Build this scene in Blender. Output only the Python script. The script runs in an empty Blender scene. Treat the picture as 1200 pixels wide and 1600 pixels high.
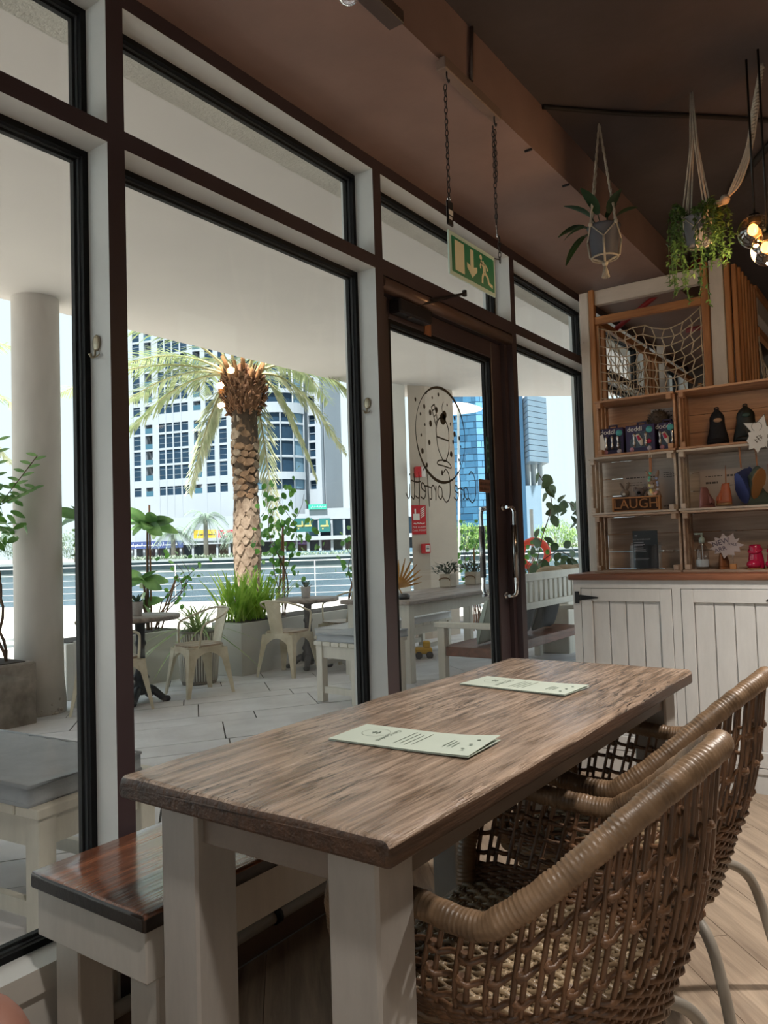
import bpy, bmesh, math, random
from mathutils import Vector, Matrix, noise
R_ = random.Random(7)
PI = math.pi
S = bpy.context.scene
COL = S.collection

# ---------------------------------------------------------------- camera
cam_d = bpy.data.cameras.new('camera')
cam = bpy.data.objects.new('camera', cam_d)
COL.objects.link(cam)
cam_d.sensor_fit = 'VERTICAL'
cam_d.sensor_height = 36.0
cam_d.lens = 1208.7 / 1600 * 36.0
cam_d.clip_start = 0.02
cam_d.clip_end = 3000
CP = Vector((1.631, 0.0, 1.1615))
CR = Vector((0.81616, 0.577, -0.03083)); CU = Vector((0.05006, -0.01745, 0.99859)); CF = Vector((-0.57565, 0.81656, 0.04313))
cam.matrix_world = Matrix(((CR.x, CU.x, -CF.x, CP.x), (CR.y, CU.y, -CF.y, CP.y), (CR.z, CU.z, -CF.z, CP.z), (0, 0, 0, 1)))
S.camera = cam

# ---------------------------------------------------------------- sky, sun, exposure
W = bpy.data.worlds.new('hazy_sky'); S.world = W; W.use_nodes = True
nt = W.node_tree; nt.nodes.clear()
wo = nt.nodes.new('ShaderNodeOutputWorld'); wb = nt.nodes.new('ShaderNodeBackground')
tc = nt.nodes.new('ShaderNodeTexCoord'); sx = nt.nodes.new('ShaderNodeSeparateXYZ'); rp = nt.nodes.new('ShaderNodeValToRGB')
rp.color_ramp.elements[0].position = 0.0; rp.color_ramp.elements[0].color = (0.64, 0.76, 0.79, 1)
rp.color_ramp.elements[1].position = 1.0; rp.color_ramp.elements[1].color = (0.58, 0.72, 0.84, 1)
nt.links.new(tc.outputs['Generated'], sx.inputs[0]); nt.links.new(sx.outputs[2], rp.inputs[0])
nt.links.new(rp.outputs[0], wb.inputs[0]); nt.links.new(wb.outputs[0], wo.inputs[0])
wb.inputs[1].default_value = 0.72
sun_d = bpy.data.lights.new('sun', 'SUN'); sun = bpy.data.objects.new('sun', sun_d); COL.objects.link(sun)
sun_d.energy = 6.6; sun_d.angle = math.radians(3.0); sun_d.color = (1.0, 0.98, 0.96)
SUN_FROM = Vector((0.16, -0.42, 0.92)).normalized()
sun.rotation_euler = SUN_FROM.to_track_quat('Z', 'Y').to_euler()
sun.location = (0, -6, 12)
S.view_settings.view_transform = 'Standard'; S.view_settings.look = 'None'
S.view_settings.exposure = 1.13; S.view_settings.gamma = 1.0
S.view_settings.use_curve_mapping = False
S.cycles.use_denoising = True
S.cycles.max_bounces = 10; S.cycles.diffuse_bounces = 5; S.cycles.glossy_bounces = 4
S.cycles.transmission_bounces = 8; S.cycles.transparent_max_bounces = 16
S.cycles.sample_clamp_indirect = 6.0
S.cycles.caustics_reflective = False; S.cycles.caustics_refractive = False

# ---------------------------------------------------------------- materials
def new_mat(name):
    m = bpy.data.materials.new(name); m.use_nodes = True
    nt = m.node_tree; nt.nodes.clear()
    o = nt.nodes.new('ShaderNodeOutputMaterial'); b = nt.nodes.new('ShaderNodeBsdfPrincipled')
    nt.links.new(b.outputs[0], o.inputs[0])
    return m, nt, b
def hexc(h):
    def f(v):
        v /= 255.0
        return v / 12.92 if v <= 0.04045 else ((v + 0.055) / 1.055) ** 2.4
    return (f(int(h[0:2], 16)), f(int(h[2:4], 16)), f(int(h[4:6], 16)))
def col(c): return hexc(c) if isinstance(c, str) else c
MATS = {}
def mat(name, c, rough=0.6, metal=0.0, var=0.0, vscale=6.0, bump=0.0, bscale=60.0, spec=0.5, c2=None, stretch=None, detail=4.0,
        emit=None, estr=0.0, trans=0.0, alpha=1.0, sheen=0.0, coat=0.0, sub=0.0, lo=0.35, hi=0.65):
    """principled surface: two tones mixed by a noise, with fine relief"""
    if name in MATS: return MATS[name]
    m, nt, b = new_mat(name); c = col(c)
    b.inputs['Roughness'].default_value = rough; b.inputs['Metallic'].default_value = metal
    b.inputs['Specular IOR Level'].default_value = spec
    b.inputs['Base Color'].default_value = (*c, 1)
    if trans: b.inputs['Transmission Weight'].default_value = trans; b.inputs['IOR'].default_value = 1.45
    if alpha < 1: b.inputs['Alpha'].default_value = alpha
    if coat: b.inputs['Coat Weight'].default_value = coat; b.inputs['Coat Roughness'].default_value = 0.15
    if emit: b.inputs['Emission Color'].default_value = (*col(emit), 1); b.inputs['Emission Strength'].default_value = estr
    if var or bump or c2:
        tc = nt.nodes.new('ShaderNodeTexCoord'); mp = nt.nodes.new('ShaderNodeMapping')
        nt.links.new(tc.outputs['Object'], mp.inputs[0])
        if stretch: mp.inputs['Scale'].default_value = stretch
    if var or c2:
        n = nt.nodes.new('ShaderNodeTexNoise'); n.inputs['Scale'].default_value = vscale; n.inputs['Detail'].default_value = detail
        n.inputs['Roughness'].default_value = 0.62
        nt.links.new(mp.outputs[0], n.inputs['Vector'])
        r = nt.nodes.new('ShaderNodeValToRGB')
        k = col(c2) if c2 else tuple(x * (1 - var) for x in c)
        r.color_ramp.elements[0].position = lo; r.color_ramp.elements[0].color = (*k, 1)
        r.color_ramp.elements[1].position = hi; r.color_ramp.elements[1].color = (*c, 1)
        nt.links.new(n.outputs[0], r.inputs[0]); nt.links.new(r.outputs[0], b.inputs['Base Color'])
    if bump:
        n2 = nt.nodes.new('ShaderNodeTexNoise'); n2.inputs['Scale'].default_value = bscale; n2.inputs['Detail'].default_value = 5
        nt.links.new(mp.outputs[0], n2.inputs['Vector'])
        bp = nt.nodes.new('ShaderNodeBump'); bp.inputs['Strength'].default_value = bump; bp.inputs['Distance'].default_value = 0.004
        nt.links.new(n2.outputs[0], bp.inputs['Height']); nt.links.new(bp.outputs[0], b.inputs['Normal'])
    MATS[name] = m
    return m
def wood(name, dark, light, axis=1, rough=0.5, bump=0.5, scale=1.0, cracks=0.0, coat=0.0, rvar=0.0, seed=0.0, knots=False, spec=0.5):
    """board timber: long grain along one object axis, growth lines, optional open cracks and knots"""
    if name in MATS: return MATS[name]
    m, nt, b = new_mat(name)
    tc = nt.nodes.new('ShaderNodeTexCoord'); mp = nt.nodes.new('ShaderNodeMapping')
    st = [9.0 * scale] * 3; st[axis] = 0.7 * scale
    mp.inputs['Scale'].default_value = st; mp.inputs['Location'].default_value = (seed, seed * 1.7, seed * 0.6)
    oi = nt.nodes.new('ShaderNodeObjectInfo'); ad = nt.nodes.new('ShaderNodeVectorMath'); ad.operation = 'ADD'
    ml = nt.nodes.new('ShaderNodeMath'); ml.operation = 'MULTIPLY'; ml.inputs[1].default_value = 37.0
    nt.links.new(oi.outputs['Random'], ml.inputs[0])
    nt.links.new(tc.outputs['Object'], mp.inputs[0]); nt.links.new(mp.outputs[0], ad.inputs[0]); nt.links.new(ml.outputs[0], ad.inputs[1])
    n = nt.nodes.new('ShaderNodeTexNoise'); n.inputs['Scale'].default_value = 2.2; n.inputs['Detail'].default_value = 8; n.inputs['Roughness'].default_value = 0.65
    n.inputs['Distortion'].default_value = 0.6
    nt.links.new(ad.outputs[0], n.inputs['Vector'])
    r = nt.nodes.new('ShaderNodeValToRGB')
    r.color_ramp.elements[0].position = 0.32; r.color_ramp.elements[0].color = (*col(dark), 1)
    r.color_ramp.elements[1].position = 0.68; r.color_ramp.elements[1].color = (*col(light), 1)
    nt.links.new(n.outputs[0], r.inputs[0])
    out = r.outputs[0]
    n3 = nt.nodes.new('ShaderNodeTexNoise'); n3.inputs['Scale'].default_value = 9; n3.inputs['Detail'].default_value = 6
    nt.links.new(ad.outputs[0], n3.inputs['Vector'])
    hsum = n3.outputs[0]
    if cracks:
        mp2 = nt.nodes.new('ShaderNodeMapping'); s2 = [58.0 * scale] * 3; s2[axis] = 6.0 * scale
        mp2.inputs['Scale'].default_value = s2
        nt.links.new(tc.outputs['Object'], mp2.inputs[0])
        n4 = nt.nodes.new('ShaderNodeTexNoise'); n4.inputs['Scale'].default_value = 1.0; n4.inputs['Detail'].default_value = 5; n4.inputs['Roughness'].default_value = 0.7
        nt.links.new(mp2.outputs[0], n4.inputs['Vector'])
        n5 = nt.nodes.new('ShaderNodeTexNoise'); n5.inputs['Scale'].default_value = 2.6; n5.inputs['Detail'].default_value = 2
        nt.links.new(tc.outputs['Object'], n5.inputs['Vector'])
        # crack mask: deep lows of the stretched noise, only in some areas
        r4 = nt.nodes.new('ShaderNodeValToRGB')
        r4.color_ramp.elements[0].position = 0.385; r4.color_ramp.elements[0].color = (1, 1, 1, 1)
        r4.color_ramp.elements[1].position = 0.435; r4.color_ramp.elements[1].color = (0, 0, 0, 1)
        nt.links.new(n4.outputs[0], r4.inputs[0])
        r5 = nt.nodes.new('ShaderNodeValToRGB')
        r5.color_ramp.elements[0].position = 0.44; r5.color_ramp.elements[0].color = (0.0, 0.0, 0.0, 1)
        r5.color_ramp.elements[1].position = 0.58; r5.color_ramp.elements[1].color = (1, 1, 1, 1)
        nt.links.new(n5.outputs[0], r5.inputs[0])
        mu = nt.nodes.new('ShaderNodeMath'); mu.operation = 'MULTIPLY'
        nt.links.new(r4.outputs[0], mu.inputs[0]); nt.links.new(r5.outputs[0], mu.inputs[1])
        mx = nt.nodes.new('ShaderNodeMixRGB'); mx.inputs[2].default_value = (*[x * 0.16 for x in col(dark)], 1)
        sc = nt.nodes.new('ShaderNodeMath'); sc.operation = 'MULTIPLY'; sc.inputs[1].default_value = cracks
        nt.links.new(mu.outputs[0], sc.inputs[0]); nt.links.new(sc.outputs[0], mx.inputs[0]); nt.links.new(out, mx.inputs[1])
        out = mx.outputs[0]
        sb = nt.nodes.new('ShaderNodeMath'); sb.operation = 'MULTIPLY_ADD'; sb.inputs[1].default_value = -2.2
        nt.links.new(mu.outputs[0], sb.inputs[0]); nt.links.new(n3.outputs[0], sb.inputs[2]); hsum = sb.outputs[0]
    if knots:
        mpk = nt.nodes.new('ShaderNodeMapping'); sk = [5.0] * 3; sk[axis] = 2.6; mpk.inputs['Scale'].default_value = sk
        nt.links.new(tc.outputs['Object'], mpk.inputs[0])
        v = nt.nodes.new('ShaderNodeTexVoronoi'); v.inputs['Scale'].default_value = 1.0
        nt.links.new(mpk.outputs[0], v.inputs['Vector'])
        rk = nt.nodes.new('ShaderNodeValToRGB')
        rk.color_ramp.elements[0].position = 0.05; rk.color_ramp.elements[0].color = (1, 1, 1, 1)
        rk.color_ramp.elements[1].position = 0.12; rk.color_ramp.elements[1].color = (0, 0, 0, 1)
        nt.links.new(v.outputs['Distance'], rk.inputs[0])
        mk = nt.nodes.new('ShaderNodeMixRGB'); mk.inputs[2].default_value = (*[x * 0.45 for x in col(dark)], 1)
        nt.links.new(rk.outputs[0], mk.inputs[0]); nt.links.new(out, mk.inputs[1]); out = mk.outputs[0]
    nt.links.new(out, b.inputs['Base Color'])
    b.inputs['Roughness'].default_value = rough; b.inputs['Specular IOR Level'].default_value = spec
    if rvar:
        rr = nt.nodes.new('ShaderNodeMapRange'); rr.inputs[3].default_value = rough - rvar; rr.inputs[4].default_value = rough + rvar
        nt.links.new(n.outputs[0], rr.inputs[0]); nt.links.new(rr.outputs[0], b.inputs['Roughness'])
    if coat: b.inputs['Coat Weight'].default_value = coat; b.inputs['Coat Roughness'].default_value = 0.12
    if bump:
        bp = nt.nodes.new('ShaderNodeBump'); bp.inputs['Strength'].default_value = bump; bp.inputs['Distance'].default_value = 0.0035 if not cracks else 0.005
        nt.links.new(hsum, bp.inputs['Height']); nt.links.new(bp.outputs[0], b.inputs['Normal'])
    MATS[name] = m
    return m
def painted(name, c, wear, amount=0.42, rough=0.45, scale=1.0, axis=2, soft=0.03):
    """paint over timber, rubbed through in streaks"""
    if name in MATS: return MATS[name]
    m, nt, b = new_mat(name)
    tc = nt.nodes.new('ShaderNodeTexCoord'); mp = nt.nodes.new('ShaderNodeMapping')
    st = [14.0 * scale] * 3; st[axis] = 3.0 * scale; mp.inputs['Scale'].default_value = st
    nt.links.new(tc.outputs['Object'], mp.inputs[0])
    n = nt.nodes.new('ShaderNodeTexNoise'); n.inputs['Scale'].default_value = 1.6; n.inputs['Detail'].default_value = 9; n.inputs['Roughness'].default_value = 0.72
    nt.links.new(mp.outputs[0], n.inputs['Vector'])
    r = nt.nodes.new('ShaderNodeValToRGB')
    e = r.color_ramp.elements
    e[0].position = amount - 0.09; e[0].color = (*col(wear), 1)
    e[1].position = amount - 0.09 + soft; e[1].color = (*[x * 0.86 for x in col(c)], 1)
    k = e.new(0.62); k.color = (*col(c), 1)
    nt.links.new(n.outputs[0], r.inputs[0]); nt.links.new(r.outputs[0], b.inputs['Base Color'])
    b.inputs['Roughness'].default_value = rough
    bp = nt.nodes.new('ShaderNodeBump'); bp.inputs['Strength'].default_value = 0.25; bp.inputs['Distance'].default_value = 0.003
    nt.links.new(n.outputs[0], bp.inputs['Height']); nt.links.new(bp.outputs[0], b.inputs['Normal'])
    MATS[name] = m
    return m
def thin_glass(name, tint=(0.97, 0.985, 0.98), refl=0.10):
    if name in MATS: return MATS[name]
    m = bpy.data.materials.new(name); m.use_nodes = True; nt = m.node_tree; nt.nodes.clear()
    o = nt.nodes.new('ShaderNodeOutputMaterial'); t = nt.nodes.new('ShaderNodeBsdfTransparent'); g = nt.nodes.new('ShaderNodeBsdfGlossy')
    t.inputs[0].default_value = (*tint, 1); g.inputs['Roughness'].default_value = 0.01; g.inputs[0].default_value = (1, 1, 1, 1)
    lw = nt.nodes.new('ShaderNodeLayerWeight'); lw.inputs[0].default_value = 0.5
    f = nt.nodes.new('ShaderNodeMath'); f.operation = 'POWER'; f.inputs[1].default_value = 4.0
    mu = nt.nodes.new('ShaderNodeMath'); mu.operation = 'MULTIPLY_ADD'; mu.inputs[1].default_value = refl * 5; mu.inputs[2].default_value = refl * .5
    nt.links.new(lw.outputs['Facing'], f.inputs[0])
    x = nt.nodes.new('ShaderNodeMixShader')
    nt.links.new(f.outputs[0], mu.inputs[0]); nt.links.new(mu.outputs[0], x.inputs[0]); nt.links.new(t.outputs[0], x.inputs[1]); nt.links.new(g.outputs[0], x.inputs[2])
    nt.links.new(x.outputs[0], o.inputs[0]); MATS[name] = m
    return m
def leafmat(name, c, c2, rough=0.45, trans=0.25):
    if name in MATS: return MATS[name]
    m = bpy.data.materials.new(name); m.use_nodes = True; nt = m.node_tree; nt.nodes.clear()
    o = nt.nodes.new('ShaderNodeOutputMaterial'); b = nt.nodes.new('ShaderNodeBsdfPrincipled'); tr = nt.nodes.new('ShaderNodeBsdfTranslucent')
    tc = nt.nodes.new('ShaderNodeTexCoord'); n = nt.nodes.new('ShaderNodeTexNoise'); n.inputs['Scale'].default_value = 7.0
    r = nt.nodes.new('ShaderNodeValToRGB'); r.color_ramp.elements[0].position = 0.35; r.color_ramp.elements[1].position = 0.65
    r.color_ramp.elements[0].color = (*col(c), 1); r.color_ramp.elements[1].color = (*col(c2), 1)
    nt.links.new(tc.outputs['Object'], n.inputs['Vector']); nt.links.new(n.outputs[0], r.inputs[0])
    nt.links.new(r.outputs[0], b.inputs['Base Color']); nt.links.new(r.outputs[0], tr.inputs[0])
    b.inputs['Roughness'].default_value = rough
    x = nt.nodes.new('ShaderNodeMixShader'); x.inputs[0].default_value = trans
    nt.links.new(b.outputs[0], x.inputs[1]); nt.links.new(tr.outputs[0], x.inputs[2]); nt.links.new(x.outputs[0], o.inputs[0]); MATS[name] = m
    return m

# ---------------------------------------------------------------- mesh builder
class MB:
    def __init__(s): s.v = []; s.f = []; s.m = []; s.sm = []
    def add(s, vs, fs, mi=0, smooth=False, M=None):
        o = len(s.v)
        s.v += [tuple(M @ Vector(p)) for p in vs] if M is not None else [tuple(p) for p in vs]
        for f in fs: s.f.append([i + o for i in f]); s.m.append(mi); s.sm.append(smooth)
        return s
    def box(s, lo, hi, mi=0, M=None, bev=0.0):
        (x0, y0, z0), (x1, y1, z1) = lo, hi
        if x0 > x1: x0, x1 = x1, x0
        if y0 > y1: y0, y1 = y1, y0
        if z0 > z1: z0, z1 = z1, z0
        if bev > 0:
            b = min(bev, (x1 - x0) * .45, (y1 - y0) * .45, (z1 - z0) * .45)
            vs = []; idx = {}
            for ix, X in enumerate((x0, x1)):
                for iy, Y in enumerate((y0, y1)):
                    for iz, Z in enumerate((z0, z1)):
                        sx, sy, sz = (1 - 2 * ix), (1 - 2 * iy), (1 - 2 * iz)
                        idx[(ix, iy, iz, 0)] = len(vs); vs.append((X, Y + sy * b, Z + sz * b))
                        idx[(ix, iy, iz, 1)] = len(vs); vs.append((X + sx * b, Y, Z + sz * b))
                        idx[(ix, iy, iz, 2)] = len(vs); vs.append((X + sx * b, Y + sy * b, Z))
            fs = []
            q = [(0, 0), (1, 0), (1, 1), (0, 1)]
            for e in (0, 1):
                f = [idx[(e, a, c, 0)] for a, c in q]; fs.append(f if e else f[::-1])
                f = [idx[(a, e, c, 1)] for a, c in q]; fs.append(f[::-1] if e else f)
                f = [idx[(a, c, e, 2)] for a, c in q]; fs.append(f if e else f[::-1])
            for a in (0, 1):
                for c in (0, 1):
                    f = [idx[(a, c, 0, 0)], idx[(a, c, 1, 0)], idx[(a, c, 1, 1)], idx[(a, c, 0, 1)]]; fs.append(f if (a ^ c) else f[::-1])
                    f = [idx[(a, 0, c, 0)], idx[(a, 1, c, 0)], idx[(a, 1, c, 2)], idx[(a, 0, c, 2)]]; fs.append(f[::-1] if (a ^ c) else f)
                    f = [idx[(0, a, c, 1)], idx[(1, a, c, 1)], idx[(1, a, c, 2)], idx[(0, a, c, 2)]]; fs.append(f if (a ^ c) else f[::-1])
            for a in (0, 1):
                for c in (0, 1):
                    for d in (0, 1):
                        f = [idx[(a, c, d, 0)], idx[(a, c, d, 1)], idx[(a, c, d, 2)]]
                        fs.append(f if (a + c + d) % 2 else f[::-1])
            return s.add(vs, fs, mi, False, M)
        vs = [(x0, y0, z0), (x1, y0, z0), (x1, y1, z0), (x0, y1, z0), (x0, y0, z1), (x1, y0, z1), (x1, y1, z1), (x0, y1, z1)]
        return s.add(vs, [(0, 3, 2, 1), (4, 5, 6, 7), (0, 1, 5, 4), (1, 2, 6, 5), (2, 3, 7, 6), (3, 0, 4, 7)], mi, False, M)
    def bar(s, a, b, w, h, up=(0, 0, 1), mi=0, bev=0.0):
        """box from a to b, w wide, h high"""
        a = Vector(a); b = Vector(b); d = b - a; L = d.length; d.normalize(); u = Vector(up)
        r = d.cross(u)
        if r.length < 1e-5: r = d.cross(Vector((1, 0, 0)))
        r.normalize(); u = r.cross(d)
        M = Matrix(((d.x, r.x, u.x, a.x), (d.y, r.y, u.y, a.y), (d.z, r.z, u.z, a.z), (0, 0, 0, 1)))
        return s.box((0, -w / 2, -h / 2), (L, w / 2, h / 2), mi, M, bev)
    def tube(s, pts, r, n=8, mi=0, cap=True, closed=False, smooth=True):
        pts = [Vector(p) for p in pts]; k = len(pts); rr = r if isinstance(r, (list, tuple)) else [r] * k
        vs = []; fs = []; prev = None
        for i in range(k):
            if closed: t = pts[(i + 1) % k] - pts[i - 1]
            else: t = pts[min(i + 1, k - 1)] - pts[max(i - 1, 0)]
            if t.length < 1e-9: t = Vector((0, 0, 1))
            t.normalize()
            if prev is None:
                a = Vector((0, 0, 1)) if abs(t.z) < .9 else Vector((1, 0, 0)); p = t.cross(a).normalized()
            else:
                p = prev - t * prev.dot(t)
                if p.length < 1e-6: p = t.cross(Vector((0, 0, 1)))
                p.normalize()
            prev = p; q = t.cross(p)
            for j in range(n):
                an = 2 * PI * j / n
                vs.append(pts[i] + (p * math.cos(an) + q * math.sin(an)) * rr[i])
        for i in range(k if closed else k - 1):
            i2 = (i + 1) % k
            for j in range(n):
                j2 = (j + 1) % n; fs.append((i * n + j, i * n + j2, i2 * n + j2, i2 * n + j))
        s.add(vs, fs, mi, smooth)
        if cap and not closed:
            o = len(s.v) - len(vs)
            s.f.append([o + j for j in range(n)][::-1]); s.m.append(mi); s.sm.append(False)
            s.f.append([o + (k - 1) * n + j for j in range(n)]); s.m.append(mi); s.sm.append(False)
        return s
    def lathe(s, prof, n=20, mi=0, M=None, smooth=True, a0=0.0, a1=2 * PI):
        full = abs(a1 - a0 - 2 * PI) < 1e-6; nn = n if full else n + 1
        vs = []; fs = []
        for (r, z) in prof:
            for j in range(nn):
                an = a0 + (a1 - a0) * j / n; vs.append((r * math.cos(an), r * math.sin(an), z))
        for i in range(len(prof) - 1):
            for j in range(n):
                j2 = (j + 1) % nn; fs.append((i * nn + j, i * nn + j2, (i + 1) * nn + j2, (i + 1) * nn + j))
        return s.add(vs, fs, mi, smooth, M)
    def ball(s, c, r, n=12, m=8, mi=0, sc=(1, 1, 1), smooth=True):
        prof = [(max(math.sin(PI * i / m), 1e-4) * 1.0, -math.cos(PI * i / m)) for i in range(m + 1)]
        M = Matrix.Translation(Vector(c)) @ Matrix.Diagonal((r * sc[0], r * sc[1], r * sc[2], 1))
        return s.lathe(prof, n, mi, M, smooth)
    def prism(s, poly, h0, h1, mi=0, M=None, mside=None):
        """polygon (x,y) extruded in z"""
        n = len(poly)
        vs = [(x, y, h0) for x, y in poly] + [(x, y, h1) for x, y in poly]
        o = len(s.v)
        s.add(vs, [list(range(n))[::-1], list(range(n, 2 * n))], mi, False, M)
        for i in range(n):
            j = (i + 1) % n; s.f.append([o + i, o + j, o + n + j, o + n + i]); s.m.append(mi if mside is None else mside); s.sm.append(False)
        return s
    def quad(s, a, b, c, d, mi=0): return s.add([a, b, c, d], [(0, 1, 2, 3)], mi)
    def leaf(s, base, d, up, L, Wd, bend=0.3, mi=0, n=3, fold=0.15):
        """curved pointed blade with a fold along its middle"""
        base = Vector(base); d = Vector(d).normalized(); up = Vector(up)
        sd = d.cross(up)
        if sd.length < 1e-4: sd = d.cross(Vector((1, 0, 0.3)))
        sd.normalize(); un = sd.cross(d).normalized()
        vs = []; fs = []
        for i in range(n + 1):
            t = i / n; w = Wd * 0.5 * (math.sin(PI * min(1, (t * .86 + .1))) ** 0.8)
            p = base + d * (L * t) - un * (bend * L * t * t)
            vs += [p - sd * w + un * (fold * w), p, p + sd * w + un * (fold * w)]
        for i in range(n):
            a = i * 3; fs += [(a, a + 1, a + 4, a + 3), (a + 1, a + 2, a + 5, a + 4)]
        return s.add(vs, fs, mi, True)
    def build(s, name, mats, parent=None, loc=None):
        me = bpy.data.meshes.new(name); me.from_pydata(s.v, [], s.f)
        ms = mats if isinstance(mats, (list, tuple)) else [mats]
        for m in ms: me.materials.append(m)
        if len(ms) > 1: me.polygons.foreach_set('material_index', s.m)
        me.polygons.foreach_set('use_smooth', s.sm)
        me.update()
        o = bpy.data.objects.new(name, me); COL.objects.link(o)
        if parent is not None: o.parent = parent
        if loc is not None: o.location = loc
        return o
def empty(name, loc=(0, 0, 0), rz=0.0):
    o = bpy.data.objects.new(name, None); COL.objects.link(o); o.location = loc; o.rotation_euler = (0, 0, rz); o.empty_display_size = 0.1
    return o
def tag(o, label, cat, group=None):
    o['label'] = label; o['category'] = cat
    if group: o['group'] = group
    return o
def struct(o, label=None):
    o['kind'] = 'structure'
    if label: o['label'] = label
    return o
def stuff(o): o['kind'] = 'stuff'; return o
def bez(pts, n=8):
    """Catmull-Rom through points"""
    P = [Vector(p) for p in pts]; out = []
    for i in range(len(P) - 1):
        p0 = P[max(i - 1, 0)]; p1 = P[i]; p2 = P[i + 1]; p3 = P[min(i + 2, len(P) - 1)]
        for k in range(n):
            t = k / n
            out.append(0.5 * ((2 * p1) + (-p0 + p2) * t + (2 * p0 - 5 * p1 + 4 * p2 - p3) * t * t + (-p0 + 3 * p1 - 3 * p2 + p3) * t ** 3))
    out.append(P[-1])
    return out
def clip_poly(poly, x0, x1, y0, y1):
    def cl(p, ins, itx):
        out = []
        for i in range(len(p)):
            a, b = p[i - 1], p[i]
            if ins(b):
                if not ins(a): out.append(itx(a, b))
                out.append(b)
            elif ins(a): out.append(itx(a, b))
        return out
    def ix(v): return lambda a, b: (v, a[1] + (b[1] - a[1]) * (v - a[0]) / (b[0] - a[0]))
    def iy(v): return lambda a, b: (a[0] + (b[0] - a[0]) * (v - a[1]) / (b[1] - a[1]), v)
    p = cl(poly, lambda q: q[0] >= x0, ix(x0))
    if p: p = cl(p, lambda q: q[0] <= x1, ix(x1))
    if p: p = cl(p, lambda q: q[1] >= y0, iy(y0))
    if p: p = cl(p, lambda q: q[1] <= y1, iy(y1))
    return p
def text_mesh(txt, size, M, mi=0, mb=None, depth=0.0, align='CENTER', font_shear=0.0):
    """lettering as flat mesh; M maps the text plane (x right, y up) into the scene"""
    cu = bpy.data.curves.new('lettering', 'FONT'); cu.body = txt; cu.size = size; cu.align_x = align; cu.align_y = 'CENTER'; cu.shear = font_shear
    cu.resolution_u = 3; cu.extrude = depth
    ob = bpy.data.objects.new('lettering', cu); COL.objects.link(ob)
    me = bpy.data.meshes.new_from_object(ob)
    vs = [v.co.copy() for v in me.vertices]; fs = [list(p.vertices) for p in me.polygons]
    bpy.data.objects.remove(ob); bpy.data.curves.remove(cu); bpy.data.meshes.remove(me)
    mb = mb or MB(); mb.add(vs, fs, mi, False, M)
    return mb
def frame(o, x, y):
    """4x4 with x axis, y axis, normal at origin o"""
    x = Vector(x).normalized(); y = Vector(y).normalized(); z = x.cross(y)
    return Matrix(((x.x, y.x, z.x, o[0]), (x.y, y.y, z.y, o[1]), (x.z, y.z, z.z, o[2]), (0, 0, 0, 1)))
def copy_tree(o, parent=None):
    c = o.copy(); COL.objects.link(c)
    if parent is not None: c.parent = parent
    for ch in list(o.children): copy_tree(ch, c)
    return c
GLOB = {}
def gempty(name, loc=(0, 0, 0)):
    """Empty at a thing's base whose parts are modelled in world coordinates"""
    o = empty(name, loc); GLOB[o.name] = Vector(loc)
    return o
_ob = MB.build
def _build(s, name, mats, parent=None, loc=None):
    o = _ob(s, name, mats, parent, loc)
    if parent is not None and parent.name in GLOB: o.matrix_parent_inverse = Matrix.Translation(-GLOB[parent.name])
    return o
MB.build = _build

# ================================================================ materials used by the building
M_floor = wood('floor_oak', '8f7d6c', 'c4b09a', axis=0, rough=0.42, bump=0.35, scale=1.3, rvar=0.1)
M_sub = mat('subfloor', '3a2f28', 0.8)
M_brown = mat('brown_paint', '90746a', 0.62, var=0.18, vscale=3, bump=0.12, bscale=90)
M_frame = mat('brown_metal', '43373a', 0.42, var=0.12, vscale=4, bump=0.03, bscale=200)
M_white = mat('white_powder_coat', 'd2d4d2', 0.45, var=0.08, vscale=5, bump=0.04, bscale=150)
M_ceil = mat('dark_ceiling', '524a4a', 0.85, var=0.25, vscale=2, bump=0.3, bscale=40)
M_wall = mat('warm_plaster', '6f645c', 0.8, var=0.1, vscale=2, bump=0.1, bscale=60)
M_black = mat('black_rubber', '060607', 0.6, spec=.25)
M_glass = thin_glass('window_glass', refl=0.04)
M_rough = mat('rough_render', 'd2ccc0', 0.9, var=0.1, vscale=8, bump=1.0, bscale=90)
M_canopy = mat('canopy_plaster', 'c4bdb6', 0.85, var=0.05, vscale=1.2, bump=0.08, bscale=30)
M_cream = mat('cream_sill', 'c8c4bc', 0.6, var=0.12, vscale=4, bump=0.05)
GZ = -0.15    # patio level

# ---------------------------------------------------------------- room
RX, RY0, RY1, CZ = 5.0, -2.3, 7.0, 2.82
fl = struct(MB().box((0, RY0, -0.14), (RX, RY1, -0.012)).build('floor', M_sub), 'light oak plank floor laid on the diagonal')
ang = math.atan2(-0.738, 0.675); dx, dy = math.cos(ang), math.sin(ang); nx, ny = -dy, dx
PW, PL = 0.19, 1.28; k = 0
for i in range(-45, 46):
    off = (i * 0.47) % 1.0 * PL
    for j in range(-8, 9):
        a0 = j * PL + off + 0.001; a1 = (j + 1) * PL + off - 0.0015; b0 = i * PW + 0.001; b1 = (i + 1) * PW - 0.001
        ox, oy = 2.5, 2.3
        poly = [(ox + a * dx + b * nx, oy + a * dy + b * ny) for a, b in ((a0, b0), (a1, b0), (a1, b1), (a0, b1))]
        poly = clip_poly(poly, 0.004, RX - .004, RY0 + .004, RY1 - .004)
        if len(poly) < 3: continue
        cx = sum(p[0] for p in poly) / len(poly); cy = sum(p[1] for p in poly) / len(poly)
        loc = [((p[0] - cx) * dx + (p[1] - cy) * dy, (p[0] - cx) * nx + (p[1] - cy) * ny) for p in poly]
        o = MB().prism(loc, -0.012, 0.0).build('plank', M_floor, fl, (cx, cy, 0)); o.rotation_euler = (0, 0, ang); k += 1
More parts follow.
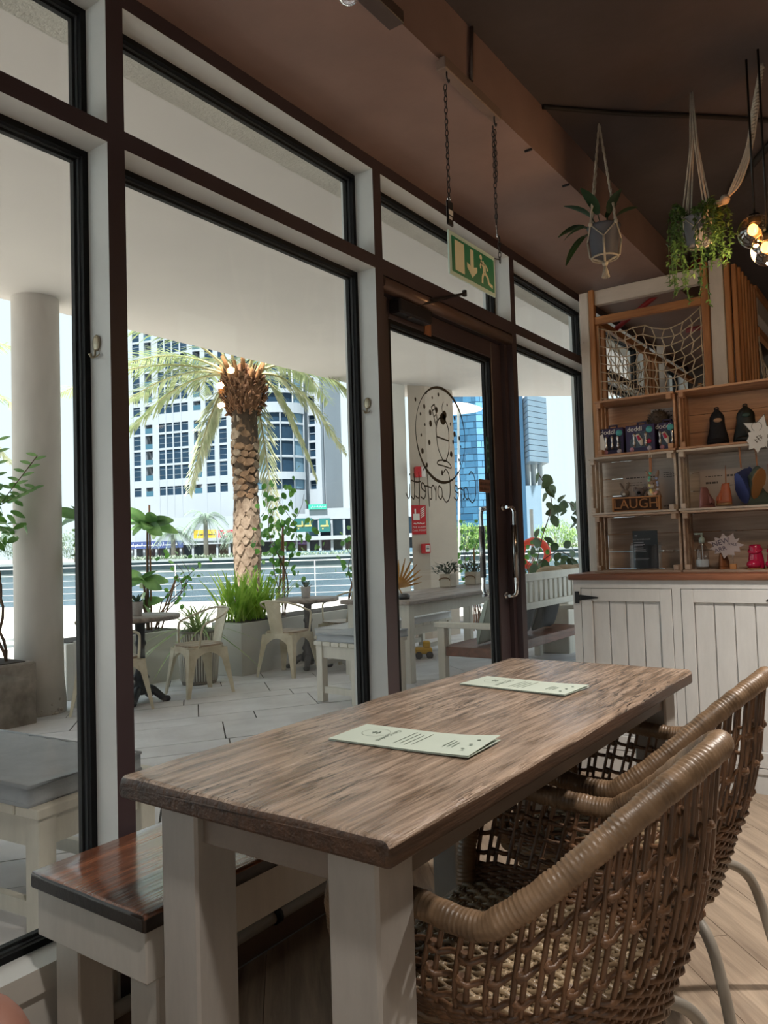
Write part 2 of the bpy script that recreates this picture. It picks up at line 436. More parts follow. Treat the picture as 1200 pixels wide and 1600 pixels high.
struct(MB().box((0.5, RY0, CZ), (RX, RY1, CZ + .1)).build('ceiling', M_ceil), 'dark painted ceiling above the cafe')
struct(MB().box((RX, RY0 - .15, -.1), (RX + .15, RY1 + .15, CZ + .1)).build('wall_right', M_wall))
# back wall; its unseen window is added for fill light
struct(MB().box((-.3, RY0 - .15, -.1), (.5, RY0, CZ + .1)).box((.5, RY0 - .15, -.1), (1.55, RY0, CZ + .1)).box((2.6, RY0 - .15, -.1), (RX, RY0, CZ + .1)).box((1.55, RY0 - .15, -.1), (2.6, RY0, .15)).box((1.55, RY0 - .15, 2.75), (2.6, RY0, CZ + .1)).build('wall_back', M_wall))
wf = struct(gempty('window_7', (2.6, RY0, 0)), 'unseen window added in the back wall for fill light')
for k in range(1, 2):
    x = .5 + 1.05 * k; MB().box((x - (.03 if k else 0), RY0 - .12, .15), (x + .03, RY0 - .03, 2.75)).build('mullion', mat('brown_metal', '4a3833', .42), wf)
    MB().box((x + .03, RY0 - .08, .15), (x + 1.02, RY0 - .074, 2.75)).build('pane', thin_glass('window_glass', refl=.05), wf)
struct(MB().box((-.3, -40, -.3), (40, RY0 - .15, -.12)).build('street', mat('street_paving', 'dcd8d0', .9, var=.1, vscale=.3)), 'pale paved street behind the cafe')
struct(MB().box((-.3, RY1, -.1), (RX, RY1 + .15, CZ + .1)).build('wall_far', M_wall))
# bulkhead along the window: soffit and fascia
b = MB().box((-0.02, RY0, 2.61), (0.5, RY1, CZ + .1))
struct(b.build('trim_1', M_brown), 'brown painted bulkhead running along above the windows')
struct(MB().box((-0.3, RY0, 2.605), (-0.02, RY1, 3.42)).build('wall_left', M_rough), 'rough rendered lintel wall above the windows')
struct(MB().box((-0.3, RY0 - .15, 3.42), (RX + .15, RY1 + .15, 3.75)).build('roof', M_rough), 'flat roof slab over the cafe')
struct(MB().box((-0.02, RY0, CZ + .1), (RX + .1, RY1, 3.42)).build('wall_upper', M_rough))

# ---------------------------------------------------------------- curtain wall
ZS, ZB, ZT, ZH = 0.265, 2.1903, 2.2384, 2.5639
XG = -0.10
def two_tone_box(lo, hi, parent, name, inner=1, m=None):
    mb = MB().box(lo, hi)
    mb.m[3] = 1 if inner else 0          # the +x face carries the room colour
    return mb.build(name, m or [M_white, M_frame], parent)
def gasket(parent, y0, y1, z0, z1, x=XG):
    mb = MB()
    for (xx, w, mi) in ((x + .010, .016, 0), (x - .004, .0185, 1), (x - .014, .026, 0)):
        d = .0075
        mb.box((xx - d, y0, z0), (xx + d, y0 + w, z1), mi).box((xx - d, y1 - w, z0), (xx + d, y1, z1), mi)
        mb.box((xx - d, y0 + w, z0), (xx + d, y1 - w, z0 + w), mi).box((xx - d, y0 + w, z1 - w), (xx + d, y1 - w, z1), mi)
    return mb.build('gasket', [M_black, mat('gasket_seam', '3a3c3e', .5)], parent)
def pane(parent, y0, y1, z0, z1, x=XG, m=None):
    return MB().box((x - .003, y0 + .012, z0 + .012), (x + .003, y1 - .012, z1 - .012)).build('pane', m or M_glass, parent)
PITCH = 1.1419
def mull(i): y = 1.1634 + PITCH * (i - 1); return y, y + 0.051
bays = [(-1, 0), (0, 1), (1, 2), (3, 4), (4, 5), (5, 6)]
desc = ['', 'tall white-lined window bay nearest the camera at the left', 'wide window bay looking out on the palm tree', 'narrow window bay beside the shelf crates', '', '']
for n, (a, c) in enumerate(bays):
    y0 = mull(a)[1]; y1 = mull(c)[0]
    w = struct(gempty('window_%d' % (n + 1), (0, y0, 0)), desc[n] or None)
    two_tone_box((-.15, y0, ZB), (0, y1, ZT), w, 'transom')
    two_tone_box((-.15, y0, ZH), (0, y1, 2.61), w, 'head_frame')
    two_tone_box((-.15, y0, ZS - .055), (0, y1, ZS), w, 'sill', 1, [M_white, M_cream])
    gasket(w, y0, y1, ZS, ZB); gasket(w, y0, y1, ZT, ZH)
    pane(w, y0, y1, ZS, ZB); pane(w, y0, y1, ZT, ZH)
for i in range(-1, 7):
    y0, y1 = mull(i)
    if i in (2, 3):
        mm = struct(gempty('trim_%d' % (i + 10), (0, y0, 0)))
        mb = MB().box((-.15, y0, -.1), (0, y1, 2.61)); mb.m = [0, 0, 0, 1, 0, 0]
        if i == 3:
            mb = MB().box((-.15, y0, ZT), (0, y1, 2.61)).box((-.15, y0, -.1), (0, y1, ZT)); mb.m = [0, 0, 0, 1, 0, 0, 1, 1, 1, 1, 0, 1]
        mb.build('mullion', [M_white, M_frame], mm)
    else:
        mb = MB().box((-.15, y0, -.1), (0, y1, 2.61)); mb.m = [0, 0, 0, 1, 0, 0]
        struct(mb.build('trim_%d' % (i + 10), [M_white, M_frame]))
struct(MB().box((-.3, RY0, -.14), (0, mull(-1)[0], 2.61)).build('wall_left_2', M_wall))
# low wall under the sills with its skirting and heating pipe
for n, (ya, yb) in enumerate(((mull(-1)[0], mull(2)[0]), (mull(3)[1], RY1))):
    struct(MB().box((-.14, ya, -.14), (-.012, yb, ZS - .055)).build('wall_low_%d' % (n + 1), M_cream), 'low cream panel under the window sills')
    sk = struct(MB().box((-.012, ya, 0), (.004, yb, .07), bev=.006).build('baseboard_%d' % (n + 1), mat('skirting', '6f5a4a', .6, var=.2)))
pipe = tag(gempty('heating_pipe', (.03, 1.7, .08)), 'grey round pipe running low along the wall under the window', 'pipe')
MB().tube([(.035, y, .105) for y in (-1.1, 0, 1.2, 2.29)], .017, 12).build('tube', mat('pipe_paint', '9c958c', .5, var=.15), pipe)
for y in (-.9, .3, 1.66):
    MB().tube([(.035, y - .012, .105), (.035, y + .012, .105)], .022, 12).box((-.01, y - .01, .09), (.02, y + .01, .12)).build('clip', M_black, pipe)

# ---------------------------------------------------------------- door
DY0, DY1 = mull(2)[1], mull(3)[0]
d = struct(gempty('door_1', (0, DY0, 0)), 'brown framed glass door with a round cafe logo')
two_tone_box((-.15, DY0, ZB - .012), (0, DY1, ZT), d, 'transom', 1, [M_frame, M_frame])
two_tone_box((-.15, DY0, ZH), (0, DY1, 2.61), d, 'head_frame')
gasket(d, DY0, DY1, ZT, ZH); pane(d, DY0, DY1, ZT, ZH)
mb = MB().box((-.13, DY0, ZB - .06), (-.03, DY1, ZB - .012)).box((-.13, DY0, -.1), (-.03, DY0 + .012, ZB - .06)).box((-.13, DY1 - .03, -.1), (-.03, DY1, ZB - .06))
mb.build('door_frame', M_frame, d)
mb = MB().tube([(-.018, DY0 + .002, ZB - .038), (-.018, DY1 - .002, ZB - .038)], .027, 12)
mb.build('frame_bead', mat('bronze_bead', '6a5348', .3, metal=.3, var=.1), d)
L0, L1, LZ = DY0 + .014, DY1 - .032, ZB - .064
GY0, GY1, GZ0, GZ1 = L0 + .086, L1 - .098, .16, 2.045
leafm = M_frame
for nm, lo, hi in (('stile', (-.10, L0, .01), (-.05, GY0, LZ)), ('stile', (-.10, GY1, .01), (-.05, L1, LZ)),
                   ('top_rail', (-.10, GY0, GZ1), (-.05, GY1, LZ)), ('bottom_rail', (-.10, GY0, .01), (-.05, GY1, GZ0))):
    MB().box(lo, hi, bev=.004).build(nm, leafm, d)
gasket(d, GY0, GY1, GZ0, GZ1, -.072); pane(d, GY0, GY1, GZ0, GZ1, -.075)
MB().box((-.13, DY0, -.14), (-.0, DY1, .008)).build('threshold', mat('threshold_metal', '77706a', .4, metal=.7), d)
chrome = mat('chrome', 'd8d8d8', .08, metal=1.0)
for sx_, nm in ((1, 'pull_handle'), (-1, 'pull_handle')):
    hy = GY1 + .05; x0 = -.05 if sx_ > 0 else -.10; x1 = x0 + sx_ * .062
    z0, z1 = .905, 1.325
    p = bez([(x0, hy, z0), (x0 + sx_ * .045, hy, z0), (x1, hy, z0 + .018), (x1, hy, z0 + .06)], 5) + bez([(x1, hy, z1 - .06), (x1, hy, z1 - .018), (x0 + sx_ * .045, hy, z1), (x0, hy, z1)], 5)
    h = MB().tube(p, .0105, 12).build(nm, chrome, d)
    MB().tube([(x1, hy, z0 + .085), (x1, hy, z1 - .085)], .0145, 12).build('grip', mat('grip_steel', '8f8f8f', .22, metal=1), h)
    for zz in (z0, z1):
        MB().tube([(x0, hy, zz), (x0 + sx_ * .012, hy, zz)], .016, 14).build('rosette', chrome, h)
        MB().tube([(x0 + sx_ * .045, hy - .04, zz), (x0 + sx_ * .045, hy + .03, zz)], .0075, 10).build('cross_pin', chrome, h)
# closer on the top rail
M_closer = mat('closer_black', '1d1a1d', .35)
cl = MB().box((-.05, 2.46, 2.062), (.004, 2.70, 2.118), bev=.007).build('door_closer', M_closer, d)
MB().tube([(-.012, 2.545, 2.055), (-.012, 2.545, 2.064)], .010, 14).build('adjuster', mat('closer_grey', '55514f', .4, metal=.6), cl)
MB().bar((-.02, 2.62, 2.125), (.10, 2.80, 2.195), .016, .006).bar((.10, 2.80, 2.195), (-.01, 2.66, 2.155), .016, .006).tube([(.10, 2.80, 2.185), (.10, 2.80, 2.208)], .010, 10).build('closer_arm', M_closer, cl)
MB().box((-.052, 2.715, 2.035), (-.046, 2.765, 2.10)).build('rust_patch', mat('old_adhesive', '8a5a3c', .7, var=.3, vscale=30), d)
# lettering on the door glass (read from the street, so mirrored from the room)
M_ink = mat('vinyl_ink', '413c33', .6)
LC = Vector((-.0775 + .008, 2.862, 1.629)); LR = .205
mb = MB()
def ring(mb, cy, cz, r, w, x, n=72, wvar=None, gap=None):
    vs = []; fs = []
    for i in range(n + 1):
        a = 2 * PI * i / n; ww = w * (wvar(a) if wvar else 1)
        for rr in (r - ww / 2, r + ww / 2): vs.append((x, cy + rr * math.cos(a), cz + rr * math.sin(a)))
    for i in range(n): fs.append((2 * i, 2 * i + 1, 2 * i + 3, 2 * i + 2))
    mb.add(vs, fs)
def disc(mb, cy, cz, r, x, n=12, ry=1.0): mb.add([(x, cy + r * ry * math.cos(2 * PI * i / n), cz + r * math.sin(2 * PI * i / n)) for i in range(n)], [list(range(n))])
def stroke(mb, pts, w, x, n=6):
    """flat pen stroke through (y,z) points on the plane at x"""
    P = bez([(x, p[0], p[1]) for p in pts], n); vs = []; fs = []
    for i, p in enumerate(P):
        t = P[min(i + 1, len(P) - 1)] - P[max(i - 1, 0)]
        nrm = Vector((0, -t.z, t.y)); nrm = nrm.normalized() if nrm.length > 1e-9 else Vector((0, 1, 0))
        vs += [p - nrm * w / 2, p + nrm * w / 2]
    for i in range(len(P) - 1): fs.append((2 * i, 2 * i + 1, 2 * i + 3, 2 * i + 2))
    mb.add(vs, fs)
X = -.0705
ring(mb, LC.y, LC.z, LR, .010, X, wvar=lambda a: .32 + 1.1 * abs(math.sin(a + .35)) ** 2)
s_ = 1 / 40.0 * LR
# picture: sundae glass, wafer, cherry (units: 1/40 of the radius, y to the right in the room view)
def pp(l): return [(LC.y + a * s_, LC.z + c * s_) for a, c in l]
stroke(mb, pp([(-8, -2), (-8.5, 5), (-5, 12), (1, 15), (8, 12), (12, 5), (12, -4)]), .007, X)
stroke(mb, pp([(-8, -2), (12, -4)]), .007, X, 2)
stroke(mb, pp([(-8, -2), (-6, -12), (1, -21), (4, -22)]), .006, X)
stroke(mb, pp([(12, -4), (11, -13), (6, -21), (4, -22)]), .006, X)
stroke(mb, pp([(4, -21), (-6, -22), (-8, -25), (2, -26), (14, -27), (11, -23), (4, -21)]), .006, X)
disc(mb, *pp([(3, 14)])[0], .026, X); disc(mb, *pp([(6, 18)])[0], .018, X)
stroke(mb, pp([(3, 18), (2.5, 24), (5, 29)]), .004, X)
stroke(mb, pp([(-15, 22), (-8, 6)]), .006, X, 2); stroke(mb, pp([(-10, 25), (-6, 12)]), .006, X, 2); stroke(mb, pp([(-15, 22), (-10, 25)]), .006, X, 2)
for k in range(3): stroke(mb, pp([(-13.5 + 2.2 * k, 19 - 5 * k), (-9.4 + 1.2 * k, 21 - 4.6 * k)]), .005, X, 2)
for a, c, r in ((-3, 42 - 8, 1.7), (-22, 33, 1.2), (-13, 30, 1.2), (11, 27, 1.3), (-26, 21, 2.0), (-7, 20.5, 2.6), (23, 17, 2.0), (-32, 14, 1.4), (-17, 8, 2.6), (-26, 6, 1.2), (15.5, 11, 1.4), (22, 3, 2.5), (-32, -3, 1.3),
                (30, 0, 2.0), (-20, -8, 2.2), (19, -4, 1.8), (32, -7, 1.2), (15, -15, 2.6), (-31, -16, 2.3), (37, -14, 1.1), (28, -19, 1.6), (30, -22, 1.6), (-25, -27, 2.0), (-1, -32, 2.1), (-17, 17, 2.4), (-39, 25, 1.6)):
    disc(mb, *pp([(a, c)])[0], r * s_ * 1.05, X, 12, .8)
# hand lettering 'Cafe Confetti', drawn mirrored: u runs right to left
lx0, lz0, lu = 3.155, 1.372, .0104
def L(pts): return [(lx0 - u * lu, lz0 + v * lu - (u * .0009) * .2) for u, v in pts]
for st in ([(6, 9.5), (4, 11), (1.2, 9), (.3, 4), (1, -.5), (4, -2.6), (7.4, -.4)],
           [(10.6, 3.4), (8.6, 3.8), (7.2, 1.5), (7.9, -1.2), (10, -.2), (11, 3.4), (10.9, -.6), (12.2, -1.2)],
           [(16.6, 9.2), (15.2, 10.4), (14, 8), (13.6, 1), (13.2, -5)], [(11.6, 2.6), (14, 3.4), (16.2, 3.0)],
           [(16, 1.2), (18.6, 2.4), (18.4, 4.4), (16.6, 4), (15.8, 1), (17, -1.6), (19.8, -.6)],
           [(27.5, 9.6), (25.6, 11), (23.2, 8.6), (22.6, 3), (23.6, -1), (26.4, -2.6), (29.4, .2)],
           [(31.5, 3.8), (29.6, 3), (29.2, .4), (30.6, -1.5), (32.6, .4), (32.2, 3.2), (31, 4.2)],
           [(34, 4), (34.4, -2)], [(34.2, 1.6), (36, 4), (37.4, 3), (37.6, -1.2), (39, -1.4)],
           [(43.4, 9.8), (41.8, 11), (40.4, 8), (40, 1), (39.4, -4.6)], [(37.8, 3), (40.4, 3.6), (43, 3.6)],
           [(42.2, 1.4), (45, 2.8), (44.6, 4.8), (42.8, 4), (42, 1), (43.4, -1.4), (46, -.6)],
           [(46.6, 9.0), (46.6, 2), (47.2, -4)], [(46.6, 1), (47.4, -1.2), (49.6, -.4)], [(50.2, 8.4), (50, 2), (50.8, -1.6), (52.6, -.6)], [(45.4, 5.4), (48.2, 5), (52.4, 5.6)],
           [(53.6, 4.2), (53.6, 0), (54.6, -1.4), (56.4, .6)], [(53.2, 8.2), (53.6, 7.4)]):
    stroke(mb, L(st), .0062, X)
lg = mb.build('glass_lettering', M_ink, d); lg['label'] = 'mirrored dark sundae logo and handwritten Cafe Confetti lettering'
st = MB().box((-.0655, 3.175, 1.395), (-.064, 3.286, 1.455)).build('push_sticker', mat('sticker_brown', '7a5c4e', .5), d)
mb = MB()
for r in range(2):
    for k in range(8 - r):
        yy = 3.184 + k * .0125; zz = 1.428 - r * .024
        mb.box((-.064, yy, zz), (-.0635, yy + (.008 if (k + r) % 3 else .004), zz + .014)).box((-.064, yy, zz + .003), (-.0634, yy + .010, zz + .006))
mb.build('sticker_text', mat('sticker_dark', '3c2a26', .5), st)
mb = MB().box((-.066, 3.262, 1.49), (-.064, 3.288, 1.66)).build('green_sticker', mat('green_vinyl', '1f4f46', .4), d)
dots = MB()
for k in range(4): disc(dots, 3.275, 1.518 + k * .038, .008, -.0635, 8)
dots.build('sticker_dots', mat('green_pale', '6aa39a', .5), mb)

# ================================================================ dining table
def worn_slab(mb, x0, x1, y0, y1, z0, z1, r=.014, amp=.003, nl=40, nw=12, seed=0.0, along='y', ends=(1, 1), sides=(1, 1)):
    """board with rounded, hand-worn edges; profile runs across, extruded lengthwise with jitter"""
    if along == 'y': A0, A1, B0, B1 = y0, y1, x0, x1
    else: A0, A1, B0, B1 = x0, x1, y0, y1
    T = z1 - z0; r = min(r, T * .45)
    prof = []
    def arc(cb, cz, a0, a1, rr, n=4):
        for i in range(n + 1):
            a = a0 + (a1 - a0) * i / n; prof.append((cb + rr * math.cos(a), cz + rr * math.sin(a)))
    rl = r if sides[0] else .0015; rh = r if sides[1] else .0015
    for i in range(nw + 1): prof.append((B0 + rl + (B1 - B0 - rl - rh) * i / nw, z1))
    prof.pop(); arc(B1 - rh, z1 - rh, PI / 2, 0, rh); arc(B1 - rh * .6, z0 + rh * .6, 0, -PI / 2, rh * .6, 3)
    arc(B0 + rl * .6, z0 + rl * .6, -PI / 2, -PI, rl * .6, 3); arc(B0 + rl, z1 - rl, PI, PI / 2, rl); prof.pop()
    st = [0.0] + [r * (1 - math.cos(PI / 2 * i / 4)) for i in range(1, 5)] if ends[0] else [0.0, .002]
    en = [r * (1 - math.cos(PI / 2 * i / 4)) for i in range(4, 0, -1)] + [0.0] if ends[1] else [.002, 0.0]
    stations = [A0 + s for s in st] + [A0 + st[-1] + (A1 - A0 - st[-1] - en[0]) * i / nl for i in range(1, nl)] + [A1 - e for e in en]
    vs = []; n = len(prof); zc = (z0 + z1) / 2; bc = (B0 + B1) / 2
    for a in stations:
        sh = 0.0
        if ends[0] and a < A0 + r: sh = r - math.sqrt(max(0, r * r - (r - (a - A0)) ** 2))
        if ends[1] and a > A1 - r: sh = max(sh, r - math.sqrt(max(0, r * r - (r - (A1 - a)) ** 2)))
        for (bb, z) in prof:
            fz = (abs(z - zc) - 0) / (T / 2)
            z2 = z - sh * (1 if z > zc else -.6) * (1.0 if fz > .5 else fz)
            b2 = bb - math.copysign(min(sh, .006), bb - bc) * (1 if abs(bb - bc) > (B1 - B0) / 2 - r else 0)
            nv = noise.noise(Vector((a * 7 + seed, bb * 9, z * 14)))
            edge = 1.0 if abs(bb - bc) > (B1 - B0) / 2 - r * 1.5 or a < A0 + r or a > A1 - r else .28
            z2 += nv * amp * edge * (1 if z > zc else .5); b2 += noise.noise(Vector((a * 5, seed, z * 20))) * amp * (1 if (bb - bc > (B1 - B0) / 2 - r and sides[1]) or (bc - bb > (B1 - B0) / 2 - r and sides[0]) else 0)
            a2 = a + (noise.noise(Vector((bb * 8, seed + 4, z * 9))) * amp if (a <= A0 + r or a >= A1 - r) else 0)
            vs.append((b2, a2, z2) if along == 'y' else (a2, b2, z2))
    fs = []
    for i in range(len(stations) - 1):
        for j in range(n):
            j2 = (j + 1) % n; fs.append((i * n + j, (i + 1) * n + j, (i + 1) * n + j2, i * n + j2))
    mb.add(vs, fs, 0, True)
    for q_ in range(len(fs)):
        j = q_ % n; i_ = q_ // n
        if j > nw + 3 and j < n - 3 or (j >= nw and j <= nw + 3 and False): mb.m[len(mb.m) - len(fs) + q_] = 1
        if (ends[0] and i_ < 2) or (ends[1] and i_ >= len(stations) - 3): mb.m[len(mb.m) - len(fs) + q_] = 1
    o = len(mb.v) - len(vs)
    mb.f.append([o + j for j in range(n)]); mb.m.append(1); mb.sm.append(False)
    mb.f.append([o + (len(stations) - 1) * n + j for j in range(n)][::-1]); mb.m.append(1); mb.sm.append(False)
    return mb
M_table = wood('reclaimed_pine', '604c3b', 'b8a28f', axis=1, rough=0.24, bump=0.8, scale=2.8, cracks=.97, rvar=.08, knots=True)
M_legp = painted('worn_white_paint', 'aaa6a0', '4d3c30', amount=.36, rough=.5, soft=.02)
TX, TY, TW, TL, TR, TZ = .403, .8754, .6073, 1.5846, -.0085, .76
tab = tag(empty('dining_table', (TX, TY, 0), TR), 'long rough brown timber dining table on white square legs, two menus on it', 'table')
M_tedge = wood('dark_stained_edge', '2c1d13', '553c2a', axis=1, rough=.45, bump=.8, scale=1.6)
bw = [TW]; x = 0
for i, w in enumerate(bw):
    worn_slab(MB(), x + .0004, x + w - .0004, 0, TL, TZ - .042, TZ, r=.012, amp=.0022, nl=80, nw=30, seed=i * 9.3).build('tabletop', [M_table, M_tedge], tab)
    x += w
for (lx, ly) in ((.075, .035), (TW - .145, .035), (.075, TL - .125), (TW - .145, TL - .125)):
    MB().box((lx, ly, 0), (lx + .095, ly + .095, TZ - .042), bev=.005).build('leg', M_legp, tab)
M_apr = painted('apron_paint', '85796f', '4d3c30', amount=.34, rough=.5, axis=1)
for lo, hi in (((.085, .13, .655), (.11, TL - .125, TZ - .042)), ((TW - .085, .13, .655), (TW - .060, TL - .125, TZ - .042)), ((.17, .05, .655), (TW - .145, .07, TZ - .042)), ((.17, TL - .075, .655), (TW - .145, TL - .055, TZ - .042))):
    MB().box(lo, hi, bev=.003).build('apron', M_apr, tab)

# ---------------------------------------------------------------- menus
M_menu = mat('sage_paper', 'c0ccc0', .55, var=.06, vscale=5)
M_print = mat('menu_ink', '5d6a5e', .7)
def menu(cx, cy, rz, label, curl):
    o = tag(empty('menu', (cx, cy, TZ + .003), rz), label, 'menu', 'menus on the dining table')
    Lm, Wm = .325, .142; n = 14
    for k, (zoff, nm) in enumerate(((.0, 'back_leaf'), (.0022, 'front_leaf'))):
        vs = []; fs = []
        for i in range(n + 1):
            u = -Lm / 2 + Lm * i / n
            for j in range(5):
                v = -Wm / 2 + Wm * j / 4
                z = zoff + (curl * max(0, u / (Lm / 2)) ** 2 * (.35 + .65 * j / 4) if k else .3 * curl * max(0, u / (Lm / 2)) ** 2)
                vs.append((u, v, z))
        m = len(vs); vs += [(a, c, z - .0008) for a, c, z in vs]
        for i in range(n):
            for j in range(4):
                a = i * 5 + j; fs.append((a, a + 5, a + 6, a + 1)); fs.append((m + a, m + a + 1, m + a + 6, m + a + 5))
        for i in range(n):
            for j in (0, 4): a = i * 5 + j; fs.append((a, a + 5, m + a + 5, m + a))
        for j in range(4):
            for i in (0, n): a = i * 5 + j; fs.append((a, a + 1, m + a + 1, m + a))
        lf = MB().add(vs, fs, 0, False).build(nm, M_menu, o)
    pr = MB(); zz = .0027
    def zat(u): return zz + curl * max(0, u / (Lm / 2)) ** 2 * .9
    for i in range(40):
        a0, a1 = 2 * PI * i / 40, 2 * PI * (i + 1) / 40
        pr.add([(-.098 + r * math.cos(a), .012 + r * math.sin(a), zz) for r, a in ((.030, a0), (.031, a0), (.031, a1), (.030, a1))], [(0, 1, 2, 3)])
    pr.box((-.108, .012, zz), (-.088, .014, zz + .0003)).box((-.104, .004, zz), (-.101, .024, zz + .0003)).box((-.094, .004, zz), (-.091, .022, zz + .0003))
    text_mesh('Cafe Confetti', .017, frame((-.060, .004, zz + .0002), (0, -1, 0), (1, 0, 0)) @ Matrix.Rotation(0, 4, 'Z'), mb=pr, font_shear=.3)
    for k in range(4):
        u = -.02 + k * .013; pr.box((u, -.045 + .006 * (k % 2), zz), (u + .0016, .050 - .008 * (k % 3), zz + .0003))
    for k in range(3):
        u = .085 + k * .010; pr.box((u, -.03, zat(u)), (u + .0016, .02 - .008 * k, zat(u) + .0003))
    for vv in (-.04, -.005, .03): pr.ball((.135, vv, zat(.135)), .004, 8, 4, sc=(1, 1, .1))
    stuff(pr.build('print', M_print, lf))
    return o
menu(.748, 1.330, .035, 'pale sage folded menu lying nearer the camera on the table', .010)
menu(.690, 1.975, -.09, 'pale sage folded menu at the far end of the table', .004)

# ---------------------------------------------------------------- bench by the window
M_bench = wood('varnished_pine', '45271a', '885438', axis=1, rough=0.24, bump=0.5, scale=1.2, cracks=.55, rvar=.06, coat=.6, knots=True)
M_bp = painted('bench_white', 'b9b5ae', '6a5848', amount=.33, rough=.5)
bn = tag(empty('bench', (.215, .925, 0), .0), 'white painted bench with glossy red-brown seat boards, between table and window', 'bench')
BW, BL, BZ = .385, 1.30, .49
for i, (a, c) in enumerate(((-.1925, .1925),)):
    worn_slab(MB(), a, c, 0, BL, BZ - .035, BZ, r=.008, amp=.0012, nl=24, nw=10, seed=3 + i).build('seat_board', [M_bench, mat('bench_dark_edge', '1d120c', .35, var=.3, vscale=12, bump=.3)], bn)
for lx in (-.17, .085):
    for ly in (.045, BL - .13): MB().box((lx, ly, 0), (lx + .085, ly + .085, BZ - .13), bev=.004).build('leg', M_bp, bn)
for nm, lo, hi in (('end_rail', (-.182, .012, BZ - .135), (.182, .055, BZ - .035)), ('end_rail', (-.182, BL - .055, BZ - .135), (.182, BL - .012, BZ - .035)),
               ('side_rail', (.155, .056, BZ - .135), (.182, BL - .056, BZ - .035)), ('side_rail', (-.182, .056, BZ - .135), (-.155, BL - .056, BZ - .035))):
    MB().box(lo, hi, bev=.003).build(nm, M_bp, bn)

# ---------------------------------------------------------------- rattan armchairs
M_rat = wood('rattan_cane', '45301f', '7c5a40', axis=2, rough=.38, bump=.3, scale=2.0, spec=.5)
M_rim = mat('rattan_wrap', '8a7056', .40, c2='5a4734', vscale=9, bump=.25, bscale=80)
M_weave = mat('rattan_weave', 'a39074', .34, c2='67523c', vscale=14, bump=.2, bscale=90)
M_cleg = mat('chair_leg_paint', 'a39c90', .4, var=.12, vscale=8)
def rim_path():
    # (x, y, z): x towards the back, front is -x
    side = [(-.261, -.208, .410), (-.266, -.232, .499), (-.246, -.260, .583), (-.181, -.275, .615), (-.076, -.282, .608), (.035, -.290, .601), (.086, -.280, .626), (.150, -.250, .677), (.209, -.205, .733), (.266, -.140, .785), (.305, -.066, .818)]
    mid = [(.318, 0, .828)]
    return side + mid + [(a, -c, z) for a, c, z in side[::-1]]
RP = [Vector(p) for p in bez(rim_path(), 12)]
RLEN = [0.0]
for i in range(1, len(RP)): RLEN.append(RLEN[-1] + (RP[i] - RP[i - 1]).length)
def rim_at(t):
    s = t * RLEN[-1]
    for i in range(1, len(RP)):
        if RLEN[i] >= s:
            k = (s - RLEN[i - 1]) / max(1e-9, RLEN[i] - RLEN[i - 1]); return RP[i - 1].lerp(RP[i], k)
    return RP[-1].copy()
def base_at(t, z=.405):
    """seat outline, same parameter direction as the rim: near front corner -> back -> far front corner"""
    pts = [(-.255, -.205), (-.15, -.222), (0.0, -.222), (.10, -.20), (.18, -.14), (.215, 0), (.18, .14), (.10, .20), (0.0, .222), (-.15, .222), (-.255, .205)]
    n = len(pts) - 1; f = t * n; i = min(int(f), n - 1); k = f - i
    p0 = pts[max(i - 1, 0)]; p1 = pts[i]; p2 = pts[i + 1]; p3 = pts[min(i + 2, n)]
    def cr(a, b_, c, d_): return .5 * ((2 * b_) + (-a + c) * k + (2 * a - 5 * b_ + 4 * c - d_) * k * k + (-a + 3 * b_ - 3 * c + d_) * k ** 3)
    return Vector((cr(p0[0], p1[0], p2[0], p3[0]), cr(p0[1], p1[1], p2[1], p3[1]), z))
def shell(t, v):
    """t along rim (0..1), v from seat (0) to rim (1); slight outward belly"""
    tr = .085 + .83 * t
    b_, r_ = base_at(t), rim_at(tr); p = b_.lerp(r_, v)
    out = Vector((p.x * .6, p.y, 0)); out = out.normalized() if out.length > 1e-6 else out
    return p + out * .030 * math.sin(PI * min(1, v * 1.05)) * (1 - .4 * v)
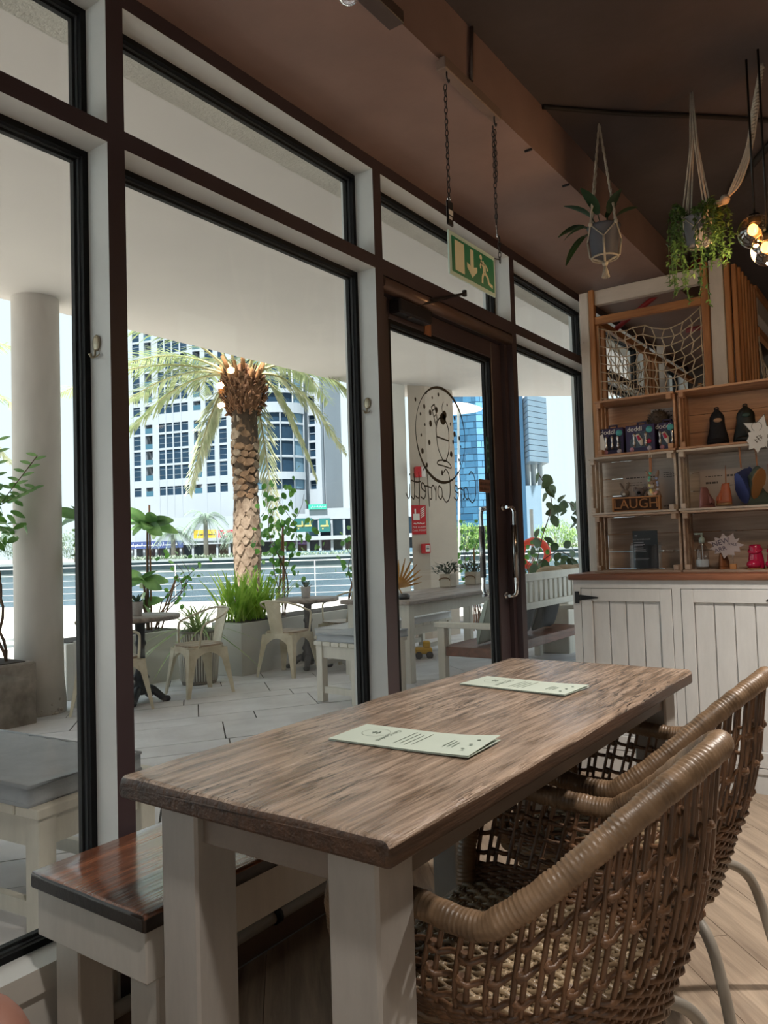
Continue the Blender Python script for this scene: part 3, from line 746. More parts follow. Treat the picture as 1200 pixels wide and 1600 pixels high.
def make_chair(loc, rz, label):
    c = tag(empty('rattan_armchair', loc, rz), label, 'chair', 'rattan armchairs at the dining table')
    # wrapped rim with a ridge for every turn of cane
    N = int(RLEN[-1] / .0027); pts = []; rad = []
    for i in range(N + 1):
        pts.append(rim_at(i / N)); rad.append(.0208 + (.0006 if i % 3 else -.0010) + .0007 * math.sin(i * .37) + .0004 * math.sin(i * 1.9))
    MB().tube(pts, rad, 14).build('wrapped_rim', M_rim, c)
    # front band of the bucket under the seat and woven skirt
    sk = MB()
    for k in range(11):
        z = .404 - k * .0105; f = 1 - .0175 * k
        ring_ = []
        for i in range(121):
            t = i / 120; p = base_at(t, z); wv = .0040 * math.sin(i * PI * .5 + (k % 2) * PI)
            o_ = Vector((p.x * .7, p.y, 0)).normalized(); ring_.append(Vector((p.x * f, p.y * f, p.z)) + o_ * (.006 + wv))
        sk.tube(ring_, .0058, 6)
    stuff(sk.build('woven_skirt', M_rim, c))
    fr = MB().tube([(-.262, -.205, .398), (-.268, 0, .392), (-.262, .205, .398)], .019, 12).build('front_rail', M_rim, c)
    # upright canes
    n = 30; canes = []
    for i in range(n):
        t = (i + .5) / n
        for dt in (-.0062, .0062):
            tt = t + dt
            P = [shell(tt, v) for v in (0.0, .2, .4, .6, .8, .97)]
            MB().tube(bez(P, 2), .0046, 6).build('cane', M_rat, c)
    # horizontal weavers with the knots that tie the canes
    for v in (.34, .54, .73):
        w = MB(); P = []
        for i in range(n * 4 + 1):
            t = i / (n * 4); p = shell(t, v + .012 * math.sin(i * PI / 2)); o_ = Vector((p.x * .6, p.y, 0)).normalized()
            P.append(p + o_ * (.0055 * (1 if (i // 2) % 2 else -1)))
        w.tube(P, .0050, 6)
        for i in range(n):
            p = shell((i + .5) / n, v); q = shell((i + .5) / n, v + .03); d_ = (q - p).normalized() * .009
            w.tube([p - d_, p - d_ * .3, p + d_ * .3, p + d_], [.0065, .0088, .0088, .0065], 6)
        stuff(w.build('tied_band', M_rat, c))
    w = MB()
    for k in range(9):
        P = []
        for i in range(n * 4 + 1):
            t = i / (n * 4); p = shell(t, .02 + k * .026); o_ = Vector((p.x * .6, p.y, 0)).normalized(); P.append(p + o_ * .005 * math.sin(i * PI / 2 + k * PI))
        w.tube(P, .0058, 6)
    stuff(w.build('lower_weave', M_rat, c))
    # woven seat: thick doubled strands over crossing ribs
    ws = MB()
    def half(x): # half width of the seat at x
        best = .2
        if x < -.15: return .205 + (x + .255) * .15
        if x < .02: return .216
        return max(.02, .216 * math.sqrt(max(0, 1 - ((x - .02) / .19) ** 2)))
    ny = 26
    for j in range(ny):
        y = -.208 + .416 * j / (ny - 1)
        x1 = .02 + .185 * math.sqrt(max(0, 1 - (y / .217) ** 2)); x0 = -.262
        m = 44; P = []
        for i in range(m + 1):
            x = x0 + (x1 - x0) * i / m
            P.append((x, y, .418 - .010 * (1 - (y / .22) ** 2) + .0042 * math.sin((x - x0) / .0265 * PI + (j % 2) * PI)))
        ws.tube(P, .0052, 5)
    nx = 18
    for i in range(nx):
        x = -.250 + .0265 * i
        h = half(x)
        if h < .04: continue
        for dd in (-.0045, .0045):
            P = []
            m = ny * 2
            for j in range(m + 1):
                y = -h + 2 * h * j / m
                P.append((x + dd, y, .418 - .010 * (1 - (y / .22) ** 2) + .0046 * math.sin((y + .208) / .416 * (ny - 1) * PI + (i % 2) * PI)))
            ws.tube(P, .0038, 5)
    stuff(ws.build('woven_seat', M_weave, c))
    # steel legs
    for sy in (-1, 1):
        P = bez([(.10, sy * .10, .315), (.165, sy * .155, .318), (.215, sy * .195, .285), (.245, sy * .215, .20), (.285, sy * .24, .004)], 8)
        MB().tube(P, .0125, 12).build('leg', M_cleg, c)
        P = bez([(-.08, sy * .12, .315), (-.13, sy * .16, .318), (-.16, sy * .19, .285), (-.18, sy * .205, .20), (-.215, sy * .23, .004)], 8)
        MB().tube(P, .0125, 12).build('leg', M_cleg, c)
        MB().tube([(-.10, sy * .13, .312), (.12, sy * .125, .312)], .011, 10).build('seat_bar', M_cleg, c)
    return c
make_chair((1.022, 1.302, 0), .011, 'woven rattan armchair nearest the camera, pulled up to the table')
make_chair((.980, 1.997, 0), -.016, 'woven rattan armchair behind the nearer one, beside the white cabinet')

# ================================================================ cabinet and worktop
M_cab = painted('cabinet_paint', 'd6d8d8', '7a6a5a', amount=.30, rough=.5, scale=.8, soft=.02)
M_top = wood('cabinet_top_wood', '633c28', '956248', axis=0, rough=.4, bump=.3)
M_iron = mat('black_iron', '141416', .5)
CY = 3.81
cab = tag(gempty('cabinet', (.9, 4.0, 0)), 'white painted plank-door cabinet standing under the wooden crates', 'cabinet')
mb = MB().box((.118, CY + .005, .0), (1.78, CY + .385, .09)).box((.118, CY + .018, .09), (1.78, CY + .385, .955))
mb.build('carcass', M_cab, cab)
xs = [.118, .157, .61, .648, 1.112, 1.15, 1.60, 1.78]
fr = MB().box((.118, CY - .003, .09), (.157, CY + .018, .955)).box((.61, CY - .003, .09), (.648, CY + .018, .955)).box((1.112, CY - .003, .09), (1.15, CY + .018, .955)).box((1.60, CY - .003, .09), (1.78, CY + .018, .955))
for a_, b_ in ((.157, .61), (.648, 1.112), (1.15, 1.60)): fr.box((a_, CY - .003, .914), (b_, CY + .018, .955)).box((a_, CY - .003, .09), (b_, CY + .018, .115))
fr.build('face_frame', M_cab, cab)
def cab_door(x0, x1, hinge):
    g = .003; x0 += g; x1 -= g; z0, z1 = .118, .911
    dr = MB().box((x0, CY - .004, z0), (x0 + .055, CY + .014, z1), bev=.002).box((x1 - .055, CY - .004, z0), (x1, CY + .014, z1), bev=.002).box((x0 + .055, CY - .004, z1 - .062), (x1 - .055, CY + .014, z1), bev=.002).box((x0 + .055, CY - .004, z0), (x1 - .055, CY + .014, z0 + .07), bev=.002).build('door', M_cab, cab)
    n = 4; w = (x1 - x0 - .11) / n
    for i in range(n):
        a = x0 + .055 + i * w
        MB().box((a + .0025, CY + .009, z0 + .07), (a + w - .0025, CY + .017, z1 - .062), bev=.002).build('plank', M_cab, dr)
    for zz in (z1 - .045, z0 + .04):
        hx = x0 if hinge < 0 else x1; s = -1 if hinge < 0 else 1
        h = MB().box((hx + s * .020 - .010, CY - .009, zz - .030), (hx + s * .020 + .010, CY - .003, zz + .030))
        a, b_ = hx + s * .008, hx - s * .085
        h.add([(a, CY - .006, zz - .014), (b_, CY - .006, zz - .004), (b_ - s * .006, CY - .006, zz), (b_, CY - .006, zz + .004), (a, CY - .006, zz + .014),
               (a, CY - .010, zz - .014), (b_, CY - .010, zz - .004), (b_ - s * .006, CY - .010, zz), (b_, CY - .010, zz + .004), (a, CY - .010, zz + .014)],
              [(0, 1, 2, 3, 4), (9, 8, 7, 6, 5), (0, 1, 6, 5), (1, 2, 7, 6), (2, 3, 8, 7), (3, 4, 9, 8)])
        h.build('strap_hinge', M_iron, dr)
    return dr
cab_door(.157, .61, -1); cab_door(.648, 1.112, 1); cab_door(1.15, 1.60, -1)
ct = worn_slab(MB(), .10, 1.80, CY - .025, CY + .395, .955, .985, r=.006, amp=.0008, nl=16, nw=6, along='x').build('cabinet_worktop', [M_top, M_top])
tag(ct, 'red-brown wooden worktop lying on the white cabinet', 'worktop')

# ---------------------------------------------------------------- crates
M_cr = wood('crate_pine', '957f6e', 'c4ae9c', axis=0, rough=.65, bump=.4, scale=1.4)
M_cr2 = wood('crate_pine_amber', '966f58', 'c89e7c', axis=0, rough=.6, bump=.4, scale=1.4)
M_cr3 = wood('crate_pine_grey', 'a69a90', 'd0c6bc', axis=0, rough=.7, bump=.4, scale=1.4)
def crate(x0, x1, z0, z1, m, label, y0=3.955, y1=4.185):
    c = tag(gempty('wooden_crate', ((x0 + x1) / 2, (y0 + y1) / 2, z0)), label, 'crate', 'wooden crates stacked as shelving')
    t = .010; h = z1 - z0 - .002; z1 = z0 + h
    for nm, zz in (('bottom_board', z0), ('top_board', z1 - t)):
        for k in range(3):
            a = y0 + (y1 - y0) * k / 3
            MB().box((x0, a + .002, zz), (x1, a + (y1 - y0) / 3 - .002, zz + t)).build(nm, m, c)
    for k in range(3):
        a = z0 + t + (h - 2 * t) * k / 3
        MB().box((x0 + t * .2, y1 - t, a + .0015), (x1 - t * .2, y1, a + (h - 2 * t) / 3 - .0015)).build('back_slat', m, c)
    for sx, xa in ((-1, x0), (1, x1 - t)):
        # upright slats of the ends with hand-hold gaps
        for k in range(3):
            a = y0 + .028 + (y1 - y0 - .056) * k / 3
            MB().box((xa, a + .007, z0 + t), (xa + t, a + (y1 - y0 - .056) / 3 - .007, z1 - t)).build('end_slat', m, c)
    for xa in (x0 + t, x1 - t - .024):
        for zz in (z0 + t, z1 - t - .026):
            MB().box((xa, y0 + .001, zz), (xa + .024, y0 + .040, zz + .026), bev=.002).build('corner_block', m, c)
    return c
Z0 = .985
rows = [Z0, Z0 + .302, Z0 + .302 + .303, Z0 + .302 + .303 + .296]
crate(.184, .617, rows[0], rows[1], M_cr, 'lower left pine crate holding the dark flyer stand')
crate(.168, .609, rows[1], rows[2], M_cr3, 'middle left greyish crate with the carved word block')
crate(.215, .618, rows[2], rows[3], M_cr2, 'top left amber crate full of purple boxed cutlery')
crate(.628, 1.075, rows[0], rows[1], M_cr, 'lower right pine crate with the pump bottle')
crate(.622, 1.070, rows[1], rows[2], M_cr3, 'middle right pale crate with hanging children\'s shoes')
crate(.634, 1.082, rows[2], rows[3], M_cr2, 'top right amber crate with two dark bags')
crate(1.086, 1.53, rows[0], rows[1], M_cr, 'pine crate at the right edge of the bottom row')
crate(1.086, 1.53, rows[1], rows[2], M_cr3, 'pale crate at the right edge of the middle row')

# ---------------------------------------------------------------- goods on the shelves
def pl(x, y, z): return frame((x, y, z), (1, 0, 0), (0, 0, 1))     # plane facing the camera side (-y)
def FR(x, y, z): return Matrix(((1, 0, 0, x), (0, 0, -1, y), (0, 1, 0, z), (0, 0, 0, 1)))   # x right, y up, normal -y
M_purple = mat('purple_card', '2b1c49', .4, var=.15, vscale=10)
M_dkpurple = mat('purple_window', '141026', .15)
M_wh = mat('print_white', 'd9d6d2', .5)
M_teal = mat('print_teal', '4aa0a4', .5)
M_steel = mat('cutlery_steel', 'b9b4b4', .25, metal=.8)
M_pink = mat('pink_plastic', 'b5254f', .35)
sz2 = rows[2] + .011; sz1 = rows[1] + .011; sz0 = rows[0] + .011
def cutlery_box(x, y, w, rz, kind, label):
    h, dp = .138, .06
    o = tag(empty('cutlery_box', (x, y, sz2), rz), label, 'box', 'boxed children\'s cutlery in the top crate')
    MB().box((-w / 2, -dp / 2, 0), (w / 2, dp / 2, h), bev=.002).build('carton', M_purple, o)
    MB().box((-.024, -.003, h), (-.016, .003, h + .016)).box((.016, -.003, h), (.024, .003, h + .016)).box((-.024, -.003, h + .012), (.024, .003, h + .018)).build('hang_tab', M_purple, o)
    f = -dp / 2 - .0006
    t = text_mesh('doddl', .034, FR(-w * .18, f, h - .020)); t.build('brand_print', M_wh, o)
    MB().lathe([(.0, 0), (.017, 0), (.017, .0008), (0, .0008)], 18, M=FR(w * .32, f, h - .028)).build('smiley_badge', M_teal, o)
    MB().prism([(-w * .34, .022), (w * .36, .022), (w * .40, .06), (w * .22, .105), (-w * .10, .102), (-w * .36, .06)], 0, .0007, M=FR(0, f, 0)).build('window', M_dkpurple, o)
    for k, (dx_, m) in enumerate(((-.030, M_steel), (.0, M_pink if kind else M_steel), (.030, M_steel))):
        if kind and k == 1:
            q = MB().tube([(dx_ - .012, f - .004, .088), (dx_ + .004, f - .006, .055), (dx_ + .010, f - .004, .030)], [.010, .013, .006], 10).build('spoon', M_wh, o)
            MB().tube([(dx_ - .008, f - .012, .080), (dx_ + .004, f - .015, .055)], [.007, .008], 8).build('inlay', M_pink, q)
        else:
            MB().tube([(dx_, f - .001, .098), (dx_, f - .003, .088), (dx_, f - .002, .074), (dx_, f - .002, .060), (dx_, f - .003, .045), (dx_, f - .001, .026)], [.004, .008, .006, .0035, .008, .006], 8).build('spoon', M_steel, o)
    for dx_ in (-w * .3, w * .3): MB().lathe([(0, 0), (.012, 0), (.012, .0008), (0, .0008)], 14, M=FR(dx_, f, .014)).build('footer_badge', mat('badge_pink' if dx_ < 0 else 'badge_pale', 'b9879a' if dx_ < 0 else 'b9b3c2', .5), o)
    if kind == 1: MB().lathe([(0, 0), (.012, 0), (.012, .0025), (0, .0025)], 16, M=FR(w * .30, f, .050)).build('pink_badge', M_pink, o)
    return o
cutlery_box(.288, 4.03, .118, .06, 0, 'purple cutlery box at the left with a white side flash')
cutlery_box(.440, 4.02, .150, -.05, 1, 'purple cutlery box in the middle with a pink spoon')
cutlery_box(.566, 4.03, .072, .0, 2, 'narrow purple cutlery box at the right end of the row')
sd = MB().prism([(-.012, 0), (.012, 0), (.014, .05), (.006, .09), (-.012, .085)], 0, .001, M=FR(.238, 3.994, sz2 + .02)); tag(sd.build('price_flash', M_wh), 'white curved card leaning on the left purple box', 'card')
# fluffy toy and notice behind
M_fur = mat('grey_fur', '5b5049', .95, var=.35, vscale=40, bump=1.0, bscale=160)
fz = MB().ball((.505, 4.10, sz2 + .165), .052, 20, 12)
rr = random.Random(3)
for k in range(260):
    a, b_ = rr.uniform(0, 2 * PI), rr.uniform(-.5, 1); cz = math.sqrt(1 - b_ * b_); n_ = Vector((cz * math.cos(a), cz * math.sin(a), b_)); p = Vector((.505, 4.10, sz2 + .165)) + n_ * .05
    fz.tube([p, p + n_ * .010 + Vector((rr.uniform(-.006, .006), rr.uniform(-.006, .006), 0))], [.0022, .0006], 4)
fz.ball((.505, 4.10, sz2 + .075), .045, 14, 10, sc=(1, .8, 1.7))
tag(fz.build('fluffy_toy', M_fur), 'grey-brown fluffy toy peeking over the middle cutlery box', 'toy')
M_paper = mat('notice_paper', 'b7aca6', .7, var=.06)
M_pink2 = mat('pencil_grey', '55504e', .8)
def notice(x, y, z, w, h, label, lines, tilt=.10, head=None):
    o = tag(empty('notice_card', (x, y, z)), label, 'notice'); o.rotation_euler = (-tilt, 0, 0)
    MB().box((-w / 2, 0, 0), (w / 2, .002, h)).build('sheet', M_paper, o)
    mb = MB(); q = random.Random(int(x * 1000))
    for (lx0, lx1, lz, th) in lines:
        xx = -w / 2 + lx0 * w
        while xx < -w / 2 + lx1 * w:
            wl = q.uniform(.006, .018); mb.box((xx, -.0008, lz * h), (min(xx + wl, -w / 2 + lx1 * w), -.0002, lz * h + th)); xx += wl + .004
    mb.build('writing', M_pink2, o)
    return o
notice(.525, 4.155, sz2, .15, .235, 'handwritten white notice behind the fluffy toy', [(.15, .9, .90, .005), (.3, .95, .80, .007), (.5, .95, .66, .003), (.5, .95, .60, .003), (.5, .9, .54, .003)], .02)
notice(.435, 4.155, sz1, .30, .215, 'white information sheet behind the soft toys in the middle crate', [(.06, .62, .84, .006), (.06, .34, .72, .003), (.06, .40, .66, .003), (.72, .97, .92, .003), (.72, .97, .87, .003), (.72, .95, .82, .003), (.70, .9, .1, .004)], .02)
# LAUGH block
M_lb = wood('letter_block_wood', '96643a', 'c08a55', axis=0, rough=.6, bump=.2, scale=1.5)
o = tag(empty('word_block', (.397, 4.01, sz1), .07), 'wooden block with the cut-out word LAUGH', 'ornament')
MB().box((-.120, -.006, 0), (.120, .030, .074), bev=.002).build('block', M_lb, o)
MB().box((-.112, -.0075, .006), (.112, -.006, .068)).build('recess', mat('letter_recess', '3a2417', .8), o)
text_mesh('LAUGH', .070, FR(0, -.0085, .037) @ Matrix.Scale(.98, 4, (1, 0, 0)), depth=.004).build('letters', M_lb, o)
MB().box((-.120, -.0125, .068), (.120, -.006, .074)).box((-.120, -.0125, 0), (.120, -.006, .006)).box((-.120, -.0125, .006), (-.112, -.006, .068)).box((.112, -.0125, .006), (.120, -.006, .068)).build('frame', M_lb, o)
# soft toys
def soft_toy(x, y, z, body, face, label, ears, s=1.0):
    o = tag(empty('soft_toy', (x, y, z)), label, 'soft toy', 'soft toys behind the word block')
    MB().ball((0, 0, .075 * s), .045 * s, 14, 10, sc=(1, .8, 1.65)).build('body', body, o)
    hd = MB().ball((0, -.006, .165 * s), .038 * s, 16, 10, sc=(1.05, .9, .92)).build('head', body, o)
    MB().ball((0, -.036 * s, .158 * s), .017 * s, 10, 8, sc=(1, .7, .8)).build('muzzle', face, hd)
    for sx_ in (-1, 1):
        MB().ball((sx_ * .014 * s, -.036 * s, .174 * s), .0042 * s, 8, 6).build('eye', M_black, hd)
        if ears == 'round': MB().ball((sx_ * .042 * s, 0, .188 * s), .021 * s, 12, 8, sc=(1, .45, 1)).build('ear', body, hd)
        else: MB().tube(bez([(sx_ * .016 * s, 0, .195 * s), (sx_ * .026 * s, 0, .225 * s), (sx_ * .040 * s, -.01, .262 * s)], 4), [.007 * s, .011 * s, .012 * s, .012 * s, .012 * s, .011 * s, .010 * s, .007 * s, .003 * s], 8).build('ear', body, hd)
        MB().tube([(sx_ * .03 * s, -.01, .12 * s), (sx_ * .052 * s, -.03 * s, .085 * s)], [.014 * s, .010 * s], 8).build('arm', body, o)
    return o
M_koala = mat('koala_plush', '776d6c', .95, var=.2, vscale=30, bump=.6, bscale=150)
M_bunny = mat('bunny_plush', '9a8578', .95, var=.2, vscale=30, bump=.6, bscale=150)
M_grey = mat('mouse_plush', '857a73', .95, var=.2, vscale=30, bump=.6, bscale=150)
soft_toy(.398, 4.085, sz1, M_koala, M_black, 'grey koala soft toy with round ears over the word block', 'round', .62)
soft_toy(.462, 4.100, sz1, M_bunny, M_wh, 'brown bunny soft toy with long ears', 'long', .80)
soft_toy(.318, 4.090, sz1, M_grey, M_wh, 'small grey long-eared soft toy at the left end of the word block', 'long', .60)
e = MB().ball((.482, 4.02, sz1 + .090), .021, 16, 10, sc=(1.25, 1, .95)); tag(e.build('speckled_egg', mat('egg_shell', 'cdbfa8', .5, c2='9a8c78', vscale=70)), 'speckled cream egg resting on the word block', 'ornament')
# bead teether hanging from the crate above
o = tag(gempty('bead_garland', (.50, 3.945, 1.37)), 'pastel bead teether hanging on a leather loop', 'toy')
MB().tube([(.497, 3.945, 1.592), (.492, 3.943, 1.565), (.500, 3.945, 1.548), (.504, 3.946, 1.57), (.497, 3.945, 1.592)], .0022, 6).build('cord', mat('cord_white', 'c8c0b8', .8), o)
MB().box((.491, 3.940, 1.486), (.505, 3.946, 1.560), bev=.002).build('leather_strap', mat('tan_leather', '9a6a4c', .6), o)
bp = bez([(.494, 3.943, 1.482), (.487, 3.943, 1.435), (.497, 3.943, 1.388), (.515, 3.943, 1.380), (.530, 3.943, 1.410), (.524, 3.943, 1.455)], 4)
cc = ['5fb3a2', '5fb3a2', '8fc4b0', 'd9d59a', 'e2d27a', 'd9c98a', 'd6a487', 'e0b0a0', 'c9a3a8', 'b5b2c2', '9fa9c6', '8f9fc8', '8f9fc8']
for k in range(13):
    p = bp[round(k * (len(bp) - 1) / 12)]; MB().ball(p, .0076, 10, 8).build('bead', mat('bead_' + cc[k], cc[k], .5), o)
# flyer stand
o = tag(gempty('flyer_stand', (.43, 4.06, sz0)), 'clear stand holding a dark printed flyer', 'flyer')
M_acr = thin_glass('clear_acrylic', (.95, .95, .95), .03)
M_fly = mat('flyer_black', '121418', .35)
fb = MB().box((.360, 4.048, sz0 + .006), (.486, 4.051, sz0 + .200)).build('flyer', M_fly, o)
t = text_mesh('KIDS SUMMER CAMP', .0105, FR(.4025, 4.0475, sz0 + .155))
for zz, w in ((.139, .050), (.128, .055), (.122, .045), (.110, .048), (.100, .060), (.092, .062), (.055, .075), (.049, .070)): t.box((.365, 4.047, sz0 + zz), (.365 + w, 4.0478, sz0 + zz + .0028))
t.box((.370, 4.047, sz0 + .173), (.383, 4.0478, sz0 + .178))
t.build('flyer_print', mat('print_grey', '9a9aa0', .6), fb)
MB().prism([(.448, .0), (.486, .0), (.486, .115), (.470, .120), (.452, .095)], 0, .0012, M=FR(0, 4.0478, sz0 + .01)).build('flyer_figure', mat('print_dark_grey', '3a3b40', .5), fb)
MB().box((.345, 4.036, sz0), (.498, 4.039, sz0 + .125)).box((.345, 4.064, sz0), (.498, 4.067, sz0 + .14)).box((.345, 4.036, sz0), (.498, 4.10, sz0 + .003)).box((.345, 4.036, sz0), (.348, 4.066, sz0 + .125)).box((.495, 4.036, sz0), (.498, 4.066, sz0 + .125)).build('holder', M_acr, o)
# dark bags in the top right crate
def bag(x, label, m, patch, hw):
    o = tag(empty('drawstring_bag', (x, 4.07, sz2)), label, 'bag', 'dark bags in the top right crate')
    pr = []
    for i in range(15):
        z = i / 14; r = hw * (1.12 - .50 * z + .06 * math.sin(z * 9)) * (1 if z < .72 else max(.10, 1 - ((z - .72) / .28) ** 2 * .95)); pr.append((max(r, .004), z * .185))
    MB().lathe(pr, 18, M=Matrix.Diagonal((1, .62, 1, 1))).build('bag_body', m, o)
    MB().tube(bez([(-.006, 0, .172), (-.009, 0, .188), (.007, 0, .190), (.006, 0, .172)], 5), .0035, 6).build('hanging_loop', m, o)
    MB().ball((0.008, -hw * .55, .125 if patch else .135), .016, 10, 6, sc=(1.3, .3, .7)).build('tag', mat('tag_tan' if patch else 'tag_green', '9c7b62' if patch else '1f3a36', .6), o)
    MB().ball((.0, -.02, .02), .05, 12, 6, sc=(1.0, .7, .35)).build('slumped_base', m, o)
bag(.795, 'dark navy bag with a tan tag in the top right crate', mat('navy_fabric', '0e0f1a', .8, var=.3, vscale=20, bump=.4), True, .046)
bag(.925, 'black bag with a green sheen in the top right crate', mat('black_green_fabric', '0d1412', .6, var=.3, vscale=20, bump=.4), False, .054)
# star card clipped to the edge
def burst(n, r0, r1, seed=1, sy=1.0):
    q = random.Random(seed); return [(math.cos(2 * PI * i / (2 * n)) * (r1 if i % 2 else r0) * q.uniform(.86, 1.1), math.sin(2 * PI * i / (2 * n)) * (r1 if i % 2 else r0) * sy * q.uniform(.86, 1.1)) for i in range(2 * n)]
M_star = mat('star_card', 'c9cdd2', .45)
M_edge = mat('star_outline', '53666e', .5)
o = tag(gempty('star_card', (1.0, 3.94, 1.60)), 'white spiky star cards clipped to the crate edge', 'card')
MB().prism(burst(5, .085, .040, 4), 0, .0015, M=FR(1.005, 3.944, 1.640)).build('big_star', M_edge, o)
MB().prism([(a * .93, c * .93) for a, c in burst(5, .085, .040, 4)], 0, .0012, M=FR(1.005, 3.9425, 1.640)).build('star_face', M_star, o)
s2 = MB().prism(burst(8, .050, .036, 6, 1.15), 0, .0015, M=FR(.992, 3.940, 1.598)).build('small_star', M_star, o)
t = MB()
for k, (a, c, w) in enumerate(((-.012, .018, .022), (-.016, .006, .030), (-.010, -.008, .020))):
    t.box((a, c, .0018), (a + w, c + .003, .0022)); t.box((a + .004, c, .0018), (a + .007, c + .009, .0022)); t.box((a + .014, c - .002, .0018), (a + .017, c + .008, .0022))
tm = MB(); tm.add([tuple(FR(.992, 3.940, 1.598) @ Matrix.Rotation(-.9, 4, 'Z') @ Vector(p)) for p in t.v], t.f); tm.build('pen_writing', M_pink2, s2)
MB().tube([(1.005 + .022 * math.cos(2 * PI * i / 20) - .012, 3.9405, 1.662 + .022 * math.sin(2 * PI * i / 20)) for i in range(20)], .0009, 4, closed=True).build('pen_circle', M_edge, o)
# shoes
def shoe(x, y, z, L_, label, upper, sole, rz=0.0, rx=0.0, hung=None, straps=0, group='children\'s shoes in the middle crate'):
    """little first-walker: foot along local x, open collar at the heel"""
    o = tag(empty('toddler_shoe', (x, y, z), rz), label, 'shoe', group); o.rotation_euler = (0, rx, rz)
    hw = L_ * .19
    def outline(k, f): a = 2 * PI * k / 28; return (math.cos(a) * L_ / 2, math.sin(a) * hw * (1.05 if math.cos(a) > 0 else .82) * f)
    vs = []; fs = []; lv = [(0.0, 1.0, 1.0), (.10, 1.04, 1.02), (.26, 1.02, .98), (.40, .93, .90), (.52, .80, .74), (.62, .66, .58), (.74, .54, .52)]
    for (hh, sx_, sy_) in lv:
        for k in range(28):
            a, c = outline(k, sy_); sh = 0 if hh < .3 else -(hh - .3) * L_ * .34
            vs.append((a * sx_ + sh, c, hh * L_ * .95 * (1.0 - .42 * max(0, math.cos(2 * PI * k / 28)) * (hh > .3))))
    for i in range(len(lv) - 1):
        for k in range(28): k2 = (k + 1) % 28; fs.append((i * 28 + k, i * 28 + k2, (i + 1) * 28 + k2, (i + 1) * 28 + k))
    fs.append(list(range(28))[::-1])
    MB().add(vs, fs, 0, True).build('upper', upper, o)
    last = vs[-28:]; cx = sum(p[0] for p in last) / 28; cz = sum(p[2] for p in last) / 28
    MB().tube(last, L_ * .022, 6, closed=True).build('collar', upper, o)
    MB().add([(a, c, d_ - .004) for a, c, d_ in last], [list(range(28))]).build('lining', mat('shoe_lining', '2c221c', .9), o)
    MB().prism([(outline(k, 1.08)[0] * 1.06, outline(k, 1.08)[1]) for k in range(28)], -.006, .004).build('sole', sole, o)
    for k in range(straps):
        xs_ = L_ * (.16 - .22 * k); zt_ = L_ * (.36 + .10 * k)
        MB().tube(bez([(xs_, -hw * .95, L_ * .12), (xs_ - .004, -hw * .78, zt_ * .72), (xs_ - .006, 0, zt_), (xs_ - .004, hw * .78, zt_ * .72), (xs_, hw * .95, L_ * .12)], 4), L_ * .062, 6).build('strap', upper, o)
        MB().box((xs_ - .010, -hw * .62, zt_ * .86), (xs_ + .008, -hw * .25, zt_ * 1.02)).build('buckle', mat('buckle_white', 'b8b2aa', .4), o)
    if hung: MB().tube([(cx - .01, 0, cz), (cx - .012, 0, cz + hung * .5), (cx - .010, 0, cz + hung), (cx - .004, 0, cz + hung * .5), (cx - .002, 0, cz)], .0016, 5).build('hanging_cord', mat('cord_tan', 'a5714e', .7), o)
    return o
M_sole = mat('gum_sole', '8a6238', .7, bump=.5, bscale=200)
M_orange = mat('orange_leather', 'a9552c', .5, var=.2, vscale=12)
M_blue = mat('blue_leather', '3c4c88', .45, var=.2, vscale=12)
M_rose = mat('rose_leather', '9a6f72', .6, var=.2, vscale=12)
M_tan = mat('tan_leather_shoe', '8a5632', .55, var=.2, vscale=12)
M_green = mat('green_suede', '4a564d', .8, var=.2, vscale=12)
M_red = mat('raspberry_patent', 'a81f43', .2, var=.1, vscale=8)
sy = 4.02
shoe(.735, 4.04, sz1 + .006, .13, 'dusty rose toddler boot at the left of the shoe row', M_rose, M_rose, 1.35, 0, None, 2)
shoe(.826, 3.995, sz1 + .013, .135, 'orange leather toddler shoe with two straps', M_orange, M_sole, 2.15, 0, .10, 2)
shoe(.905, 4.000, sz1 + .085, .150, 'blue leather toddler shoe hanging toe down on a cord', M_blue, M_blue, 1.2, 1.15, None, 1)
shoe(.977, 3.990, sz1 + .100, .150, 'tan toddler shoe hanging with its gum sole outwards', M_green, M_sole, -.9, -1.05, None, 1)
shoe(.985, 4.050, sz1 + .006, .13, 'dark green toddler shoe lying at the back by the gum sole', M_green, M_green, .5, 0, None, 1)
for x_, z_ in ((.902, 1.586), (.972, 1.586)):
    q = MB().tube([(x_, 3.985, z_), (x_ + .003, 3.985, z_ - .06), (x_ + .005, 3.985, z_ - .108)], .0018, 5).tube([(x_ + .006, 3.985, z_), (x_ + .007, 3.985, z_ - .06), (x_ + .008, 3.985, z_ - .108)], .0018, 5)
    tag(q.build('shoe_cord', mat('cord_tan', 'a5714e', .7)), 'thin tan cord holding the %s shoe' % ('blue hanging' if x_ < .95 else 'gum-soled'), 'cord')
notice(.86, 4.155, sz1, .36, .20, 'printed poster sheet behind the hanging shoes', [(.08, .3, .80, .004), (.36, .52, .78, .010), (.08, .24, .62, .010), (.3, .6, .55, .003)], .02)
blu = MB().box((1.0, 4.14, sz1 + .10), (1.06, 4.142, sz1 + .20)); tag(blu.build('flash_card', mat('card_coral', 'b5665e', .6)), 'coral card with blue top behind the hanging shoes', 'card')
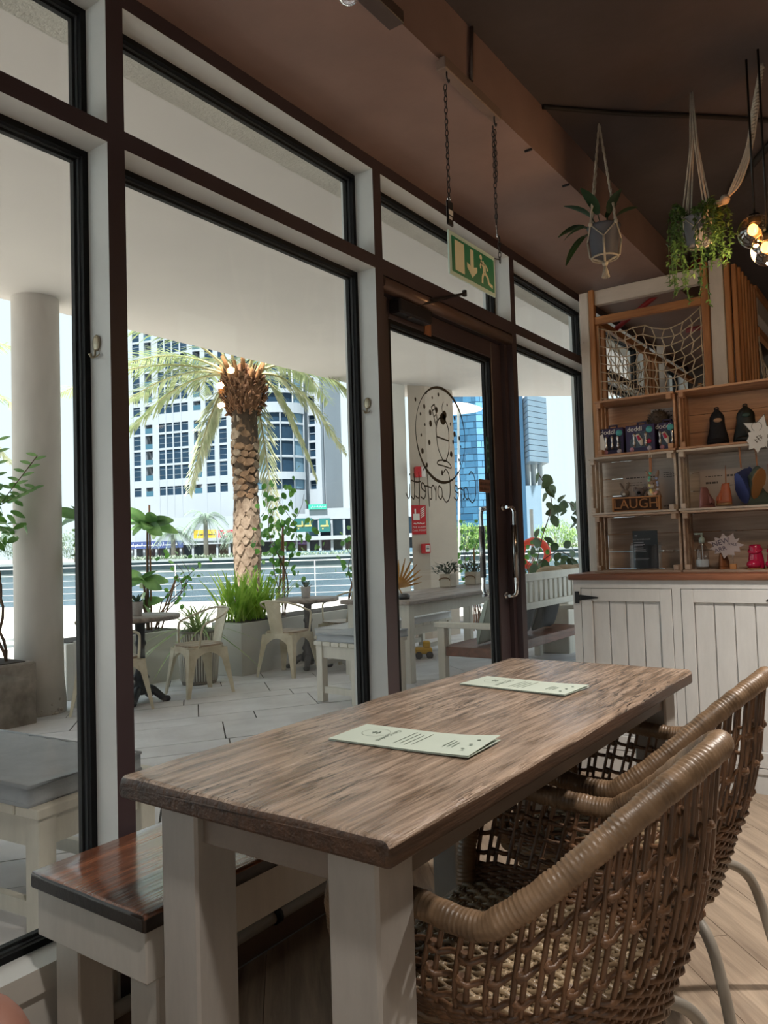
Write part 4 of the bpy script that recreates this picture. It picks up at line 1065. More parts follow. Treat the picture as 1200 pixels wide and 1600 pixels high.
# bottom shelf: pump bottle, tan shoe, burst sign, raspberry boots
o = tag(empty('pump_bottle', (.712, 4.0, sz0)), 'clear plastic pump bottle in the lower right crate', 'bottle')
M_pet = thin_glass('clear_pet', (.80, .82, .84), .10)
MB().lathe([(0, .001), (.028, .001), (.030, .006), (.030, .075), (.027, .098), (.018, .116), (.012, .122), (.012, .130)], 20).build('bottle_body', M_pet, o)
MB().lathe([(0, .130), (.014, .130), (.014, .150), (.010, .156), (.005, .158), (.005, .176), (0, .176)], 16).build('pump_collar', mat('pump_grey_green', '93a39c', .4), o)
MB().box((-.034, -.007, .170), (.008, .007, .179), bev=.003).build('pump_nozzle', mat('pump_grey_green', '93a39c', .4), o)
MB().tube([(0, 0, .13), (.004, 0, .012)], .0025, 6).build('dip_tube', mat('dip_white', 'c5c5c5', .5), o)
MB().lathe([(.0302, .014), (.0304, .015), (.0304, .048), (.0302, .049)], 12, a0=PI * 1.1, a1=PI * 1.9).build('label_strip', mat('label_pale', '9fa7ad', .4), o)
shoe(.795, 4.06, sz0 + .006, .12, 'tan leather toddler shoe behind the burst sign', M_tan, M_tan, 1.6, 0, None, 0, 'children\'s shoes in the lower crate')
o = tag(empty('burst_sign', (.850, 4.0, sz0)), 'white burst-shaped handwritten NEW sign on a wooden foot', 'sign')
MB().box((-.014, -.010, 0), (.014, .010, .026), bev=.002).build('foot', M_lb, o)
MB().tube([(0, 0, .02), (0, 0, .10)], .0016, 6).build('wire', M_steel, o)
bs = MB().prism(burst(11, .086, .058, 9, .72), 0, .0018, M=FR(-.028, -.002, .115)).build('burst_card', mat('burst_paper', 'a89c9c', .6), o)
Mt = FR(-.028, -.0045, .115) @ Matrix.Rotation(.28, 4, 'Z')
t = text_mesh('NEW', .036, Mt @ Matrix.Translation((-.018, .020, 0))); text_mesh('ARR', .030, Mt @ Matrix.Translation((-.030, -.012, 0)), mb=t)
t2 = text_mesh('IVALS', .017, FR(-.028, -.0045, .115) @ Matrix.Translation((.028, .004, 0)) @ Matrix.Rotation(-.1, 4, 'Z'), mb=t)
t.build('handwriting', mat('marker_violet', '2c2440', .7), bs)
for k, x_ in enumerate((.948, 1.03)):
    o = tag(empty('toddler_boot', (x_, 4.03, sz0), -.2), 'raspberry red shiny toddler boot %s' % ('with its collar turned to the camera' if k == 0 else 'cut by the right edge of the photo'), 'boot', 'raspberry boots in the lower crate')
    MB().lathe([(0, 0), (.034, 0), (.036, .01), (.034, .05), (.028, .08), (.026, .112), (.024, .114), (.022, .09), (0, .08)], 18, M=Matrix.Rotation(.12, 4, 'X')).build('shaft', M_red, o)
    MB().ball((0, -.032, .022), .034, 14, 8, sc=(.95, 1.25, .68)).build('toe', M_red, o)
    MB().tube([(.027 * math.cos(a), -.012 + .027 * math.sin(a), .088 + .012 * math.sin(a)) for a in [2 * PI * i / 16 for i in range(16)]], .006, 6, closed=True).build('cuff', M_red, o)
    MB().prism([(.036 * math.cos(a) , -.018 + .060 * math.sin(a)) for a in [2 * PI * i / 20 for i in range(20)]], -.0, .005).build('sole', M_sole, o)

# ================================================================ play loft behind the shelves
M_beam = painted('loft_white_beam', 'c4bab0', '6a5644', amount=.38, rough=.6, axis=2, soft=.05)
M_beamx = painted('loft_white_beam_x', 'c4bab0', '6a5644', amount=.38, rough=.6, axis=0, soft=.05)
M_oran = wood('loft_larch', '865430', 'bb8452', axis=2, rough=.5, bump=.3, scale=1.2)
M_oranx = wood('loft_larch_x', '865430', 'bb8452', axis=0, rough=.5, bump=.3, scale=1.2)
M_orany = wood('loft_larch_y', '865430', 'bb8452', axis=1, rough=.5, bump=.3, scale=1.2)
M_beamy = painted('loft_white_beam_y', 'b0a69c', '6a5644', amount=.38, rough=.6, axis=1, soft=.05)
M_net = mat('net_rope', 'c4b29a', .8, var=.2, vscale=40, bump=.5, bscale=200)
LY = 4.215
lf = tag(gempty('play_loft', (.45, 5.3, 0)), 'white and larch timber play loft with rope nets behind the crates', 'play structure')
def part(nm, lo, hi, m, bev=.003): return MB().box(lo, hi, bev=bev).build(nm, m, lf)
part('post', (.062, LY, 0), (.114, LY + .07, 2.556), M_beam)
part('slat', (.116, LY, 1.45), (.146, LY + .035, 2.565), M_oran)
part('top_beam', (.146, LY + .015, 2.478), (.716, LY + .06, 2.560), M_beamx)
part('rail', (.146, LY + .005, 2.365), (.716, LY + .035, 2.408), M_oranx)
part('slat', (.716, LY, .99), (.752, LY + .035, 2.58), M_oran)
part('post', (.758, LY + .005, 0), (.826, LY + .075, 2.585), M_beam)
part('slat', (.830, LY + .005, .99), (.856, LY + .035, 2.56), M_oran)
part('post', (.862, LY + .02, 0), (.886, LY + .06, 2.545), M_oran)
for k in range(6):
    y = LY + .10 + k * .085; part('slat', (.868, y, .99), (.892, y + .028, 2.548), M_oran)
part('side_beam', (.84, LY + .62, 2.42), (.885, 6.9, 2.52), M_beamy); part('side_rail', (.86, LY + .62, 2.30), (.89, 6.9, 2.345), M_orany)
part('side_beam', (.84, LY + .62, 2.55), (.885, 6.9, 2.59), M_orany)
for k in range(5): y = 6.35 + k * .1; part('slat', (.866, y, .9), (.888, y + .03, 2.4), M_oran)
part('post', (.83, 5.55, 0), (.885, 5.61, 2.58), M_beam)
# window-side slats and back groups seen through the front net
for k in range(3): y = LY + .14 + k * .085; part('slat', (.070, y, 1.2), (.094, y + .030, 2.42), M_oran)
for k in range(4): y = 5.36 + k * .085; part('slat', (.075, y, 1.2), (.099, y + .030, 2.42), M_oran)
part('post', (.062, 5.74, 0), (.114, 5.80, 2.556), M_beam)
for k in range(5): x = .12 + k * .075; part('slat', (x, 6.70, 1.2), (x + .032, 6.72, 2.42), M_oran)
for k in range(5): x = .55 + k * .06; part('slat', (x, 6.70, 1.2), (x + .028, 6.72, 2.42), M_oran)
part('rail', (.07, LY + .1, 2.42), (.10, 6.7, 2.46), M_orany); part('rail', (.07, LY + .1, 1.55), (.10, 6.7, 1.60), M_orany)
part('deck', (.06, LY + .08, 1.18), (.89, 6.72, 1.215), M_oranx)
def net(P, nu, nv, r, name, jit=.004, seed=1):
    """P(u,v) -> point; hexagon-like knotted mesh drawn as cords"""
    q = random.Random(seed); G = {}
    for i in range(nu + 1):
        for j in range(nv + 1):
            p = Vector(P(i / nu, j / nv)); G[(i, j)] = p + Vector((q.uniform(-jit, jit), q.uniform(-jit, jit), q.uniform(-jit, jit)))
    mb = MB()
    def pt(i, j, up): # shift knots to make the cells six-sided
        p = G[(i, j)]
        return p
    for i in range(nu + 1):
        P_ = []
        for j in range(nv + 1):
            p = G[(i, j)]; k = .16 if (i + j) % 2 else -.16
            if 0 < i < nu: p = p.lerp(G[(i + 1, j)] if k > 0 else G[(i - 1, j)], abs(k))
            P_.append(p)
        mb.tube(P_, r, 5)
        for j in range(nv + 1): G[(i, j, 'k')] = P_[j]
    for j in range(nv + 1):
        for i in range(nu): mb.tube([G[(i, j, 'k')], G[(i + 1, j, 'k')]], r * .95, 5)
    for i in range(nu + 1):
        for j in range(nv + 1): mb.ball(G[(i, j, 'k')], r * 1.5, 5, 4)
    return stuff(mb.build(name, M_net, lf))
def front(u, v):
    sag = .085 * (1 - (2 * ((u * 2) % 1 if u < 1 else 1) - 1) ** 2) * (1 - v)
    x = .160 + .545 * u
    zt = (2.345 - .02 * u / .43 - .030 * math.sin(PI * u / .43)) if u < .43 else (2.325 + .035 * (u - .43) / .57 - .070 * math.sin(PI * (u - .43) / .57))
    return (x, LY + .03 + .03 * math.sin(PI * u) * math.sin(PI * v), zt + (1.70 - zt) * v)
net(front, 11, 13, .0034, 'front_net', .0025)
net(lambda u, v: (.875 + .02 * math.sin(PI * v), 4.86 + .66 * u, 2.30 - .14 * math.sin(PI * u) * (1 - v) - .95 * v), 14, 18, .0026, 'side_net', .006, 2)
net(lambda u, v: (.10, 4.62 + .72 * u, 2.40 - .12 * math.sin(PI * u) * (1 - v) - .85 * v), 10, 12, .0032, 'window_net', .006, 3)

# red sprinkler pipe in the loft
o = tag(gempty('sprinkler_pipe', (.5, 4.8, 2.7)), 'red sprinkler pipe running up behind the loft', 'pipe')
M_redp = mat('red_pipe_paint', '8e1f22', .4)
MB().tube([(.10, 4.72, 2.455), (.60, 4.80, 2.80)], .016, 12).build('tube', M_redp, o)
MB().tube([(.72, 4.80, 2.50), (.72, 4.80, 2.82)], .022, 12).build('drop', M_redp, o)
MB().tube([(.45, 5.0, 2.44), (.84, 5.0, 2.45)], .016, 12).build('branch', M_redp, o)

# ---------------------------------------------------------------- bulkhead fittings, exit sign
M_bat = mat('batten_paint', '7d675b', .6, var=.15)
o = tag(gempty('sign_batten', (.5, 2.15, 2.6)), 'brown painted batten fixed to the bulkhead edge above the exit sign', 'batten')
MB().box((.486, 1.965, 2.580), (.520, 2.335, 2.618), bev=.003).build('batten', M_bat, o)
for y in (1.985, 2.295): MB().tube(bez([(.512, y, 2.578), (.512, y, 2.560), (.512, y + .010, 2.550), (.512, y + .014, 2.560)], 4), .0026, 6).build('hook', M_iron, o)
sg = tag(gempty('exit_sign', (.5, 2.13, 1.96)), 'green emergency exit sign with running man hanging on two chains', 'sign')
M_sg = mat('exit_green', '14805c', .35, var=.05); M_sgl = mat('exit_legend', 'e6e4c4', .4); M_acry = mat('exit_acrylic_edge', 'cfe6da', .25)
SY0, SY1, SZ0, SZ1, SX = 1.976, 2.272, 1.962, 2.096, .505
MB().box((SX - .006, SY0, SZ0), (SX, SY1, SZ1), bev=.001).build('acrylic_panel', M_acry, sg)
gp = MB().box((SX, SY0 + .014, SZ0 + .012), (SX + .0012, SY1 - .010, SZ1 - .014)).build('green_panel', M_sg, sg)
def SP(l): return [(SY0 + .014 + a * (SY1 - SY0 - .024), SZ0 + .012 + c * (SZ1 - SZ0 - .026)) for a, c in l]
mb = MB(); XF = SX + .0017
def spoly(l): q = SP(l); mb.add([(XF, a, c) for a, c in q], [list(range(len(q)))])
spoly([(.06, .07), (.27, .07), (.27, .93), (.06, .93)])
spoly([(.41, .92), (.49, .92), (.49, .42), (.57, .48), (.57, .34), (.45, .10), (.33, .34), (.33, .48), (.41, .42)])
q = SP([(.668, .86)])[0]; mb.add([(XF, q[0] + .0085 * math.cos(2 * PI * i / 14), q[1] + .0085 * math.sin(2 * PI * i / 14)) for i in range(14)], [list(range(14))])
for pts, w in (([(.70, .74), (.74, .62), (.75, .46)], .020), ([(.66, .70), (.70, .74)], .012), ([(.70, .72), (.655, .62), (.66, .52)], .0085), ([(.74, .70), (.80, .66), (.83, .55)], .0085), ([(.755, .46), (.83, .34), (.855, .20), (.95, .14)], .011), ([(.74, .44), (.70, .30), (.69, .10)], .011)):
    stroke(mb, SP(pts), w, XF, 4)
mb.build('legend', M_sgl, gp)
def chain(o, x, y, z0, z1, step=.0175):
    n = int((z1 - z0) / step)
    for k in range(n):
        z = z0 + (k + .5) * step; P = []
        for i in range(10):
            a = 2 * PI * i / 10; u = .0048 * math.cos(a); w_ = .0115 * math.sin(a); P.append((x + (u if k % 2 else 0), y + (0 if k % 2 else u), z + w_))
        MB().tube(P, .0014, 5, closed=True).build('chain_link', M_iron, o)
chain(sg, SX, 1.985, 2.190, 2.556); chain(sg, SX, 2.297, 2.215, 2.556)
chain(sg, SX + .004, 2.301, 2.36, 2.55); 
MB().tube(bez([(SX, 2.297, 2.26), (SX, 2.297, 2.195), (SX, 2.300, 2.172), (SX, 2.310, 2.180)], 5), .0022, 6).build('wire_hook', chrome, sg)
chain(sg, SX, 2.312, 2.090, 2.178)
MB().tube([(SX, 2.272, 2.092), (SX, 2.312, 2.100)], .002, 6).build('tie', M_iron, sg)
tg = MB().box((SX - .003, 1.968, 2.108), (SX + .004, 2.002, 2.184), bev=.003).build('black_tag', mat('tag_black', '17171b', .4), sg)
MB().box((SX + .004, 1.973, 2.140), (SX + .0047, 1.998, 2.155)).box((SX + .004, 1.975, 2.126), (SX + .0047, 1.992, 2.135)).build('tag_label', M_wh, tg)
MB().tube(bez([(SX, 1.980, 2.182), (SX, 1.976, 2.192), (SX, 1.986, 2.197), (SX, 1.994, 2.188), (SX, 1.990, 2.182)], 4), .0016, 6).build('split_ring', chrome, sg)
o = tag(gempty('cable_trunking', (.5, 1.6, 2.6)), 'brown cable trunking strip along the bulkhead corner', 'trunking')
MB().box((.470, .4, 2.592), (.520, 1.745, 2.628), bev=.002).build('channel', mat('trunk_brown', '4a3a33', .5), o)
o = tag(gempty('conduit', (.5, 2.15, 2.7)), 'thin conduit climbing the bulkhead face behind the sign batten', 'conduit')
MB().tube([(.508, 2.150, 2.63), (.508, 2.165, 2.815)], .007, 8).build('tube', mat('trunk_brown', '4a3a33', .5), o)
for k, (y, z) in enumerate(((2.62, 2.622), (2.98, 2.622))):
    tag(MB().box((.47, y, 2.602), (.50, y + .008, 2.611), bev=.002).build('cable_clip', M_iron), 'small metal clip under the bulkhead, %s the hanging plant pot' % ('left of' if k == 0 else 'close to'), 'clip')
# cable across the ceiling
tag(MB().tube(bez([(.505, 2.73, 2.812), (.75, 2.97, 2.806), (1.0, 3.20, 2.808), (1.19, 3.385, 2.806), (1.6, 3.8, 2.81)], 6), .009, 8).build('ceiling_cable', mat('cable_dark', '1c1714', .7)), 'dark cable crossing the ceiling from the bulkhead', 'cable')
tag(MB().tube([(.93, 3.95, 2.80), (1.45, 3.10, 2.80)], .014, 8).build('ceiling_conduit', mat('cable_dark', '1c1714', .7)), 'dark conduit running slantwise on the ceiling behind the plants', 'conduit')
# adhesive hooks on the mullion reveals
for k, (y, z) in enumerate(((1.150, 1.690), (2.292, 1.690))):
    x = -.052; yy = mull(1 + k)[0]
    o = tag(gempty('adhesive_hook', (x, yy, z)), 'oval metal adhesive hook on the %s window mullion' % ('first' if k == 0 else 'second'), 'hook', 'adhesive hooks on the window mullions')
    M_hk = mat('hook_brass', 'a39a84', .35, metal=.5)
    MB().ball((x, yy - .004, z), .017, 14, 8, sc=(.9, .30, 1.25)).build('back_plate', M_hk, o)
    MB().tube(bez([(x, yy - .008, z - .018), (x, yy - .009, z - .034), (x, yy - .018, z - .038), (x, yy - .024, z - .030)], 4), .003, 8).build('prong', M_hk, o)
    MB().tube(bez([(x + .016, yy - .006, z - .030), (x + .006, yy - .010, z - .037), (x - .008, yy - .010, z - .036), (x - .018, yy - .006, z - .024)], 4), .0016, 6).build('wire_arm', M_hk, o)

# ---------------------------------------------------------------- hanging plants
M_rope = mat('macrame_cotton', 'c4b8a6', .85, var=.2, vscale=60, bump=.6, bscale=220)
M_pot = mat('grey_pot', '5c5b62', .6, var=.15, vscale=6)
G_dark = leafmat('leaf_dark', '1f3a1d', '33552a'); G_trail = leafmat('leaf_trailing', '3c5a2c', '5f7f42'); G_mid = leafmat('leaf_mid', '3f6a2c', '5f8c3e')
def twisted(a, b_, r, n=24):
    a = Vector(a); b_ = Vector(b_); mb = MB(); d_ = (b_ - a); t = d_.normalized(); p = t.cross(Vector((1, .3, 0))).normalized(); q = t.cross(p)
    for ph in (0, PI): mb.tube([a + d_ * (i / n) + (p * math.cos(i * 1.1 + ph) + q * math.sin(i * 1.1 + ph)) * r * .6 for i in range(n + 1)], r * .62, 5)
    return mb
# first: dark leaved plant in a grey pot
P1 = Vector((.635, 2.98, 0)); 
o = tag(gempty('hanging_plant', (P1.x, P1.y, 2.27)), 'dark leafy plant in a grey pot hung in white macrame near the bulkhead', 'hanging plant', 'hanging macrame plants')
pt = MB().lathe([(0, 2.270), (.046, 2.270), (.050, 2.276), (.062, 2.385), (.066, 2.392), (.060, 2.392), (.056, 2.375), (0, 2.372)], 28, M=Matrix.Translation((P1.x, P1.y, 0))).build('pot', M_pot, o)
top = Vector((P1.x, P1.y, 2.81))
for k in range(4):
    a = PI / 4 + k * PI / 2 + .3
    rimp = P1 + Vector((.068 * math.cos(a), .068 * math.sin(a), 2.39)); low = P1 + Vector((.050 * math.cos(a), .050 * math.sin(a), 2.262))
    twisted(top, rimp, .0045, 40).build('hanger_cord', M_rope, o)
    a2 = a + PI / 4; knot = P1 + Vector((.064 * math.cos(a2), .064 * math.sin(a2), 2.335))
    a3 = a + PI / 2; rim2 = P1 + Vector((.068 * math.cos(a3), .068 * math.sin(a3), 2.39))
    MB().tube([rimp, knot, rim2], .0035, 6).build('net_cord', M_rope, o)
    MB().tube([knot, P1 + Vector((.056 * math.cos(a2), .056 * math.sin(a2), 2.275)), P1 + Vector((0, 0, 2.250))], .0045, 6).build('net_cord', M_rope, o)
    MB().ball(rimp, .009, 8, 6).build('knot', M_rope, o)
ts = MB().ball(P1 + Vector((0, 0, 2.246)), .012, 10, 8)
for k in range(14):
    a = k * 2.4; ts.tube([P1 + Vector((0, 0, 2.243)), P1 + Vector((.008 * math.cos(a), .008 * math.sin(a), 2.215)), P1 + Vector((.014 * math.cos(a), .014 * math.sin(a), 2.190))], .0028, 4)
ts.build('tassel', M_rope, o)
MB().tube([(P1.x + .050 * math.cos(a), P1.y + .050 * math.sin(a), 2.268) for a in [2 * PI * i / 28 for i in range(28)]], .004, 6, closed=True).build('net_ring', M_rope, o)
for k, (dx_, dy_, dz_, L_, Wd) in enumerate(((-.75, -.2, .35, .10, .05), (-.5, -.3, 1.0, .11, .045), (-.15, -.4, 1.2, .115, .05), (.35, -.2, 1.1, .09, .045), (.1, .3, 1.0, .10, .04), (-.9, .1, -.15, .12, .045), (-.6, -.4, .1, .09, .04), (.5, .2, .7, .08, .04), (-.95, -.2, -.3, .10, .035))):
    b_ = P1 + Vector((dx_ * .03, dy_ * .03, 2.385)); dd = Vector((dx_, dy_, dz_)).normalized(); e_ = b_ + dd * .055
    MB().tube([b_, e_], .002, 5).build('stem', G_dark, o)
    MB().leaf(e_, dd + Vector((0, 0, -.3)), (0, 0, 1), L_, Wd, .4, 0, 5).build('leaf', G_dark, o)
# second: trailing plant, with a spare rope looped over to the right
P2 = Vector((.986, 2.983, 0))
o = tag(gempty('hanging_plant', (P2.x, P2.y, 2.22)), 'bushy trailing plant in macrame above the play loft', 'hanging plant', 'hanging macrame plants')
MB().lathe([(0, 2.225), (.036, 2.225), (.040, 2.230), (.052, 2.325), (.055, 2.332), (.050, 2.332), (0, 2.318)], 24, M=Matrix.Translation((P2.x, P2.y, 0))).build('pot', mat('pale_grey_pot', '77757a', .6, var=.1), o)
for k in range(4):
    a = PI / 4 + k * PI / 2; rimp = P2 + Vector((.056 * math.cos(a), .056 * math.sin(a), 2.33)); tp = P2 + Vector((0, 0, 2.81)); md = P2 + Vector((.012 * math.cos(a), .008 * math.sin(a), 2.60))
    for e_ in (-1, 1): MB().tube([tp + Vector((e_ * .004, 0, 0)), md + Vector((e_ * .004, 0, 0)), rimp + Vector((e_ * .006, 0, 0))], .0032, 6).build('hanger_cord', M_rope, o)
    a2 = a + PI / 4; a3 = a + PI / 2; knot = P2 + Vector((.052 * math.cos(a2), .052 * math.sin(a2), 2.285)); rim2 = P2 + Vector((.056 * math.cos(a3), .056 * math.sin(a3), 2.33))
    MB().tube([rimp, knot, rim2], .003, 6).build('net_cord', M_rope, o); MB().tube([knot, P2 + Vector((.042 * math.cos(a2), .042 * math.sin(a2), 2.225)), P2 + Vector((0, 0, 2.215))], .0035, 6).build('net_cord', M_rope, o)
rr = random.Random(11); tr = MB()
for k in range(46):
    a = rr.uniform(0, 2 * PI); L_ = rr.uniform(.08, .26) * (1.15 if math.cos(a) < .2 else .8)
    p0 = P2 + Vector((.035 * math.cos(a), .035 * math.sin(a), 2.325)); out = rr.uniform(.05, .105)
    P = bez([p0, P2 + Vector((out * math.cos(a), out * math.sin(a), 2.345 + rr.uniform(0, .03))), P2 + Vector((out * 1.12 * math.cos(a), out * 1.12 * math.sin(a), 2.335 - L_ * .5)), P2 + Vector((out * 1.1 * math.cos(a) + rr.uniform(-.02, .02), out * 1.1 * math.sin(a), 2.335 - L_))], 5)
    tr.tube(P, .0010, 4)
    for p in P[1:]:
        for e_ in range(3): tr.leaf(p, (rr.uniform(-1, 1), rr.uniform(-1, 1), rr.uniform(-.7, .5)), (0, 0, 1), rr.uniform(.012, .02), .010, .2, 0, 2)
stuff(tr.build('trailing_foliage', G_trail, o))
ro = MB()
for e_ in range(4):
    w = (e_ - 1.5) * .006
    ro.tube(bez([(1.229 + w * .4, 2.956, 2.81), (1.20 + w, 2.958, 2.66), (1.175 + w, 2.96, 2.53), (1.13 + w * 1.5, 2.963, 2.42), (1.095 + w, 2.965, 2.372 + w), (1.06, 2.966, 2.360 + w), (1.025, 2.968, 2.372 + w)], 6), .0042, 6)
ro.ball((1.028, 2.968, 2.372), .016, 10, 8); ro.ball((1.085, 2.965, 2.368), .018, 10, 8)
ro.build('spare_rope', M_rope, o)
twisted((1.229, 2.952, 2.80), (1.180, 2.955, 2.55), .009, 60).build('twisted_rope', M_rope, o)

# ---------------------------------------------------------------- globe lamps
M_amber = thin_glass('amber_glass', (.86, .68, .45), .30)
M_smoke = mat('socket_black', '15120f', .4)
M_glow = mat('filament_glow', 'ffb45a', .5, emit='ffb060', estr=5.0)
def globe(x, y, z, r, label, power):
    o = tag(gempty('globe_lamp', (x, y, z)), label, 'lamp', 'amber glass globe lamps on the ceiling cluster')
    MB().ball((x, y, z), r, 24, 14).build('glass_globe', M_amber, o)
    MB().ball((x - .006, y - .006, z + .006), r * .30, 12, 8, sc=(1, 1, 1.15)).build('bulb', M_glow, o)
    MB().tube([(x, y, z + r * .50), (x, y, z + r * 1.02)], r * .34, 14).build('socket', M_smoke, o)
    MB().tube([(x, y, z + r), (x, y, CZ - .01)], .004, 6).build('cord', M_smoke, o)
    ld = bpy.data.lights.new('bulb_light', 'POINT'); ld.energy = power; ld.color = (1.0, .66, .34); ld.shadow_soft_size = r * .3
    l_ = bpy.data.objects.new('bulb_light', ld); COL.objects.link(l_); l_.parent = o; l_.matrix_parent_inverse = Matrix.Translation(-Vector((x, y, z))); l_.location = (x, y, z - r - .02)
globe(1.189, 2.898, 2.202, .058, 'upper amber glass globe lamp by the trailing plant', 1.6)
globe(1.232, 2.860, 2.118, .056, 'second amber globe lamp cut by the right picture edge', 1.6)
globe(1.30, 2.93, 2.03, .056, 'lowest amber globe lamp just inside the right picture edge', 1.6)
# clear bulb below the trunking, then added fill lamps out of view
o = tag(gempty('spot_lamp', (.5, 1.505, 2.56)), 'clear glass bulb at the top picture edge below the trunking', 'lamp')
MB().ball((.505, 1.512, 2.548), .030, 18, 12, sc=(1, 1, .9)).build('glass_bulb', thin_glass('clear_bulb', (.96, .97, .98), .5), o)
MB().tube([(.505, 1.512, 2.57), (.505, 1.512, 2.594)], .016, 12).build('socket', M_wh, o)
MB().ball((.505, 1.512, 2.55), .008, 8, 6).build('filament', mat('cool_glow', 'ffffff', .5, emit='f4f7ff', estr=8.0), o)
def fill_pendant(x, y, z, label, power):  # unseen shaded lamp, added to brighten the room
    o = tag(gempty('fill_lamp', (x, y, z)), label, 'lamp', 'unseen fill lamps added over the room')
    MB().lathe([(.03, .12), (.06, .11), (.16, .03), (.18, 0), (.175, 0), (.155, .028), (.055, .10), (.03, .11)], 24, M=Matrix.Translation((x, y, z))).build('shade', M_smoke, o)
    MB().tube([(x, y, z + .11), (x, y, CZ - .01)], .004, 6).build('cord', M_smoke, o)
    MB().ball((x, y, z + .03), .035, 12, 8).build('bulb', mat('fill_glow', 'ffd9a8', .5, emit='ffd9a8', estr=1.2), o)
    ld = bpy.data.lights.new('fill_light', 'SPOT'); ld.energy = power; ld.spot_size = 2.1; ld.spot_blend = .6; ld.color = (1.0, .92, .84); ld.shadow_soft_size = .06
    l_ = bpy.data.objects.new('fill_light', ld); COL.objects.link(l_); l_.parent = o; l_.matrix_parent_inverse = Matrix.Translation(-Vector((x, y, z))); l_.location = (x, y, z - .03)
fill_pendant(1.75, 2.55, 2.35, 'black fill lamp added over the floor right of the chairs', 78)
fill_pendant(1.35, .45, 2.50, 'black fill lamp added above the near end of the dining table', 42)
fill_pendant(2.6, -1.0, 2.35, 'black fill lamp added behind the camera', 55)
fill_pendant(3.4, 4.2, 2.2, 'black fill lamp added right of the cabinet', 60)

# ================================================================ outside: patio, canopy, promenade, canal
E1 = Vector((.8166, .5772, 0)); E2 = Vector((-.5772, .8166, 0)); OC = Vector((1.631, 0, 0))
def K(s, d, z=0.0):
    """canal frame: s along the waterfront, d across it"""
    p = OC + E1 * s + E2 * d; return Vector((p.x, p.y, z))
GZ = -.18
M_tile = mat('patio_stone', 'dad6d6', .7, c2='c6c0c0', vscale=2.2, bump=.25, bscale=60)
M_grout = mat('patio_joint', '3f3934', .9)
M_prom = mat('promenade_paving', 'd6d0c6', .85, var=.12, vscale=.6, bump=.1, bscale=8)
M_conc = mat('rough_concrete', '8f867c', .9, c2='6e655c', vscale=7, bump=.6, bscale=50)
M_colp = mat('column_plaster', 'c6c0b8', .85, c2='aea69e', vscale=1.6, bump=.15, bscale=40, stretch=(1, 1, .35))
def gz(x): return (x + .5) * .043          # the patio falls gently away from the building
pf = struct(MB().prism([(.36, -3.5), (.36, 13.5), (-5.25, 13.5), (-5.25, -3.5)], -.2, -.004).build('floor_patio', M_grout), 'pale stone slabs laid diagonally on the patio')
pf.location = (-.5, 0, 0); pf.rotation_euler = (0, -math.atan(.043), 0)
u_ = Vector((.655, .756)); v_ = Vector((-.756, .655)); rowsw = [.62, .31]; vv = -9.0; r = 0; rr = random.Random(5); cnt = 0
while vv < 12:
    w = rowsw[r % 2]; Lt = .93 if r % 2 == 0 else .93; off = rr.uniform(0, Lt)
    for k in range(-16, 22):
        a0 = k * Lt + off; q = [(a0 + .005, vv + .005), (a0 + Lt - .005, vv + .005), (a0 + Lt - .005, vv + w - .005), (a0 + .005, vv + w - .005)]
        poly = clip_poly([(u_.x * a + v_.x * c, u_.y * a + v_.y * c) for a, c in q], -5.74, -.16, .2, 11.5)
        if len(poly) < 3: continue
        ar = abs(sum(poly[i - 1][0] * poly[i][1] - poly[i][0] * poly[i - 1][1] for i in range(len(poly)))) / 2
        if ar < .004: continue
        cx = sum(p[0] for p in poly) / len(poly); cy = sum(p[1] for p in poly) / len(poly)
        o = MB().prism([(a - cx, c - cy) for a, c in poly], -.012, rr.uniform(-.001, .001)).build('paving_slab', M_tile, pf, (cx + .5, cy, 0)); cnt += 1
    vv += w; r += 1
o = struct(MB().prism([(.36, -3.5), (.36, .19), (-5.24, .19), (-5.24, -3.5)], -.012, -.001).build('floor_patio_near', M_tile)); o.location = (-.5, 0, 0); o.rotation_euler = (0, -math.atan(.043), 0)
struct(MB().prism([tuple(K(-60, -6)[:2]), tuple(K(-60, 22.6)[:2]), tuple(K(60, 22.6)[:2]), tuple(K(60, 8)[:2]), (-.3, 13.5), (-5.75, 13.5), (-5.75, -3.5), (-.3, -3.5)], -.7, -.30).build('promenade', M_prom), 'sunlit pale paved promenade along the canal')
# canopy
CZ0 = 3.40
cn = MB().prism([(-.3, -8), (-4.90, -8), (-4.85, 3.5), (-4.80, 8.4), (-4.79, 9.73), (-2.77, 11.60), (-.3, 13.9)], CZ0, CZ0 + .35)
struct(cn.build('canopy', M_canopy), 'broad pale plastered canopy over the patio')
# round column
o = struct(gempty('column_1', (-4.65, 3.725, GZ)), 'round plastered column holding the canopy')
pr = [(.212, GZ), (.214, GZ + .10), (.207, GZ + .2), (.198, GZ + .3)] + [(.195, z) for z in (.5, 1, 2, 3)] + [(.195, CZ0)]
MB().lathe(pr, 40, M=Matrix.Translation((-4.65, 3.725, 0))).build('shaft', M_colp, o)
q = MB(); rr = random.Random(8)
for k in range(60):
    a = rr.uniform(-2.6, .4); z = GZ + abs(rr.gauss(0, .06)) + .01; q.ball((-4.65 + .209 * math.cos(a), 3.725 + .209 * math.sin(a), z), rr.uniform(.006, .02), 6, 4, sc=(1, 1, .7))
stuff(q.build('flaking_plaster', mat('flaked_white', 'b9aea2', .9), o))
